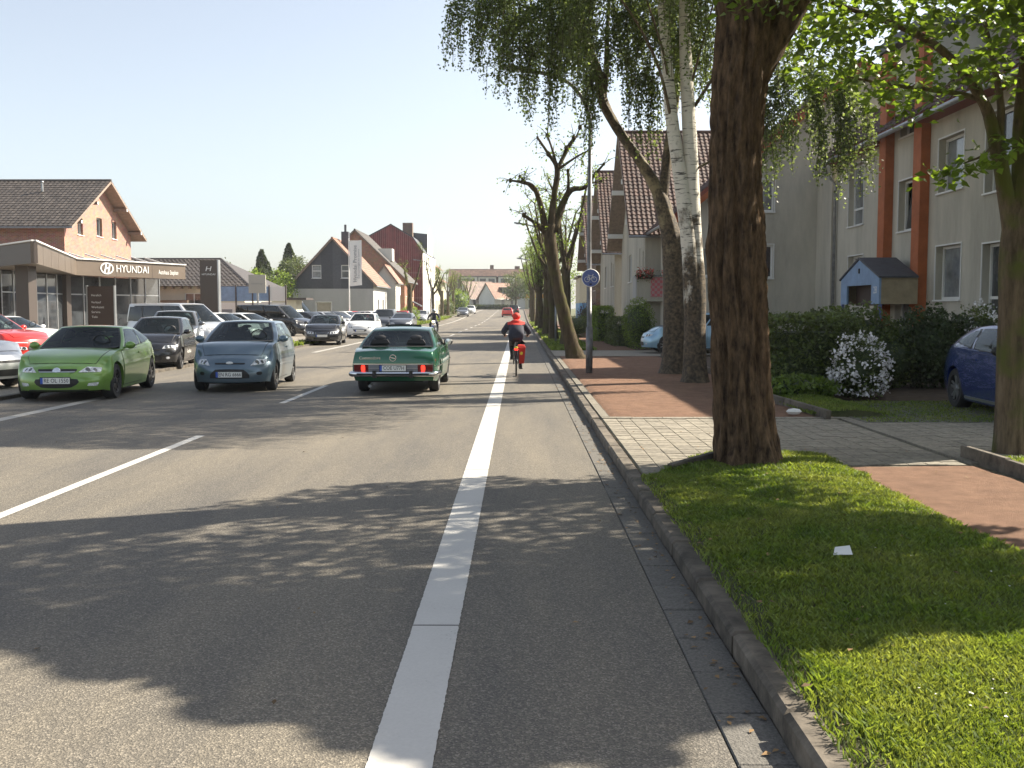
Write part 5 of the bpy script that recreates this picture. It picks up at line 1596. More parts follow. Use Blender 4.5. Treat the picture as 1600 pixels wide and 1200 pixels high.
# brown information board by the door
ib = thing('information_board', (-23.2, 57.2, 0), 'tall brown information board with lines of white lettering by the showroom door', 'sign')
m_ = MB(); m_.box(-24.0, 57.0, .05, -22.55, 57.12, 2.95); m_.build('board', 'dark_wood', ib)
m_ = MB(); m_.box(-24.08, 56.98, .05, -24.005, 57.14, 3.0); m_.build('post', 'steel', ib); m_ = MB(); m_.box(-22.545, 56.98, .05, -22.47, 57.14, 3.0); m_.build('post', 'steel', ib)
for i, s in enumerate(['Herzlich', 'Verkauf', 'Werkstatt', 'Service', 'Teile']):
    text_mesh(s, .17, lambda x, y, d, i=i: Vector((-23.8 + x, 56.995 - d, 2.45 - .27 * i - (.12 if i else 0) + y)), 'lettering', 'white', ib, align='LEFT', extrude=.003)
# pylon
py = thing('pylon_sign', (-19.4, 65, 0), 'tall dark brown pylon sign with silver emblem standing behind the silver van', 'sign')
cx = -19.55
m_ = MB(); m_.box(cx - .55, 64.7, 0, cx + .55, 65.1, 4.75); m_.build('column', 'pylon', py)
m_ = MB(); m_.box(cx + .552, 64.68, 0, cx + .63, 65.12, 4.78); m_.build('edge_strip', 'steel', py)
text_mesh('H', .42, lambda x, y, d: Vector((cx + x + .25 * y, 64.697 - d, 4.2 + y)), 'emblem', 'silver_letter', py, extrude=.01, sx=1.3)
text_mesh('HYUNDAI', .16, lambda x, y, d: Vector((cx + x, 64.697 - d, 3.86 + y)), 'lettering', 'silver_letter', py, extrude=.01, sx=1.2)
# light grey sign board on a post
gs_ = thing('sign_board', (-17.6, 69, 0), 'square pale grey sign board raised on a post left of the cream kiosk', 'sign')
m_ = MB(); m_.box(-18.15, 68.9, 2.75, -17.0, 69.0, 3.98); m_.build('panel', 'white' if False else 'curtain', gs_)
m_ = MB(); m_.box(-17.65, 69.02, 0, -17.52, 69.12, 3.6); m_.build('post', 'steel', gs_)
text_mesh('Gebrauchtwagen', .125, lambda x, y, d: Vector((-17.575 + x, 68.897 - d, 3.38 + y)), 'lettering', 'grey_ink', gs_, extrude=.003)
# glass display hoarding
ho = thing('poster_hoarding', (-19.2, 74, 0), 'glass hoarding with blue upper panes and white posters behind the black van', 'hoarding')
for i in range(4):
    x0_ = -21.6 + i * 1.2
    m_ = MB(); m_.box(x0_ + .04, 73.96, 2.25, x0_ + 1.16, 74.0, 3.3); m_.build('upper_pane', 'sky_blue' if i < 3 else 'white', ho)
    m_ = MB(); m_.box(x0_ + .04, 73.96, .2, x0_ + 1.16, 74.0, 2.15); pp = m_.build('poster', 'white', ho)
    m_ = MB()
    for q in range(3): m_.box(x0_ + .16, 73.94, .4 + q * .5, x0_ + .5 + .5 * random.random(), 73.958, .66 + q * .5)
    m_.build('print', 'grey_ink', pp)
m_ = MB()
for i in range(5): m_ = MB(); m_.box(-21.64 + i * 1.2, 73.9, 0, -21.56 + i * 1.2, 74.05, 3.4); m_.build('post', 'fascia_dark', ho)
ki = thing('cream_kiosk', (-17.2, 76.5, 0), 'small cream garden kiosk with flat dark roof behind the black van', 'kiosk')
m_ = MB(); m_.box(-18.2, 75.5, 0, -16.4, 77.5, 2.35); m_.build('wall', 'stucco_cream', ki)
m_ = MB(); m_.box(-18.6, 75.2, 2.35, -15.6, 77.8, 2.5); m_.build('roof', 'fascia_dark', ki)
# banner on a pole
fl = thing('flagpole', (-16.2, 97, 0), 'tall white flagpole in front of the grey slate gable', 'flagpole')
BX, BY = -14.05, 85
fl.location = (BX, BY, 0)
m_ = MB(); m_.tube([(BX, BY, 0), (BX, BY, 7.5)], [.06, .035], 8); m_.tube([(BX, BY, 7.3), (BX + 1.05, BY, 7.3)], .02, 6); m_.build('pole', 'white', fl)
ban = thing('banner', (BX + .55, BY, 3.6), 'long white vertical banner with grey lettering hanging from the flagpole', 'banner')
vs, fs = [], []
for j in range(15):
    for i in range(7):
        t = j / 14; vs.append((BX + .06 + 1.0 * i / 6, BY + .05 * math.sin(i * 1.1 + t * 6) * (.2 + t), 3.55 + .10 * (i / 6) + 3.7 * (1 - t) - .0))
link_mesh('cloth', vs + [(a, b + .012, c) for a, b, c in vs], [(j * 7 + i, j * 7 + i + 1, j * 7 + i + 8, j * 7 + i + 7) for j in range(14) for i in range(6)] + [(105 + j * 7 + i + 7, 105 + j * 7 + i + 8, 105 + j * 7 + i + 1, 105 + j * 7 + i) for j in range(14) for i in range(6)], 'white', ban, smooth=True)
text_mesh('Hyundai Promise', .44, lambda x, y, d: Vector((BX + .52 - y, BY - .075 - d, 5.4 + x)), 'lettering', 'grey_ink', ban, extrude=.002)
text_mesh('Gebrauchtwagen mit Garantie', .2, lambda x, y, d: Vector((BX + .82 - y, BY - .075 - d, 5.4 + x)), 'lettering', 'grey_ink', ban, extrude=.002)

# grey slate gable house
sw = {'-Y': [(-19.75, -18.85, 4.6, 5.85, {'trans': (.55,)}), (-16.95, -16.0, 4.6, 5.85, {'trans': (.55,)}), (-19.4, -17.9, .9, 2.35, {'trim': 'white'})],
      '+X': [(101, 102, 1.0, 2.6), (104.5, 105.5, 1.0, 2.6)]}
sgh, _r = house('slate_gable_house', 'white rendered house whose upper gable is hung with dark grey slate', -21.6, -13.9, 98, 108, 4.1, 8.25, 'y', 'slate', 'tile_orange', sw, ov_v=.25, ov_e=.3, lower={'-Y': (3.6, 0), '+X': (4.09, 0), '-X': (4.09, 0), 'm': 'stucco_w'})
m_ = MB(); m_.box(-17.35, 100.6, 7.4, -16.65, 101.4, 9.2); m_.tube([(-17, 101, 9.2), (-17, 101, 9.9)], .12, 8); m_.build('chimney', 'slate', sgh)
# narrow white tower house and orange brick house
house('tower_house', 'narrow white house front with slit windows next to the slate gable', -15.6, -13.2, 110, 114.5, 4.6, 6.2, 'y', 'stucco_white', 'tile_orange', {'+X': [(111, 111.7, 1, 3.2), (112.6, 113.3, 1, 3.2), (113.9, 114.5, 1, 3.2)], '-Y': [(-14.8, -14.1, 2.6, 4.0)]}, ov_v=.2, ov_e=.2)
bo, r = house('orange_brick_house', 'two storey orange brick house with grey roof between white tower and red gable', -24, -12.9, 116, 126, 5.0, 10.4, 'y', 'brick_orange', 'tile_brown',
      {'+X': [(116.8, 117.7, 3.1, 4.5), (119.2, 120.1, 3.1, 4.5), (121.6, 122.5, 3.1, 4.5), (124, 124.9, 3.1, 4.5), (116.8, 117.7, .8, 2.2), (119.2, 120.1, .8, 2.2), (123.6, 124.9, .1, 2.2)]}, ov_v=.3, ov_e=.35)
m_ = MB(); m_.box(-16.2, 118.5, 7.2, -14.6, 120.4, 8.6); m_.build('dormer', 'stucco_white', bo)
m_ = MB(); m_.hexa([(-12.89, 122.8, 2.5), (-11.8, 122.8, 1.95), (-11.8, 125.4, 1.95), (-12.89, 125.4, 2.5), (-12.89, 122.8, 2.62), (-11.8, 122.8, 2.07), (-11.8, 125.4, 2.07), (-12.89, 125.4, 2.62)]); m_.build('door_canopy', 'slate', bo)
# tall red clad gable
tb_ = thing('red_gable_house', (-17, 142, 0), 'tall town house with windowless dark red clad gable and white street front', 'house')
ty0, ty1, tx0, tx1 = 136, 156, -21.3, -12.7
g0_ = gz(140)
top = [(tx0, 10.4), (-16.9, 12.7), (-14.0, 11.0), (tx1, 9.1)]
m_ = MB(); wall(m_, '-Y', ty0, tx0, tx1, -.5, top); wall(m_, '+Y', ty1, tx0, tx1, -.5, top); wall(m_, '-X', tx0, ty0, ty1, -.5, [(ty0, 10.4), (ty1, 10.4)]); m_.build('gable_wall', 'stucco', tb_)
# vertical cladding boards on the gable
cl = MB(); nb_ = 34
for i in range(nb_):
    xa, xb = lerp(tx0, tx1, i / nb_) + .012, lerp(tx0, tx1, (i + 1) / nb_) - .012
    ta, tz = [t[0] for t in top], [t[1] for t in top]
    for (za, zb__) in ((0, 3.1), (3.13, 6.4), (6.43, 99)):
        zl, zr_ = min(zb__, float(np.interp(xa, ta, tz)) - .02), min(zb__, float(np.interp(xb, ta, tz)) - .02)
        if zl > za + .05 and zr_ > za + .05: cl.hexa([(xa, ty0 - .05 - .012 * (i % 2), za), (xb, ty0 - .05 - .012 * (i % 2), za), (xb, ty0 - .002, za), (xa, ty0 - .002, za), (xa, ty0 - .05 - .012 * (i % 2), zl), (xb, ty0 - .05 - .012 * (i % 2), zr_), (xb, ty0 - .002, zr_), (xa, ty0 - .002, zl)])
cl.build('cladding_boards', 'cladding', tb_)['kind'] = 'stuff'
fw_ = [(138 + 2.9 * i, 139.3 + 2.9 * i, z, z + 1.8) for i in range(6) for z in (1.3, 4.3, 7.0)]
m_ = MB(); wall(m_, '+X', tx1, ty0, ty1, -.5, [(ty0, 9.1), (143, 9.1), (143.001, 11.8), (147, 13.2), (151, 11.8), (151.001, 9.1), (ty1, 9.1)], fw_, .2); m_.build('street_wall', 'stucco_white', tb_)
for h in fw_: window(tb_, '+X', tx1, *h, rev=.2, trans=(.65,), mull=(.5,))
m_ = MB()
for (a, b) in zip(top, top[1:]):
    m_.hexa([(a[0], ty0 - .1, a[1]), (b[0], ty0 - .1, b[1]), (b[0], ty1, b[1]), (a[0], ty1, a[1]), (a[0], ty0 - .1, a[1] + .16), (b[0], ty0 - .1, b[1] + .16), (b[0], ty1, b[1] + .16), (a[0], ty1, a[1] + .16)])
m_.hexa([(-16, 143, 10), (tx1 - .01, 143, 9.1), (tx1 - .01, 151, 9.1), (-16, 151, 10), (-16.5, 143, 12.4), (tx1 - .01, 143, 12.0), (tx1 - .01, 151, 12.0), (-16.5, 151, 12.4)])
m_.build('roof', 'slate', tb_)
m_ = MB(); m_.box(-15.5, 137.4, 11, -14.2, 138.6, 13.1); m_.build('chimney', 'brick_brown', tb_)
# cream town houses beyond
for i, (ya, yb, ze_, zr__, wm, lab) in enumerate([(157, 168, 7.6, 11.2, 'stucco_cream', 'cream three storey house beyond the red clad gable'), (169, 180, 5.6, 9.2, 'stucco_cream', 'lower cream house at the end of the left row')]):
    g_ = gz(ya)
    house('town_house', lab, -22, -12.9, ya, yb, ze_ + g_, zr__ + g_, 'y', wm, 'tile_orange', {'+X': [(ya + .9 + 2.4 * q, ya + 2.1 + 2.4 * q, z + g_, z + 1.5 + g_) for q in range(4) for z in ((1, 3.6, 5.7) if i == 0 else (1, 3.6))]}, z0=g_, tw=.5, tl=.5)
# houses closing the view
G = 1.5
for args in [
    ('far_house', 'white house with half hipped brown roof at the end of the street', -14.5, -6.0, 246, 252, 2.9 + G, 6.5 + G, 'x', 'stucco_white', 'tile_far', {'-Y': [(-13.6 + 1.6 * i, -12.7 + 1.6 * i, 1 + G, 2.6 + G) for i in range(4)]}),
    ('far_house', 'white cottage with orange tiled roof and dormer at the end of the street', -8.4, -1.4, 240, 246, 2.8 + G, 6.0 + G, 'x', 'stucco_white', 'tile_orange', {'-Y': [(-6.4, -5.4, 1 + G, 2.5 + G), (-3.6, -2.7, 1 + G, 2.5 + G)]}),
    ('far_apartment_block', 'long block with brown roof and white dormers above the end of the street', -19, 9, 278, 290, 6.2 + G, 10.8 + G, 'x', 'stucco_w', 'tile_far', {'-Y': [(-17 + 2.6 * i, -15.4 + 2.6 * i, 4 + G, 5.6 + G) for i in range(9)]}),
    ('far_shop', 'ochre fronted shop house behind the street trees where the road bends', 1.5, 9.5, 244, 254, 7.0 + G, 10.5 + G, 'x', 'stucco_cream', 'tile_brown', {'-Y': [(2.2 + 1.9 * i, 3.4 + 1.9 * i, 4.3 + G, 6.2 + G) for i in range(4)] + [(2.2 + 1.9 * i, 3.6 + 1.9 * i, .3 + G, 2.4 + G) for i in range(4)]})]:
    nm, lab, x0_, x1_, y0_, y1_, ze_, zr__, rd, wm, rm, wi = args
    bb, r = house(nm, lab, x0_, x1_, y0_, y1_, ze_, zr__, rd, wm, rm, wi, z0=G, tw=.6, tl=.6, cat='house')
    if nm == 'far_house': bb.rotation_euler = (0, 0, R(40))
    if nm == 'far_apartment_block':
        for i, x in enumerate((-13.5, -9.8, -7.4, -3.4)):
            wd = 2.2 if i in (0, 3) else 1.2
            m_ = MB(); m_.box(x - wd, 278.6, 6.5 + G, x + wd, 283, 8.7 + G); m_.build('dormer', 'stucco_white', bb)
            m_ = MB(); m_.box(x - wd * .7, 278.5, 7.0 + G, x + wd * .7, 278.59, 8.3 + G); m_.build('pane', 'wglass', bb)
            m_ = MB(); m_.box(x - wd - .2, 278.3, 8.7 + G, x + wd + .2, 283.5, 8.95 + G); m_.build('dormer_roof', 'slate', bb)
        m_ = MB(); m_.box(-8, 284.5, 10 + G, -7, 285.5, 12.2 + G); m_.build('chimney', 'brick_brown', bb); m_ = MB(); m_.box(-1.2, 284.5, 10 + G, .2, 285.5, 11.9 + G); m_.build('chimney', 'brick_brown', bb)
    if nm == 'far_shop':
        m_ = MB(); m_.box(1.4, 243.2, 2.7 + G, 9.6, 243.99, 3.6 + G); m_.build('ochre_fascia', 'amber', bb)
    if 'cottage' in lab:
        m_ = MB(); m_.box(-5.6, 240.6, 3.4 + G, -2.9, 244, 5.2 + G); m_.build('dormer', 'slate', bb)
        for x in (-5.0, -3.9): m_ = MB(); m_.box(x, 240.5, 3.7 + G, x + .8, 240.59, 4.9 + G); m_.build('pane', 'wglass', bb)

# ------------------------------------------------------------------ thin air haze
hm = bpy.data.materials.new('haze'); hm.use_nodes = True
hm.node_tree.nodes.clear()
_o = hm.node_tree.nodes.new('ShaderNodeOutputMaterial'); _v = hm.node_tree.nodes.new('ShaderNodeVolumePrincipled')
_v.inputs['Color'].default_value = (0.92, 0.95, 1.0, 1); _v.inputs['Density'].default_value = 0.00028; _v.inputs['Anisotropy'].default_value = 0.3
hm.node_tree.links.new(_v.outputs[0], _o.inputs['Volume']); M['haze'] = hm
_b = MB(); _b.box(-905, -305, -1.2, 905, 1505, 16); _h = _b.build('haze', 'haze'); tag(_h, kind='stuff')

# ================================================================== TREES
# big furrowed street tree on the verge
bt = thing('street_tree', (2.52, 11.3, .13), 'massive furrowed dark trunk standing at the end of the near grass verge', 'tree')
m_ = MB()
bark_tube(m_, [(2.54, 11.3, .02, .345), (2.50, 11.3, .45, .295), (2.43, 11.3, 1.3, .272), (2.38, 11.3, 2.3, .275), (2.36, 11.3, 3.1, .237), (2.38, 11.3, 3.9, .25), (2.44, 11.3, 4.6, .28), (2.3, 11.3, 5.3, .24), (2.1, 11.2, 6.6, .2), (1.9, 11.1, 7.8, .1)], n=130, k=34, amp=.046, fa=4.8, fz=1.35, flare=.17)
limb(m_, [(2.50, 11.28, 4.0, .17), (2.78, 11.25, 4.5, .145), (3.12, 11.2, 5.1, .13), (3.7, 11.0, 6.3, .11), (4.3, 10.8, 7.4, .05)], 14, 7, .05)
limb(m_, [(2.35, 11.2, 5.0, .15), (2.3, 10.6, 5.9, .11), (2.2, 9.8, 6.9, .08), (2.1, 9.2, 7.8, .03)], 10, 5, .05)
m_.build('trunk', 'bark_big', bt, smooth=True)
pts, _ = clumpy((2.6, 8.9, 7.3), (2.9, 1.9, 1.6), 220, 110, .30, .6, .2)  # crown lies above the frame, shaped and thickened for its shadow
pts = pts[pts[:, 2] > 5.6]
leaf_mesh('crown', prune(pts, (-.19, -.9)), .21, 'leaf_maple', bt, up=.4)
bt.location = (2.33, 10.4, .13)

# broad leaved tree at the right edge
mt = thing('broadleaf_tree', (5.95, 12.3, .13), 'mossy smooth trunk at the right edge with broad low green leaves', 'tree')
m_ = MB()
bark_tube(m_, [(5.98, 12.3, .0, .235), (5.97, 12.3, .4, .20), (5.95, 12.3, 1.4, .18), (5.95, 12.3, 2.4, .185), (6.02, 12.3, 3.2, .15), (6.1, 12.2, 4.4, .11), (6.1, 12.1, 6.0, .06)], n=36, k=10, amp=.008, fa=2, fz=.8)
for l in ([(5.93, 12.3, 2.35, .12), (5.80, 12.28, 2.9, .095), (5.62, 12.2, 3.5, .075), (5.38, 12.1, 4.0, .055), (4.7, 11.8, 4.5, .04), (3.6, 11.5, 4.8, .02)],
          [(5.64, 12.2, 3.4, .05), (5.66, 12.2, 3.9, .04), (5.5, 12.1, 4.4, .03), (5.3, 12.0, 5.0, .02)],
          [(6.0, 12.3, 2.7, .10), (5.92, 12.3, 3.2, .07), (5.88, 12.25, 3.8, .055), (5.8, 12.0, 4.6, .04), (5.5, 11.5, 5.4, .02)],
          [(5.45, 12.1, 3.95, .035), (5.1, 12.2, 4.05, .028), (4.5, 12.1, 4.1, .02), (3.9, 11.9, 4.15, .012)],
          [(6.05, 12.3, 3.6, .08), (6.4, 11.6, 4.4, .06), (6.6, 10.6, 5.0, .04), (6.6, 9.2, 5.6, .02)],
          [(5.6, 12.2, 3.5, .02), (5.4, 12.0, 3.35, .014), (5.15, 11.9, 3.25, .008)]):
    limb(m_, l, 9, 5, .05)
m_.build('trunk', 'bark_mossy', mt, smooth=True)
# layered sprays of leaves
ctr = ell_points((5.5, 10.9, 5.55), (3.3, 3.3, 2.05), 560, .2)
ctr = ctr[(ctr[:, 2] > 3.75 + .35 * np.abs(np.sin(ctr[:, 0] * 2.1))) & ~((ctr[:, 1] < 9.2) & (ctr[:, 2] < 4.2)) & ~((ctr[:, 1] > 11.6) & (ctr[:, 2] > 6.0))]
P_ = []
for c in ctr:
    n = 56; a = rng.uniform(0, 6.283, n); r_ = np.sqrt(rng.uniform(0, 1, n)) * .48
    P_.append(np.stack([c[0] + np.cos(a) * r_, c[1] + np.sin(a) * r_, c[2] + rng.normal(0, .06, n) - r_ * .22], 1))
P_c = []
ctr2 = np.concatenate([ell_points((6.0, 8.25, 5.6), (1.9, 1.7, 1.1), 190, .2), ell_points((6.9, 8.7, 4.3), (1.4, 2.1, .8), 150, .2)])  # extra clumps out of view, added to shade the near road and verge
for c in ctr2:
    n = 64; a = rng.uniform(0, 6.283, n); r_ = np.sqrt(rng.uniform(0, 1, n)) * .48
    P_.append(np.stack([c[0] + np.cos(a) * r_, c[1] + np.sin(a) * r_, c[2] + rng.normal(0, .06, n) - r_ * .22], 1)); P_c.append(P_.pop())
for c in ((5.25, 12.0, 3.2), (5.0, 11.95, 3.12), (5.45, 12.0, 3.3), (5.7, 12.1, 3.45), (4.55, 12.0, 3.75)):
    P_.append(np.array(c) + rng.normal(size=(46, 3)) * [.17, .16, .06])
leaf_mesh('crown', prune(np.concatenate(P_), (-.45, -.9)), .105, 'leaf_maple', mt, up=.55, droop=.25, aspect=1.5)
leaf_mesh('crown', prune(np.concatenate(P_c), (-.45, -.9))[::2], .19, 'leaf_maple', mt, up=.55, aspect=1.5)  # off-view clumps get larger leaves for a more solid shadow
mt.location = (5.5, 11.4, .13)

# the double birch
bi = thing('birch_tree', (3.84, 22.4, .13), 'white barked birch with two stems rising from one mossy foot', 'tree')
m_ = MB()
bark_tube(m_, [(3.86, 22.4, .0, .36), (3.85, 22.4, .35, .27), (3.84, 22.4, 1.2, .235), (3.83, 22.4, 2.2, .225), (3.74, 22.4, 3.7, .19), (3.66, 22.4, 5.6, .15), (3.54, 22.4, 7.6, .115), (3.5, 22.3, 9.5, .08), (3.4, 22.2, 12, .03)], n=30, k=10, amp=.012, fa=2.5, fz=1.2, flare=.10)
m2 = MB()
bark_tube(m_, [(3.75, 22.3, 1.6, .16), (3.68, 22.3, 3.0, .17), (3.50, 22.3, 4.3, .15), (3.28, 22.3, 5.7, .135), (3.14, 22.3, 7.1, .11), (3.0, 22.2, 8.5, .09), (2.8, 22.0, 11, .03)], n=26, k=10, amp=.012, fa=2.5, fz=1.2, seed=5)
for l in ([(3.3, 22.3, 5.6, .05), (2.8, 21.8, 7.0, .04), (1.8, 21.4, 8.3, .025), (.4, 21.2, 9.0, .012)], [(3.66, 22.4, 5.9, .05), (4.6, 22.2, 7.2, .04), (5.8, 22.0, 7.8, .022), (7.0, 21.9, 7.9, .01)],
          [(3.6, 22.4, 4.6, .035), (4.3, 22.2, 5.0, .03), (4.8, 22.0, 5.5, .02)], [(3.2, 22.3, 6.5, .05), (3.0, 22.0, 7.2, .035), (2.4, 21.5, 8.6, .02)], [(3.66, 22.4, 6.4, .04), (3.85, 22.2, 7.2, .03), (4.2, 22, 8.6, .02)]):
    limb(m2, [(q[0], q[1], q[2], q[3] * .75) for q in l], 8, 5, .06)
m_.build('trunk', 'birch', bi, smooth=True); m2.build('branches', 'bark_mossy', bi, smooth=True)
def weeping(par, starts, reach, drop, cen, size=.062, sway=.10, step=.036, spread=.05, bundle=5):
    P, tw = [], MB()
    if bundle > 1:      # twigs hang in tresses with gaps between them
        starts = np.asarray(starts); heads = starts[::bundle]; ext = rng.uniform(.5, 1.35, len(heads))
        starts = np.repeat(heads, bundle, axis=0) + rng.normal(size=(len(heads) * bundle, 3)) * [.11, .11, .12]
    for s in starts:
        d = np.array([s[0] - cen[0], s[1] - cen[1], 0.0]) ; d /= np.linalg.norm(d) + 1e-6
        d[:2] += rng.normal(size=2) * .5; d /= np.linalg.norm(d) + 1e-6; d[2] = .12
        x = strand(s, d, rng.uniform(*reach), rng.uniform(*drop), step, sway)
        tw.tube([tuple(q) for q in x[::max(1, len(x) // 6)]], .006, 3, cap=False)
        k = np.linspace(1.2, .75, len(x))[:, None]
        P.append(x + rng.normal(size=x.shape) * spread * k); P.append(x + rng.normal(size=x.shape) * spread * 1.5 * k)
    tw.build('twigs', 'bark_smooth', par)
    return np.concatenate(P)
# side over the footway and the houses
st_ = np.concatenate([ell_points((5.6, 22.0, 7.2), (1.7, 1.3, .8), 25, .2), ell_points((3.6, 22.0, 8.7), (2.6, 2.2, 1.0), 150, .2)])
P_ = weeping(bi, st_, (.3, .9), (.8, 2.4), (3.6, 22.4))
st2 = [(5.0, 21.8, 6.4), (5.25, 21.8, 6.3), (5.45, 21.7, 6.6), (6.05, 21.7, 6.3), (6.6, 21.7, 6.2), (6.75, 21.7, 6.4), (7.15, 21.8, 6.0), (5.1, 21.9, 6.0), (5.3, 21.9, 6.9), (6.1, 21.8, 6.5), (6.65, 21.8, 6.0)]
P2 = weeping(bi, [tuple(np.array(s) + rng.normal(size=3) * .06) for s in st2 for _ in range(7)], (.1, .35), (1.2, 2.1), (4.4, 22.4), sway=.08, bundle=1)
c_, _ = clumpy((3.2, 22.0, 10.0), (4.2, 3.2, 1.7), 200, 120, .35, .7, .3)
# extra leaf clumps, projected back from the shadow wanted on the oncoming lane
q_ = rng.uniform(-1, 1, (520, 2)); q_ = q_[(q_ ** 2).sum(1) < 1]; zq = rng.uniform(8.3, 9.7, len(q_))
cq = np.stack([-5.6 + 3.7 * q_[:, 0] + 1.136 * zq, 16.3 + 3.9 * q_[:, 1] + .48 * zq, zq], 1)
c3_ = np.repeat(cq, 75, axis=0) + rng.normal(size=(len(cq) * 75, 3)) * [.27, .27, .16]
c2_, _ = clumpy((3.4, 17.9, 8.9), (3.2, 3.1, .9), 250, 130, .34, .6, .1)  # more clumps above the frame, added for the shadow across the road
leaf_mesh('crown', np.concatenate([P_, P2, c_, prune(np.concatenate([c2_, c3_]), near=False)]), .066, 'leaf_birch', bi, aspect=1.35)

# the leaning grey birch behind it
b2 = thing('leaning_birch', (3.86, 25.4, .13), 'dark mossy trunk forking into a grey limb that leans left over the street', 'tree')
m_ = MB()
bark_tube(m_, [(3.95, 25.4, .0, .46), (3.88, 25.4, .4, .32), (3.82, 25.4, 1.75, .25), (3.76, 25.4, 3.3, .24), (3.55, 25.4, 4.2, .20), (3.37, 25.4, 4.65, .17), (3.0, 25.4, 5.26, .145), (2.38, 25.4, 6.14, .135), (2.03, 25.4, 6.8, .125), (1.9, 25.35, 7.5, .11), (1.5, 25.2, 8.3, .085), (1.1, 25, 9.1, .06), (.6, 24.8, 10, .02)], n=28, k=9, amp=.022, fa=2.4, fz=.9, seed=2, flare=.10)
bark_tube(m_, [(3.50, 25.4, 4.1, .12), (3.58, 25.4, 5.0, .125), (3.68, 25.4, 5.9, .11), (3.85, 25.4, 7.2, .09), (4.0, 25.4, 9.5, .04)], n=20, k=8, amp=.012, fa=2.4, fz=.9, seed=4)
for l in ([(2.05, 25.4, 6.75, .08), (2.12, 25.3, 7.6, .07), (2.12, 25.2, 8.4, .05), (2.2, 25, 9.8, .02)], [(1.9, 25.3, 7.6, .05), (1.2, 25.0, 8.3, .035), (.1, 24.6, 8.8, .02), (-1.0, 24.2, 8.9, .01)], [(1.5, 25.2, 8.3, .04), (.6, 24.6, 9.2, .03), (-.8, 24, 9.6, .012)]):
    limb(m_, l, 8, 5, .05)
m_.build('trunk', 'birch_grey', b2, smooth=True)
st_ = np.concatenate([ell_points((1.6, 24.4, 8.6), (1.9, 1.6, .9), 190, .1), ell_points((.1, 23.9, 9.0), (1.3, 1.2, .7), 80, .1), ell_points((3.2, 24.6, 8.3), (1.1, 1.2, .8), 80, .1)])
P_ = weeping(b2, st_, (.3, .9), (.6, 2.1), (2.2, 25.2))
st2 = [(-1.35, 23.9, 8.7), (-1.1, 23.9, 8.9), (-.75, 23.9, 8.7), (-.2, 23.9, 8.2), (.2, 23.9, 7.9), (.35, 23.9, 7.7), (.9, 23.9, 7.4), (1.65, 24, 7.0), (1.7, 24, 7.3), (2.7, 24, 7.0), (2.95, 24, 7.2), (3.0, 24, 6.9), (2.4, 24, 7.4)]
P2 = weeping(b2, [tuple(np.array(s) + rng.normal(size=3) * .07) for s in st2 for _ in range(7)], (.1, .3), (.9, 1.9), (2.2, 25.2), sway=.06, bundle=1)
c_, _ = clumpy((1.2, 24.6, 10.2), (3.2, 2.2, 1.4), 170, 120, .35, .7, .3)
leaf_mesh('crown', np.concatenate([P_, P2, c_]), .066, 'leaf_birch', b2, aspect=1.35)

# pollarded trees, right-hand row
def Q33(x, y, r, dy=0): return ((x - 811) * 33 / 1600, 33 + dy, 1.72 + (482 - y) * 33 / 1600, r)
pollard('pollarded tree with leaning mossy trunk and bare stub branches beside the sign pole', (1.86, 33, .12), 7, 3, explicit=[
    [Q33(902, 566, .40), Q33(897, 552, .29), Q33(891, 530, .235), Q33(881, 492, .225), Q33(871, 450, .185), Q33(863, 405, .20), Q33(859, 375, .205), Q33(859, 352, .18)],
    [Q33(860, 362, .13), Q33(864, 315, .10), Q33(870, 268, .09), Q33(856, 246, .05, -.2), Q33(839, 222, .035, -.3)],
    [Q33(870, 270, .07), Q33(864, 240, .04, .3), Q33(855, 213, .03, .4)], [Q33(870, 268, .06), Q33(884, 236, .035), Q33(895, 220, .025)], [Q33(871, 266, .06, .1), Q33(889, 232, .04, .4), Q33(900, 215, .03, .5), Q33(906, 200, .02, .5)],
    [Q33(871, 268, .05), Q33(898, 252, .03, -.4), Q33(918, 242, .02, -.5)], [Q33(852, 360, .12), Q33(843, 320, .09, -.3), Q33(832, 297, .075, -.5), Q33(814, 291, .045, -.6), Q33(798, 289, .03, -.7)],
    [Q33(834, 300, .05), Q33(818, 284, .03), Q33(812, 278, .02)], [Q33(866, 362, .13), Q33(880, 318, .11, .3), Q33(893, 297, .09, .4), Q33(914, 292, .07, .6), Q33(930, 272, .05, .6), Q33(944, 256, .03, .6)],
    [Q33(885, 308, .06, .3), Q33(888, 290, .05, .3), Q33(887, 268, .04, .3)], [Q33(852, 366, .09), Q33(838, 353, .06, -.3), Q33(818, 340, .05, -.5)], [Q33(912, 293, .035, .5), Q33(926, 286, .02, .5), Q33(940, 283, .015, .5)]], leafy=.5)
for i, (px, y, h, s) in enumerate([(2.0, 43.5, 6.8, 11), (1.75, 52, 7.2, 12), (1.6, 60, 6.9, 13), (1.9, 68, 7.0, 14), (1.7, 78, 7.2, 15), (1.6, 89, 7.2, 16), (1.8, 101, 7.2, 17), (1.6, 115, 7.5, 18), (1.7, 131, 7.5, 19), (1.7, 150, 7.5, 20)]):
    words = ['nearest of the small pollards, just behind the leaning one', 'second upright pollard along the right verge', 'third upright pollard along the right verge', 'fourth pollard on the right verge, half hidden by the third',
             'fifth pollard on the right verge', 'sixth pollard on the right verge', 'seventh pollard on the right verge', 'eighth pollard on the right verge', 'ninth pollard on the right verge', 'farthest pollard on the right verge near the bend'][i]
    pollard(words, (px, y, gz(y) + .1), h, s, tr=.205, lean=(random.uniform(-.25, .15), 0), leafy=1.2 if i < 2 else 3.4)
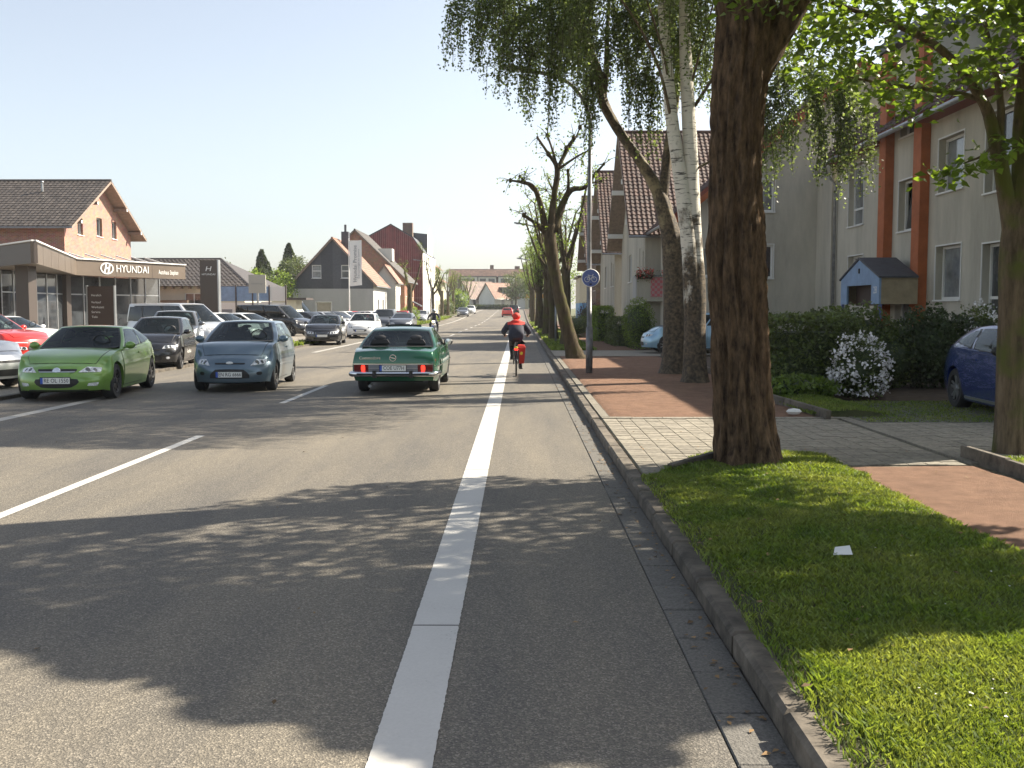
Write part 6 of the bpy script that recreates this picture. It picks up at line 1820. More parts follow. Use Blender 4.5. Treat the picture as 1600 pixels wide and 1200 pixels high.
for i, (px, y, h, s) in enumerate([(-11.5, 108, 7.6, 31), (-11.3, 134, 7.6, 32), (-11.2, 149, 7.0, 33), (-11.2, 162, 6.8, 34), (-11.0, 172, 6.6, 35), (-10.9, 186, 6.6, 36), (-10.8, 200, 6.6, 37), (-10.6, 216, 6.4, 38)]):
    words = ['nearest pollard of the left row, in front of the red gable', 'second pollard of the left row by the white street front', 'third pollard of the left row', 'fourth pollard of the left row', 'fifth pollard of the left row',
             'sixth pollard of the left row', 'seventh pollard of the left row', 'last pollard of the left row near the far cottages'][i]
    pollard(words, (px, y, gz(y) + .1), h, s, tr=.28 if i < 3 else .22, leafy=1.2, group='pollarded trees along the left side', nst=3 if i == 0 else None)

# hedges and shrubs, right
hedge('hedge', 'tall dark clipped hedge behind the big furrowed trunk', 4.62, 6.28, 18.8, 20.8, .12, 1.53)
bush('shrub', 'rounded dark green shrub between clipped hedge and porch', (6.75, 21.0, .12), (1.2, .9, 1.6), n=5200, size=.085)
bush('flowering_shrub', 'white blossoming bush in front of the dark hedge', (6.15, 18.45, .12), (.49, .46, 1.05), n=1900, size=.06, flowers=1500, leaf='leaf_hedge')
bush('ground_cover', 'low leafy ground cover at the foot of the dark hedge', (4.98, 18.2, .12), (.7, .4, .40), n=1500, size=.085, leaf='leaf_light')
bush('shrub', 'feathery conifer like shrub left of the blue car', (8.25, 20.6, .12), (.9, .75, 1.52), n=5600, size=.08, leaf='leaf_dark')
bush('shrub', 'narrow dark shrub right of the porch door', (7.45, 20.4, .12), (.47, .47, 1.2), n=1800, size=.055, leaf='leaf_hedge')
bush('flowering_shrub', 'pale flowering bush behind the roof of the blue car', (9.3, 20.7, .12), (.7, .65, 1.58), n=2600, size=.07, flowers=800)
bush('clipped_bush', 'bright green clipped round bush below the balcony', (4.78, 41.0, .12), (.66, .6, 1.95), n=4200, size=.06, leaf='leaf_light', lump=.08)
hedge('hedge', 'clipped garden hedge in front of the second row house', 4.1, 4.9, 43.5, 48.5, .12, 1.25, dens=380)
hedge('hedge', 'squared bright hedge near the sign pole', 3.75, 4.6, 50, 53, .12, 1.75, leaf='leaf_light', dens=380)
bush('shrub', 'dark purple leaved shrub beyond the bright hedge', (5.0, 72, .12), (1.0, 1.0, 2.0), n=1800, size=.09, leaf='leaf_purple')
bush('shrub', 'low hedge shrub beside the leaning pollard', (3.3, 58, .12), (.8, 1.5, 1.2), n=1800, size=.08)
leafy_tree('garden_tree', 'loose light green tree behind the sign, beyond the row houses', (4.6, 104, 0), 7.5, 2.2, 'leaf_light', 60, 50, .16)
# trees at the far end and left
leafy_tree('round_tree', 'round green tree where the street bends', (-.8, 236, 1.5), 8.5, 3.2, 'leaf_hedge', 70, 50, .3)
leafy_tree('bend_tree', 'taller tree right of the cottage at the bend', (3.0, 238, 1.5), 10, 3.5, 'leaf_light', 70, 50, .3)
leafy_tree('garden_tree', 'yellow green tree left of the slate gable house', (-22.6, 96, 0), 5.6, 1.6, 'leaf_light', 60, 70, .15, low=.1)
leafy_tree('garden_tree', 'second yellow green tree nearer the cream kiosk', (-25.2, 98, 0), 5.6, 1.4, 'leaf_light', 50, 70, .15, low=.1)
leafy_tree('conifer', 'dark pointed conifer above the hall roof', (-37.5, 150, 0), 10.2, 3.6, 'leaf_dark', 60, 110, .45, cone=True, low=.05)
leafy_tree('conifer', 'taller dark conifer beside the slate gable', (-32.4, 145, 0), 10.8, 3.8, 'leaf_dark', 60, 110, .45, cone=True, low=.05)
leafy_tree('garden_tree', 'dull green tree between the conifers and the slate gable', (-30.0, 140, 0), 9.2, 2.4, 'leaf_hedge', 60, 60, .25)
leafy_tree('garden_tree', 'bushy low tree left of the conifers', (-40.5, 140, 0), 8.2, 2.4, 'leaf_hedge', 60, 60, .25)
bush('clipped_bush', 'round yellow green bush in front of the orange brick house', (-12.0, 113, .1), (1.1, 1.0, 1.9), n=1500, size=.14, leaf='leaf_light', lump=.08)
bush('clipped_bush', 'tall bright bush behind the parked grey car at the far left', (-10.4, 178, gz(178)), (1.8, 2.5, 4.0), n=1500, size=.25, leaf='leaf_light')
bush('shrub', 'green shrub at the foot of the far left pollards', (-11.6, 166, gz(166)), (1.2, 1.5, 2.6), n=1000, size=.22)
hedge('hedge', 'low hedge along the gardens at the far end of the street', -12, -1.5, 237, 238.5, 1.5, 2.5, dens=60, size=.25)

# ================================================================== STREET FURNITURE
def lamp_post(x, y, label, h=7.1, tip=2.1):
    t = thing('street_lamp', (x, y, .12), label, 'street lamp', 'street lamps with curved arms')
    m_ = MB(); m_.tube([(x, y, 0), (x, y, 1.25), (x, y, 1.26), (x - .02, y, h * .5), (x, y, h * .86)], [.085, .085, .062, .055, .05], 12)
    m_.build('pole', 'pole_grey', t, smooth=True)
    m_ = MB(); arm = []
    for i in range(12):
        a = i / 11 * 1.35; arm.append((x - 1.05 * (1 - math.cos(a)) * 1.1, y, h * .86 + 1.25 * math.sin(a) * 1.05))
    e = arm[-1]; arm.append((e[0] - .45, y, e[2] + .10)); m_.tube(arm, [.05] * 6 + [.045] * 7, 10); m_.build('arm', 'pole_grey', t, smooth=True)
    m_ = MB(); e = arm[-1]
    m_.hexa([(e[0] + .05, y - .07, e[2] - .06), (e[0] + .05, y + .07, e[2] - .06), (e[0] - .82, y + .12, e[2] + .09), (e[0] - .82, y - .12, e[2] + .09),
             (e[0] + .05, y - .05, e[2] + .06), (e[0] + .05, y + .05, e[2] + .06), (e[0] - .80, y + .09, e[2] + .17), (e[0] - .80, y - .09, e[2] + .17)])
    hd = m_.build('lamp_head', 'pole_grey', t)
    m_ = MB(); m_.box(e[0] - .72, y - .085, e[2] + .02, e[0] - .3, y + .085, e[2] + .045); m_.build('lens', 'lampglass', hd)
    return t
lamp_post(1.75, 25.5, 'tall grey street lamp carrying the round blue cycle sign, its arm over the lane')
lamp_post(1.85, 66, 'second street lamp among the pollards farther along', h=6.6)
lamp_post(1.9, 112, 'third street lamp far down the right side', h=6.6)
t = lamp_post(-10.6, 124, 'street lamp on the left side before the red gable')
for c in list(t.children): pass
# cycle sign
cs = thing('cycle_sign', (1.75, 25.38, 2.48), 'round blue sign with a white bicycle symbol on the grey lamp post', 'traffic sign')
SC, SY, SZ = 1.765, 25.375, 2.47
m_ = MB(); m_.lathe([(.001, -.012), (.215, -.012), (.225, 0), (.215, .012), (.001, .012)], (SC, SY, SZ), (0, -1, 0), 32); m_.build('disc', 'white', cs)
m_ = MB(); m_.lathe([(.001, .0125), (.208, .0125), (.208, .0135), (.001, .0138)], (SC, SY, SZ), (0, -1, 0), 32); m_.build('blue_face', 'sign_blue', cs)
m_ = MB(); yy = SY - .0185
def bl(a, b, w=.010): m_.bar((SC + a[0], yy, SZ + a[1]), (SC + b[0], yy, SZ + b[1]), .004, w, up=(0, 1, 0)) if False else m_.tube([(SC + a[0], yy, SZ + a[1]), (SC + b[0], yy, SZ + b[1])], w * .55, 6)
for cx_ in (-.088, .088):
    m_.tube([(SC + cx_ + .062 * math.cos(q * math.pi / 10), yy, SZ - .035 + .062 * math.sin(q * math.pi / 10)) for q in range(21)], .006, 5)
for a, b in (((-.088, -.035), (-.045, .055)), ((-.045, .055), (.05, .055)), ((-.088, -.035), (-.005, -.035)), ((-.005, -.035), (-.05, .065)), ((-.005, -.035), (.055, .05)), ((.088, -.035), (.045, .085)), ((.045, .085), (.075, .09)), ((-.075, .07), (-.03, .07))): bl(a, b)
m_.build('bicycle_symbol', 'white', cs)
m_ = MB(); m_.box(SC - .03, SY - .016, SZ - .17, SC + .03, SY - .0139, SZ - .135); m_.build('sticker', 'ink', cs)
m_ = MB(); m_.box(1.69, 25.39, 2.38, 1.81, 25.43, 2.56); m_.build('clamp', 'galv', cs)
sp = thing('sign_post', (1.72, 48, .12), 'thin grey metal post standing in the verge between pollards', 'post')
m_ = MB(); m_.tube([(1.72, 48, 0), (1.72, 48, 2.5)], .05, 10); m_.build('pole', 'galv', sp, smooth=True)
m_ = MB(); m_.tube([(1.72, 48, 2.5), (1.72, 48, 2.56)], [.055, .02], 10); m_.build('cap', 'black', sp)

# edging round the gardens
ed = thing('garden_edging', (4.8, 9, .1), 'weathered kerb edging between red path and the lawn at right', 'edging')
pe = cuboid_mesh('edging_stone', .07, .985, .25, 'kerb', .01)
for i in range(13): instance(pe, 'edging_stone', (4.80 + random.uniform(-.01, .01), -1.5 + i, .0 + random.uniform(-.01, .01)), (0, random.uniform(-.05, .05), random.uniform(-.012, .012)), ed)
ed = thing('garden_edging', (4.6, 18, .1), 'dark edging board along the grass strip beside the red forecourt', 'edging')
for i in range(5): instance(pe, 'edging_stone', (4.46 - .05 * i + random.uniform(-.01, .01), 15.3 + i * 1.0, .0), (0, random.uniform(-.06, .06), .05), ed)
for i in range(16): instance(pe, 'edging_stone', (4.85 + random.uniform(-.01, .01), 19.3 + i, -.02), (0, random.uniform(-.05, .05), 0), ed)
ob = MB(); ob.hexa([(1.50, 9.93, .08), (2.03, 10.45, .10), (1.99, 10.50, .10), (1.46, 9.99, .08), (1.50, 9.93, .20), (2.03, 10.45, .25), (1.99, 10.50, .25), (1.46, 9.99, .20)])
tag(ob.build('edging_board', 'kerb', loc=(1.75, 10.2, .1)), 'tilted broken edging stone left of the big trunk', 'edging')
# litter
lt = MB(); lt.add([(1.96, 6.30, .19), (2.07, 6.27, .20), (2.08, 6.36, .235), (2.00, 6.40, .215), (1.96, 6.30, .187), (2.07, 6.27, .197), (2.08, 6.36, .232), (2.00, 6.40, .212)], [(0, 1, 2, 3), (7, 6, 5, 4), (0, 4, 5, 1), (1, 5, 6, 2), (2, 6, 7, 3), (3, 7, 4, 0)])
tag(lt.build('paper_scrap', 'white', loc=(2, 6.3, .19)), 'crumpled white scrap of paper lying on the verge grass', 'litter')
lt = MB(); lt.ball((4.12, 15.3, .18), .12, .07, .05, 9)
tag(lt.build('plastic_bag', 'white', loc=(4.12, 15.3, .13)), 'small white bag lying on the red ash by the grass strip', 'litter')
gd = MB()
for i in range(6): gd.box(-13.6 + .45 * i, 96.0, .1, -13.55 + .45 * i, 96.05, 1.5)
gd.box(-13.6, 95.99, 1.35, -11.3, 96.06, 1.42); gd.box(-13.6, 95.99, .35, -11.3, 96.06, .42)
tag(gd.build('garden_gate', 'black', loc=(-12.5, 96, .1)), 'black iron gate beside the white corner of the slate gable house', 'gate')

# ================================================================== VEHICLES
paint('paint_lime', (0.16, 0.30, 0.055), .25, .3)
paint('paint_greyblue', (0.11, 0.16, 0.20), .45, .3)
paint('paint_darkgreen', (0.016, 0.115, 0.060), .2, .25)
paint('paint_black', (0.012, 0.012, 0.014), .1, .25)
paint('paint_white', (0.70, 0.70, 0.69), 0, .35)
paint('paint_silver', (0.50, 0.51, 0.52), .6, .35)
paint('paint_grey', (0.13, 0.14, 0.155), .5, .3)
paint('paint_red', (0.52, 0.025, 0.018), .1, .28)
paint('paint_blue', (0.018, 0.04, 0.17), .3, .25)
paint('paint_lightblue', (0.27, 0.44, 0.57), .4, .3)

hatch_prof = lambda L, xc, hb=.98, hc=.97, hn=.80, hf=.66: [(-L / 2, hb - .06), (-L / 2 + .25, hb), (xc - 1.2, hb - .01), (xc, hc), (xc + .35, hc - .05), (L / 2 - .30, hn), (L / 2, hf)]

# lime green coupe-hatchback
C = Car(L=4.22, W=1.79, H=1.40, wb=2.65, fo=.88, r=.335, zs=.17, prof=[(-2.11, .92), (-1.8, 1.0), (-.6, .96), (.75, .93), (1.1, .90), (1.75, .76), (2.11, .60)],
        xc=.86, xrf=.02, xrr=-1.45, xrb=-1.95, rw=.66, bowF=.34, rdrop=.12, endF=.16, waist=.085, pF=(.05, .0, .16))
t = build_car('parked_car', C, 'lime green coupe at the left kerb with dark wheels', 'paint_lime', (-8.72, 20.75, 0), 180 + 6, 'cars at the dealership and along the left kerb',
    front=[['headlight', [(.50, .80), (.97, .80), (1.0, .98), (.70, 1.0)], 'lampglass', {'both': True, 'off': .008}],
           ['grille', [(-.46, .83), (.46, .83), (.50, .92), (-.50, .92)], 'black', {}], ['chrome_strip', [(-.42, .80), (.42, .80), (.46, .835), (-.46, .835)], 'alloy', {'off': .012}],
           ['air_intake', [(-.42, .14), (.42, .14), (.60, .56), (-.60, .56)], 'black', {'rnd': .55}], ['bumper_panel', [(-.26, .50), (.26, .50), (.34, .80), (-.34, .80)], 'paint_lime', {'off': .010, 'rnd': .1}],
           ['fog_lamp', [(.70, .22), (.90, .20), (.92, .36), (.72, .34)], 'lampglass', {'both': True}], ['lip', [(-.75, .01), (.75, .01), (.75, .06), (-.75, .06)], 'black', {}]],
    rear=REAR_STD, rim='alloy_dark', spokes=5, txt={'F': 'RE OL 1550'}, wheel_w=.23,
    side_wins=[[(.06, .34), (.42, .14), (.44, .88), (.20, .80)], [(.46, .12), (.94, .06), (.93, .86), (.48, .89)]], opts={'plateF': .47, 'screen': (-.92, .92, .04, .95), 'dl': [(-.52, .82)]})
m_ = MB(); p = C.P(2.11, 0, .845); m_.lathe([(.075, 0), (.07, .01), (.001, .014)], p + Vector((.004, 0, 0)), (1, 0, .3), 16); m_.build('emblem', 'chrome', None)
e = bpy.context.scene.objects.get('emblem')
def adopt(o, t):     # built in the car's own space
    o.parent = t; o.location = (0, 0, 0)
for o in list(COL.objects):
    if o.name.startswith('emblem') and o.parent is None: adopt(o, t)

# grey blue hatchback driving towards the camera
C = Car(L=3.95, W=1.72, H=1.48, wb=2.49, fo=.80, r=.305, zs=.18, prof=hatch_prof(3.95, 1.02, 1.02, 1.0, .82, .64), xc=1.02, xrf=.10, xrr=-1.55, xrb=-1.85, rw=.68, bowF=.32, endF=.15, pF=(.04, .0, .17), gbow=.2)
t = build_car('hatchback', C, 'grey blue hatchback driving in the oncoming lane with its plate reading 6666', 'paint_greyblue', (-6.05, 22.75, 0), 180 + 4, 'cars driving on the road',
    front=[['headlight', [(.56, .74), (.95, .80), (1.0, 1.0), (.74, .99)], 'lampglass', {'both': True, 'off': .008}], ['grille', [(-.42, .80), (.42, .80), (.44, .85), (-.44, .85)], 'black', {}],
           ['air_intake', [(-.62, .18), (.62, .18), (.42, .60), (-.42, .60)], 'black', {'rnd': .35}], ['fog_lamp', [(.72, .32), (.86, .32), (.86, .48), (.72, .48)], 'black', {'both': True, 'rnd': .9}],
           ['lip', [(-.8, .08), (.8, .08), (.8, .12), (-.8, .12)], 'paint_greyblue', {'off': .02}]],
    rear=REAR_STD, rim='alloy', spokes=7, txt={'F': 'EN RG 6666'}, opts={'plateF': .36, 'screen': (-.88, .88, .03, .93), 'mirror': 'paint_greyblue'},
    side_wins=[[(.06, .30), (.46, .12), (.48, .88), (.14, .80)], [(.50, .10), (.93, .05), (.92, .86), (.52, .88)]])
m_ = MB(); p = C.P(1.975, 0, .85); m_.ball(p + Vector((.012, 0, 0)), .012, .075, .03, 14); em = m_.build('emblem', 'silver_letter', None); adopt(em, t)

# classic dark green coupe seen from behind
C = Car(L=4.57, W=1.73, H=1.355, wb=2.67, fo=.80, r=.315, zs=.25, prof=[(-2.285, .83), (-2.20, .87), (-1.5, .92), (-.4, .90), (.8, .92), (1.2, .90), (2.0, .84), (2.285, .78)],
        xc=.78, xrf=.14, xrr=-.80, xrb=-1.68, rw=.70, bowF=.10, bowR=.09, endF=.07, endR=.06, rdrop=.06, pR=(.10, -.04, .05), waist=.06, gbow=.12)
t = build_car('classic_coupe', C, 'dark green classic coupe driving away with lit brake lights and open sunroof', 'paint_darkgreen', (-2.50, 22.55, 0), 0, 'cars driving on the road',
    front=[['headlight', [(.6, .5), (.9, .5), (.9, .85), (.6, .85)], 'lampglass', {'both': True}], ['grille', [(-.55, .5), (.55, .5), (.55, .85), (-.55, .85)], 'black', {}]],
    rear=[['lamp_band', [(-.98, .32), (.98, .32), (.98, .60), (-.98, .60)], 'grey_ink', {'off': .006, 'rnd': .02, 'nx': 14}],
          ['tail_light', [(.60, .345), (.965, .345), (.965, .575), (.60, .575)], 'dark_red', {'both': True, 'off': .013, 'rnd': .05}],
          ['brake_light', [(.68, .36), (.78, .36), (.78, .56), (.68, .56)], 'tail_lit', {'both': True, 'off': .020, 'rnd': .5}],
          ['chrome_strip', [(-.98, .585), (.98, .585), (.98, .612), (-.98, .612)], 'chrome', {'off': .016, 'rnd': 0, 'nx': 14}],
          ['chrome_strip', [(-.6, .445), (.6, .445), (.6, .468), (-.6, .468)], 'alloy', {'off': .012, 'rnd': 0, 'nx': 14}],
          ['chrome_strip', [(-.98, .315), (.98, .315), (.98, .335), (-.98, .335)], 'chrome', {'off': .016, 'rnd': 0, 'nx': 14}]] if M.setdefault('dark_red', mat('dark_red', (.13, .012, .012), .2)) else [],
    rim='chrome', spokes=8, txt={'R': 'COE U77H'}, wheel_w=.2, opts={'plateR': .46, 'handle': 'chrome', 'mirror': 'black', 'rear_screen': (-.90, .90, .10, .90),
          'roof_parts': [('sunroof', [(.66, -.62), (.66, .62), (.90, .55), (.90, -.55)], 'black', {'off': .035, 'skirt': .04, 'rnd': .05})], 'dl': [(-.72, .70)]},
    side_wins=[[(.30, .16), (.52, .12), (.55, .88), (.44, .84)], [(.56, .12), (.94, .10), (.92, .86), (.58, .88)]])
# bumper wrapping round the corners, lettering, badge, exhaust
m_ = MB(); pts_ = []
for v in np.linspace(-1, 1, 15): 
    p = C.P(-C.L / 2, v, .25); pts_.append((p.x - .065, p.y * 1.035, p.z))
for sgn, at in ((-1, 0), (1, len(pts_))):
    q = C.P(-C.L / 2 + .55, sgn, .25); pts_.insert(0 if sgn < 0 else len(pts_), (q.x, q.y + sgn * .03, q.z))
m_.tube(pts_, .055, 8); bu = m_.build('rear_bumper', 'chrome', None, smooth=True); adopt(bu, t)
m_ = MB()
for v in (-.45, .45):
    p = C.P(-C.L / 2, v, .25); m_.box(p.x - .14, p.y - .035, p.z - .07, p.x - .02, p.y + .035, p.z + .07)
m_.tube([(p[0] - .062, p[1], p[2]) for p in pts_[2:-2]], .018, 6); o = m_.build('bumper_trim', 'black', None); adopt(o, bu)
o = text_mesh('Commodore', .085, lambda x, y, d: C.P(-C.L / 2, .58 - (x / .82), .80) + Vector((-.012 - d, 0, y)), 'lettering', 'chrome', None); adopt(o, t)
m_ = MB(); p = C.P(-C.L / 2, 0, .80); ring = [(p.x - .012, p.y + .062 * math.cos(a * math.pi / 10), p.z + .062 * math.sin(a * math.pi / 10)) for a in range(21)]
m_.tube(ring, .009, 6); m_.bar((p.x - .012, -.05, p.z - .015), (p.x - .012, .05, p.z + .015), .012, .016); o = m_.build('emblem', 'chrome', None); adopt(o, t)
m_ = MB(); m_.tube([(-2.1, .45, .20), (-2.38, .45, .19)], .03, 10); o = m_.build('exhaust_pipe', 'galv', None); adopt(o, t)
m_ = MB(); p = C.P(-2.2, .88, 1); m_.tube([tuple(C.side(x, .56, sd) + Vector((0, sd * .012, 0))) for sd in (1,) for x in np.linspace(-2.0, 2.0, 14)], .014, 5); m_.tube([tuple(C.side(x, .56, -1) + Vector((0, -.012, 0))) for x in np.linspace(-2.0, 2.0, 14)], .014, 5)
o = m_.build('side_trim', 'chrome', None); adopt(o, t)

# other cars ------------------------------------------------------
def std_hatch(L=3.9, W=1.7, H=1.5, **k):
    d = dict(L=L, W=W, H=H, wb=L * .63, fo=L * .205, r=.30, zs=.19, prof=hatch_prof(L, L * .26, 1.0, .98, .83, .66), xc=L * .26, xrf=.06, xrr=-L / 2 + .5, xrb=-L / 2 + .12, rw=.70, bowF=.26, pF=(.05, 0, .13))
    d.update(k); return Car(**d)
def std_van(L=5.1, W=1.92, H=1.93):
    return Car(L=L, W=W, H=H, wb=3.2, fo=.95, r=.345, zs=.2, prof=[(-L / 2, 1.08), (-L / 2 + .2, 1.12), (1.4, 1.10), (1.75, 1.06), (L / 2 - .3, .90), (L / 2, .72)], xc=1.72, xrf=.72, xrr=-L / 2 + .22, xrb=-L / 2 + .06, rw=.80, bowF=.28, rdrop=.02, pF=(.04, 0, .16), gbow=.14)
van_wins = [[(.03, .06), (.26, .05), (.265, .86), (.04, .82)], [(.275, .05), (.60, .05), (.60, .88), (.28, .86)], [(.615, .05), (.95, .04), (.94, .84), (.62, .88)]]
four = [[(.07, .30), (.17, .16), (.22, .84), (.16, .72)], [(.19, .12), (.53, .10), (.55, .88), (.24, .86)], [(.57, .10), (.94, .06), (.93, .86), (.58, .88)]]
GD = 'cars at the dealership and along the left kerb'
def suv(L=4.2, W=1.8, H=1.58): return Car(L=L, W=W, H=H, wb=2.6, fo=.85, r=.34, zs=.24, prof=hatch_prof(L, 1.0, 1.08, 1.06, .96, .78), xc=1.0, xrf=.22, xrr=-1.6, xrb=-1.98, rw=.72, bowF=.26, pF=(.06, 0, .10))
fm = front_modern
def place(nm, C, lab, col, x, y, hd, **k):
    k.setdefault('rear', REAR_STD); k.setdefault('front', fm()); k.setdefault('side_wins', four); k.setdefault('doors', 4)
    return build_car(nm, C, lab, col, (x, y, gz(y) + (.045 if x < KL - .9 else 0)), hd, k.pop('group', GD), **k)
place('parked_car', std_hatch(4.0, 1.74, 1.5), 'silver white car cut off by the left edge, left of the lime coupe', 'paint_silver', -12.45, 21.9, 250, rim='alloy', spokes=7)
place('parked_suv', suv(), 'bright red compact crossover behind the lime coupe', 'paint_red', -15.2, 28.9, 262 - 10, front=[['headlight', [(.55, .52), (.9, .55), (.92, .70), (.58, .66)], 'lampglass', {'both': True}], ['day_light', [(.5, .84), (.95, .88), (.97, .93), (.52, .88)], 'lampglass', {'both': True}], ['grille', [(-.5, .40), (.5, .40), (.56, .74), (-.56, .74)], 'black', {'rnd': .4}], ['chin', [(-.9, .02), (.9, .02), (.9, .2), (-.9, .2)], 'black', {}]],
      opts={'side_parts': [('cladding', 'S', [(-1.9, .27), (1.9, .27), (1.9, .36), (-1.9, .36)], 'black', {'off': .012, 'nx': 16})]})
place('parked_car', std_hatch(4.4, 1.78, 1.44, xc=1.1, xrf=.2, xrr=-1.4), 'cream white saloon behind the red crossover', 'paint_white', -17.6, 35.2, 255)
place('parked_car', std_hatch(3.62, 1.64, 1.5), 'small black hatchback with white lettering on its door', 'paint_black', -10.55, 30.1, 180 + 8, rim='alloy_dark', spokes=5, lod=0)
place('parked_suv', suv(4.3, 1.82, 1.62), 'dark grey crossover behind the small black hatchback', 'paint_grey', -12.6, 37.6, 180 + 14)
place('parked_van', std_van(), 'silver white minivan with tinted side windows facing the road', 'paint_silver', -14.9, 45.2, 270 - 24, side_wins=van_wins, opts={'tint': 'darkglass'})
place('parked_car', std_hatch(4.2, 1.76, 1.5), 'white hatchback directly behind the nose of the silver van', 'paint_white', -14.3, 49.6, 246)
place('parked_car', std_hatch(4.3, 1.76, 1.47), 'second white hatchback beyond the silver van', 'paint_white', -14.1, 53.6, 246)
place('parked_van', std_van(5.15, 1.92, 1.92), 'black minivan with alloy wheels facing the road', 'paint_black', -15.0, 63.2, 250, side_wins=van_wins, rim='alloy', spokes=7, opts={'tint': 'darkglass'})
place('parked_van', std_van(5.0, 1.95, 2.25), 'white panel van whose roof shows above the black minivan', 'paint_white', -17.6, 79.5, 262, side_wins=[van_wins[2]])
for i, (x, y, c, lab) in enumerate([(-13.9, 69.0, 'paint_black', 'first dark car in the slanted row right of the black minivan'), (-13.7, 73.2, 'paint_silver', 'silver car second in the slanted row'), (-13.6, 77.0, 'paint_grey', 'grey car third in the slanted row'),
                                (-13.4, 81.0, 'paint_white', 'white car fourth in the slanted row'), (-13.6, 85.2, 'paint_red', 'red car near the flagpole'), (-12.6, 89.5, 'paint_white', 'white and red car behind the black parked hatchback')]):
    place('parked_car', std_hatch(4.1, 1.76, 1.48), lab, c, x, y, 246, lod=1)
place('parked_car', std_hatch(4.1, 1.71, 1.44, xc=1.0), 'older black hatchback parked facing us with its wheels on the weedy kerb', 'paint_black', -9.35, 49.6, 180 + 5, front=[['headlight', [(.5, .66), (.92, .70), (.96, .92), (.55, .88)], 'lampglass', {'both': True}], ['grille', [(-.42, .70), (.42, .70), (.44, .84), (-.44, .84)], 'alloy', {}], ['grille_mesh', [(-.38, .72), (.38, .72), (.40, .82), (-.40, .82)], 'black', {'off': .012}], ['air_intake', [(-.5, .12), (.5, .12), (.5, .3), (-.5, .3)], 'black', {}]],
      txt={'F': ''}, opts={'plateF': .5})
place('parked_car', std_hatch(4.0, 1.73, 1.47), 'white hatchback with black grille parked facing us beyond the black one', 'paint_white', -9.15, 60.6, 181, front=fm(grille=((-.42, .42), (.42, .42), (.56, .66), (-.56, .66)), intake=((-.6, .06), (.6, .06), (.6, .16), (-.6, .16))), txt={'F': ''}, opts={'plateF': .5})
place('parked_suv', suv(4.4, 1.86, 1.7), 'dark grey off roader parked beyond the white hatchback', 'paint_grey', -10.5, 80.5, 181, txt={'F': ''}, lod=1)
place('parked_car', std_hatch(4.5, 1.78, 1.42, xc=1.1), 'grey saloon parked facing us in front of the dark off roader', 'paint_grey', -8.75, 77.5, 180, lod=1, txt={'F': ''})
place('parked_car', std_hatch(4.1, 1.74, 1.5), 'red car behind the dark off roader', 'paint_red', -10.7, 93.0, 181, lod=1)
place('parked_car', std_hatch(4.4, 1.76, 1.45), 'silver car parked on the grass by the nearest left pollard', 'paint_silver', -11.4, 120.0, 178, lod=1)
place('parked_car', std_hatch(4.4, 1.78, 1.45), 'blue grey car parked far down the left lane', 'paint_grey', -8.6, 158.0, 180, lod=1)
place('parked_car', std_hatch(4.4, 1.78, 1.5), 'white car parked beyond the far blue grey car', 'paint_white', -8.4, 178.0, 180, lod=1)
place('far_car', std_hatch(4.2, 1.76, 1.42), 'red car driving away far ahead of the cyclist', 'paint_red', -1.75, 156.0, 0, lod=1, group='cars driving on the road')
place('far_car', suv(4.4, 1.82, 1.65), 'black car driving ahead, hidden in part by the cyclist', 'paint_black', -.85, 172.0, 0, lod=1, group='cars driving on the road')
place('parked_car', std_hatch(3.9, 1.72, 1.48), 'light blue hatchback parked in the second driveway, nose to the street', 'paint_lightblue', 6.35, 37.2, 90, spokes=9, rim='alloy', group='cars in the driveways', doors=2).location.z = .117
C = Car(L=4.25, W=1.81, H=1.40, wb=2.58, fo=.86, r=.325, zs=.17, prof=[(-2.125, .92), (-1.75, 1.0), (-.5, .96), (.85, .93), (1.2, .9), (1.85, .76), (2.125, .62)], xc=.95, xrf=.05, xrr=-1.5, xrb=-2.0, rw=.66, rdrop=.10, bowF=.3)
t = place('parked_car', C, 'dark blue coupe at the right edge behind the mossy trunk', 'paint_blue', 7.9, 15.35, 180 - 3, group='cars in the driveways', doors=2, spokes=5, rim='alloy', wheel_w=.23,
      side_wins=[[(.14, .34), (.42, .14), (.44, .86), (.26, .74)], [(.46, .12), (.94, .06), (.93, .86), (.48, .88)]], opts={'mirror': 'black', 'side_parts': [('sill_trim', 'S', [(-.85, .20), (.75, .20), (.75, .245), (-.85, .245)], 'alloy', {'off': .014})], 'dl': [(-.6, .85)]})
t.location.z = .105
# lettering on the small black car's door
for o in [o for o in COL.objects if o.get('label', '').startswith('small black hatchback')]:
    Cb = std_hatch(3.62, 1.64, 1.5)
    tx = text_mesh('Autohaus', .17, lambda x, y, d: Cb.side(.15 + x * -1.0, .48 + y, 1) + Vector((0, .012 + d, 0)), 'lettering', 'white', None, sx=1.0); adopt(tx, o)

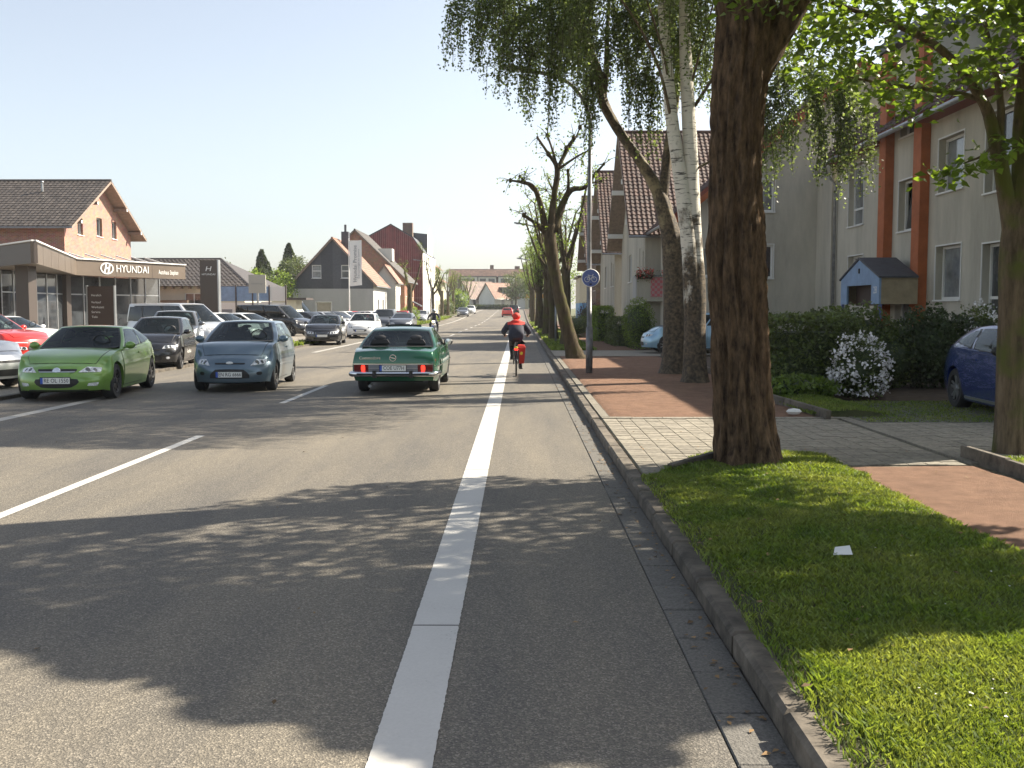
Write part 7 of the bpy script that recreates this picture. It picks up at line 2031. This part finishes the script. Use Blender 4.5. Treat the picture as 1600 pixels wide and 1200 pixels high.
# ================================================================== PEOPLE AND TWO-WHEELERS
def skin_body(name, pts, edges, parent, mats, pick, levels=2):
    """one continuous surface grown round a skeleton; pick(x,y,z) -> material index"""
    ids = list(pts); ix = {k: i for i, k in enumerate(ids)}
    me = bpy.data.meshes.new(name); me.from_pydata([pts[k][:3] for k in ids], [(ix[a], ix[b]) for a, b in edges], []); me.update()
    o = bpy.data.objects.new(name, me); COL.objects.link(o)
    md = o.modifiers.new('skin', 'SKIN'); md.use_smooth_shade = True
    sv = me.skin_vertices[0].data
    for k in ids:
        r_ = pts[k][3:]; sv[ix[k]].radius = (r_[0], r_[-1]); sv[ix[k]].use_root = False
    sv[0].use_root = True
    sb = o.modifiers.new('sub', 'SUBSURF'); sb.levels = levels; sb.render_levels = levels
    dg = bpy.context.evaluated_depsgraph_get()
    m2 = bpy.data.meshes.new_from_object(o.evaluated_get(dg))
    m2.materials.clear()
    for m in mats: m2.materials.append(M[m])
    for p in m2.polygons:
        c = p.center; p.material_index = pick(c.x, c.y, c.z); p.use_smooth = True
    bpy.data.objects.remove(o); bpy.data.meshes.remove(me)
    b = bpy.data.objects.new(name, m2); COL.objects.link(b); b.parent = parent
    return b
D('jacket', (0.028, 0.030, 0.048), .8, var=(14, .3))
D('jacket_red', (0.60, 0.035, 0.022), .7)
D('trousers', (0.018, 0.018, 0.022), .85)
D('skin', (0.48, 0.29, 0.21), .55)
D('leather', (0.015, 0.015, 0.017), .5)
D('hair', (0.09, 0.06, 0.04), .8)
D('orange_red', (0.75, 0.10, 0.03), .5)
D('reflector', (0.75, 0.62, 0.05), .3)

def hand(mb, wrist, fwd, side_, sgn, s=1.0):
    """palm with four curled fingers and a thumb closing on a grip"""
    w, f, sd = Vector(wrist), Vector(fwd).normalized(), Vector(side_).normalized(); up = sd.cross(f)
    if up.z < 0: up = -up
    mb.tube([w, w + f * .045 * s, w + f * .085 * s], [.026 * s, .038 * s, .036 * s], 8)
    for i, (o_, l_) in enumerate(((-.030, .9), (-.010, 1.0), (.010, .95), (.030, .75))):
        b = w + f * .085 * s + sd * o_ * s
        mb.tube([b, b + f * .03 * l_ * s - up * .008, b + f * .035 * l_ * s - up * .04 * l_ * s, b + f * .008 - up * .055 * l_ * s], [.0095 * s, .009 * s, .0085 * s, .007 * s], 6)
    b = w + f * .04 * s - sd * sgn * .034 * s
    mb.tube([b, b + f * .03 * s - sd * sgn * .012 * s - up * .02, b + f * .05 * s - up * .045], [.011 * s, .010 * s, .008 * s], 6)

# cyclist
bx, by = -.07, 25.95
bk = thing('bicycle', (0, 0, 0), 'dark touring bicycle with mudguard ridden in the bike lane', 'bicycle')
def wheel_ring(par, c, r, nm='wheel', rot=0):
    m_ = MB(); c = Vector(c)
    pts_ = [(c.x, c.y + r * math.cos(a * math.pi / 18), c.z + r * math.sin(a * math.pi / 18)) for a in range(37)]
    m_.tube(pts_, .022, 8, cap=False); o = m_.build(nm, 'rubber', par, smooth=True)
    m_ = MB(); pts_ = [(c.x, c.y + (r - .03) * math.cos(a * math.pi / 18), c.z + (r - .03) * math.sin(a * math.pi / 18)) for a in range(37)]
    m_.tube(pts_, .011, 6, cap=False); m_.tube([c - Vector((.04, 0, 0)), c + Vector((.04, 0, 0))], .022, 8)
    for i in range(20):
        a = i * math.pi / 10; m_.tube([c + Vector(((-1) ** i * .025, 0, 0)), c + Vector((0, (r - .03) * math.cos(a), (r - .03) * math.sin(a)))], .0018, 3)
    m_.build('rim', 'alloy', o, smooth=True)
wheel_ring(bk, (0, 0, .345), .325); wheel_ring(bk, (0, 1.07, .345), .325)
m_ = MB()
for a, b, r_ in [((0, .44, .29), (0, .20, .80), .017), ((0, .20, .78), (0, .82, .80), .016), ((0, .44, .29), (0, .84, .72), .02), ((0, .82, .92), (0, .86, .66), .02), ((.06, .0, .345), (0, .42, .29), .010), ((-.06, .0, .345), (0, .42, .29), .010), ((.06, 0, .345), (0, .2, .76), .009), ((-.06, 0, .345), (0, .2, .76), .009),
                 ((.055, .88, .66), (.055, 1.07, .345), .012), ((-.055, .88, .66), (-.055, 1.07, .345), .012), ((0, .20, .78), (0, .16, .93), .013), ((0, .82, .9), (0, .80, 1.02), .014)]: m_.tube([a, b], r_, 8)
m_.build('frame', 'paint_black', bk, smooth=True)
m_ = MB(); m_.tube([(-.30, .66, 1.02), (-.26, .74, 1.04), (-.06, .82, 1.02), (.06, .82, 1.02), (.26, .74, 1.04), (.30, .66, 1.02)], .012, 8); hb = m_.build('handlebar', 'alloy', bk, smooth=True)
m_ = MB()
for s in (-1, 1): m_.tube([(s * .265, .73, 1.04), (s * .305, .64, 1.018)], .018, 8)
m_.build('grip', 'black', hb)
m_ = MB(); m_.hexa([(-.08, .02, .93), (.08, .02, .93), (.025, .28, .93), (-.025, .28, .93), (-.09, .0, .98), (.09, .0, .98), (.03, .29, .97), (-.03, .29, .97)]); m_.build('saddle', 'leather', bk)
m_ = MB()
for i in range(11):
    a0_, a1_ = R(35 + i * 13), R(35 + (i + 1) * 13)
    m_.hexa([(-.03, .355 * math.cos(a0_), .345 + .355 * math.sin(a0_)), (.03, .355 * math.cos(a0_), .345 + .355 * math.sin(a0_)), (.03, .355 * math.cos(a1_), .345 + .355 * math.sin(a1_)), (-.03, .355 * math.cos(a1_), .345 + .355 * math.sin(a1_)),
             (-.03, .365 * math.cos(a0_), .345 + .365 * math.sin(a0_)), (.03, .365 * math.cos(a0_), .345 + .365 * math.sin(a0_)), (.03, .365 * math.cos(a1_), .345 + .365 * math.sin(a1_)), (-.03, .365 * math.cos(a1_), .345 + .365 * math.sin(a1_))])
m_.build('mudguard', 'black', bk)
m_ = MB()
for s in (-1, 1): m_.tube([(s * .06, -.32, .745), (s * .06, .18, .745)], .007, 6); m_.tube([(s * .07, 0, .36), (s * .06, -.18, .745)], .006, 6)
for q in (-.3, -.1, .1): m_.tube([(-.06, q, .745), (.06, q, .745)], .006, 6)
m_.build('luggage_rack', 'black', bk)
m_ = MB(); m_.ball((0, -.36, .70), .055, .025, .03, 10); tl_ = m_.build('tail_light', 'tail_lit', bk, smooth=True)
m_ = MB(); m_.ball((0, -.365, .745), .05, .02, .028, 10); m_.build('reflector', 'reflector', tl_, smooth=True)
m_ = MB()
for s, y_, z_ in ((1, .30, .17), (-1, .55, .40)):
    m_.tube([(s * .07, .44, .29), (s * .075, y_ + .03, z_ + .02)], .012, 6); m_.box(s * .12 - .045, y_ - .02, z_, s * .12 + .045, y_ + .07, z_ + .02)
m_.lathe([(.09, 0), (.095, .004), (.09, .008)], (.045, .44, .29), (1, 0, 0), 20); m_.build('crank', 'black', bk)
bk.location = (bx, by, 0)
pn = thing('pannier_bag', (bx, by, 0), 'red pannier bag with reflector hung on the right of the bicycle rack', 'bag')
m_ = MB(); m_.hexa([(bx + .075, by - .25, .34), (bx + .20, by - .22, .34), (bx + .20, by + .08, .34), (bx + .075, by + .10, .34), (bx + .075, by - .32, .74), (bx + .235, by - .29, .74), (bx + .235, by + .14, .74), (bx + .075, by + .16, .74)])
m_.hexa([(bx + .02, by - .31, .74), (bx + .24, by - .30, .74), (bx + .24, by + .15, .74), (bx + .02, by + .15, .74), (bx + .05, by - .27, .81), (bx + .20, by - .27, .80), (bx + .20, by + .11, .80), (bx + .05, by + .11, .81)])
pb = m_.build('bag', 'jacket_red', pn)
m_ = MB(); m_.lathe([(.04, 0), (.04, .006), (.001, .008)], (bx + .13, by - .285, .60), (0, -1, -.08), 14); m_.build('reflector', 'reflector', pn)
pe_ = thing('person', (0, 0, 0), 'cyclist seen from behind in navy jacket with red hood, leaning to the handlebar', 'person')
pts_ = {'pelvis': (0, .13, 1.00, .155, .12), 'waist': (0, .22, 1.10, .20, .15), 'chest': (0, .35, 1.23, .225, .15), 'upper': (0, .44, 1.32, .17, .11), 'neck': (0, .49, 1.38, .07), 'head0': (0, .53, 1.44, .08), 'head': (0, .54, 1.50, .085), 'top': (0, .53, 1.56, .06)}
ed_ = [('pelvis', 'waist'), ('waist', 'chest'), ('chest', 'upper'), ('upper', 'neck'), ('neck', 'head0'), ('head0', 'head'), ('head', 'top')]
for s, n in ((-1, 'l'), (1, 'r')):
    pts_ |= {n + 'sh': (s * .205, .44, 1.29, .10), n + 'el': (s * .335, .50, 1.12, .08), n + 'wr': (s * .295, .64, 1.06, .042)}
    kn = (s * .12, .56, .78) if s < 0 else (s * .11, .50, .66); ft = (s * .115, .50, .47) if s < 0 else (s * .115, .24, .24)
    pts_ |= {n + 'hip': (s * .105, .16, .95, .105), n + 'kn': (*kn, .072), n + 'ca': tuple(np.array(kn) * .55 + np.array(ft) * .45 + [0, -.02, 0]) + (.058,), n + 'an': (*ft, .042), n + 'to': (ft[0] + s * .01, ft[1] + .15, ft[2] - .045, .036)}
    ed_ += [('upper', n + 'sh'), (n + 'sh', n + 'el'), (n + 'el', n + 'wr'), ('pelvis', n + 'hip'), (n + 'hip', n + 'kn'), (n + 'kn', n + 'ca'), (n + 'ca', n + 'an'), (n + 'an', n + 'to')]
def pk(x, y, z):
    if z > 1.41 and abs(x) < .11: return 2
    if z > 1.30 and abs(x) < .22: return 1
    if z < .93 + 0 or (z < 1.0 and abs(x) < .2 and y > .3): return 3
    return 0
bd = skin_body('body', pts_, ed_, pe_, ['jacket', 'jacket_red', 'skin', 'trousers'], pk)
m_ = MB(); m_.ball((0, .515, 1.515), .105, .12, .10, 14); m_.build('hood', 'jacket_red', pe_, smooth=True)
m_ = MB(); m_.ball((0, .40, 1.37), .15, .10, .075, 12); m_.build('hood_collar', 'jacket_red', pe_, smooth=True)
m_ = MB()
for s in (-1, 1): hand(m_, (s * .295, .645, 1.055), (0, .25, -.10), (1, 0, 0), s, .95)
m_.build('hand', 'skin', pe_, smooth=True)
m_ = MB(); m_.ball((0, .64, 1.50), .018, .025, .02, 8); m_.ball((-.085, .55, 1.49), .012, .02, .03, 8); m_.ball((.085, .55, 1.49), .012, .02, .03, 8)
for s in (-1, 1): m_.ball((s * .032, .615, 1.52), .012, .012, .01, 8)
m_.build('face', 'skin', pe_, smooth=True)
pe_.location = (bx, by, 0)

# motorcycle and its rider, coming towards us
mx_, my_ = -5.35, 64.5
mo = thing('motorcycle', (0, 0, 0), 'dark motorcycle with lit round headlamp coming down the oncoming lane', 'motorcycle')
for y_ in (.72, -.72):
    m_ = MB(); m_.lathe([(.20, -.05), (.29, -.06), (.31, -.03), (.315, 0), (.31, .03), (.29, .06), (.20, .05)], (0, y_, .315), (1, 0, 0), 24); w_ = m_.build('wheel', 'rubber', mo, smooth=True)
    m_ = MB(); m_.lathe([(.20, -.045), (.19, -.02), (.03, -.03), (.03, .03), (.19, .02), (.20, .045)], (0, y_, .315), (1, 0, 0), 20); m_.build('rim', 'alloy', w_, smooth=True)
m_ = MB()
for s in (-1, 1): m_.tube([(s * .09, -.72, .315), (s * .095, -.40, .98)], .026, 8)
m_.bar((-.11, -.47, .85), (.11, -.47, .85), .06, .04); m_.build('fork', 'galv', mo, smooth=True)
m_ = MB(); m_.ball((0, -.02, .86), .16, .30, .14, 14); m_.build('fuel_tank', 'paint_blue', mo, smooth=True)
m_ = MB(); m_.box(-.15, -.25, .30, .15, .25, .66); m_.box(-.22, -.10, .36, .22, .12, .56)
m_.tube([(.12, -.25, .5), (.15, -.36, .36), (.17, .1, .28), (.18, .7, .36)], .035, 8); m_.build('engine', 'galv', mo)
m_ = MB(); m_.hexa([(-.12, .22, .78), (.12, .22, .78), (.1, .85, .84), (-.1, .85, .84), (-.13, .22, .86), (.13, .22, .86), (.1, .9, .92), (-.1, .9, .92)]); m_.build('seat', 'leather', mo)
m_ = MB(); m_.tube([(-.38, -.24, 1.02), (-.30, -.34, 1.04), (0, -.40, 1.0), (.30, -.34, 1.04), (.38, -.24, 1.02)], .013, 8)
for s in (-1, 1): m_.tube([(s * .25, -.36, 1.04), (s * .30, -.40, 1.16)], .006, 5); m_.ball((s * .31, -.40, 1.19), .06, .015, .04, 8)
m_.build('handlebar', 'black', mo, smooth=True)
m_ = MB(); m_.lathe([(.001, .03), (.085, .0), (.095, -.02), (.09, -.1), (.03, -.15)], (0, -.52, .90), (0, -1, 0), 18); hl = m_.build('headlamp', 'black', mo, smooth=True)
M['lamp_lit'] = mat('lamp_lit', (.9, .8, .6), .2, emit=((1, .82, .5), 3.0))
m_ = MB(); m_.lathe([(.001, .035), (.08, .006)], (0, -.522, .90), (0, -1, 0), 18); m_.build('lens', 'lamp_lit', hl, smooth=True)
m_ = MB()
for i in range(8):
    a0_, a1_ = R(20 + 15 * i), R(35 + 15 * i)
    m_.hexa([(-.06, -.72 + .335 * math.cos(a0_), .315 + .335 * math.sin(a0_)), (.06, -.72 + .335 * math.cos(a0_), .315 + .335 * math.sin(a0_)), (.06, -.72 + .335 * math.cos(a1_), .315 + .335 * math.sin(a1_)), (-.06, -.72 + .335 * math.cos(a1_), .315 + .335 * math.sin(a1_)),
             (-.06, -.72 + .35 * math.cos(a0_), .315 + .35 * math.sin(a0_)), (.06, -.72 + .35 * math.cos(a0_), .315 + .35 * math.sin(a0_)), (.06, -.72 + .35 * math.cos(a1_), .315 + .35 * math.sin(a1_)), (-.06, -.72 + .35 * math.cos(a1_), .315 + .35 * math.sin(a1_))])
m_.build('mudguard', 'paint_blue', mo)
mo.location = (mx_, my_, 0)
pr = thing('person', (0, 0, 0), 'motorcycle rider in dark clothes and light helmet facing us', 'person')
pts_ = {'pelvis': (0, .32, .92, .16, .13), 'waist': (0, .28, 1.08, .15, .12), 'chest': (0, .20, 1.28, .18, .13), 'upper': (0, .16, 1.37, .13, .10), 'neck': (0, .14, 1.45, .06), 'head': (0, .13, 1.55, .08), 'top': (0, .13, 1.64, .06)}
ed_ = [('pelvis', 'waist'), ('waist', 'chest'), ('chest', 'upper'), ('upper', 'neck'), ('neck', 'head'), ('head', 'top')]
for s, n in ((-1, 'l'), (1, 'r')):
    pts_ |= {n + 'sh': (s * .20, .16, 1.36, .08), n + 'el': (s * .36, .02, 1.16, .06), n + 'wr': (s * .35, -.20, 1.05, .042), n + 'hip': (s * .12, .28, .90, .10), n + 'kn': (s * .24, -.12, .72, .075), n + 'an': (s * .22, .12, .34, .05), n + 'to': (s * .24, -.06, .29, .042)}
    ed_ += [('upper', n + 'sh'), (n + 'sh', n + 'el'), (n + 'el', n + 'wr'), ('pelvis', n + 'hip'), (n + 'hip', n + 'kn'), (n + 'kn', n + 'an'), (n + 'an', n + 'to')]
skin_body('body', pts_, ed_, pr, ['jacket', 'trousers', 'skin'], lambda x, y, z: 2 if z > 1.44 and abs(x) < .1 else (1 if z < .95 else 0))
m_ = MB(); m_.ball((0, .13, 1.57), .125, .14, .135, 14); hm = m_.build('helmet', 'paint_silver', pr, smooth=True)
m_ = MB(); m_.ball((0, .03, 1.57), .095, .052, .05, 12); m_.build('visor', 'carglass', hm, smooth=True)
m_ = MB()
for s in (-1, 1): hand(m_, (s * .35, -.20, 1.05), (0, -.25, -.02), (1, 0, 0), s, 1.0)
m_.build('glove', 'leather', pr, smooth=True)
pr.location = (mx_, my_, 0)
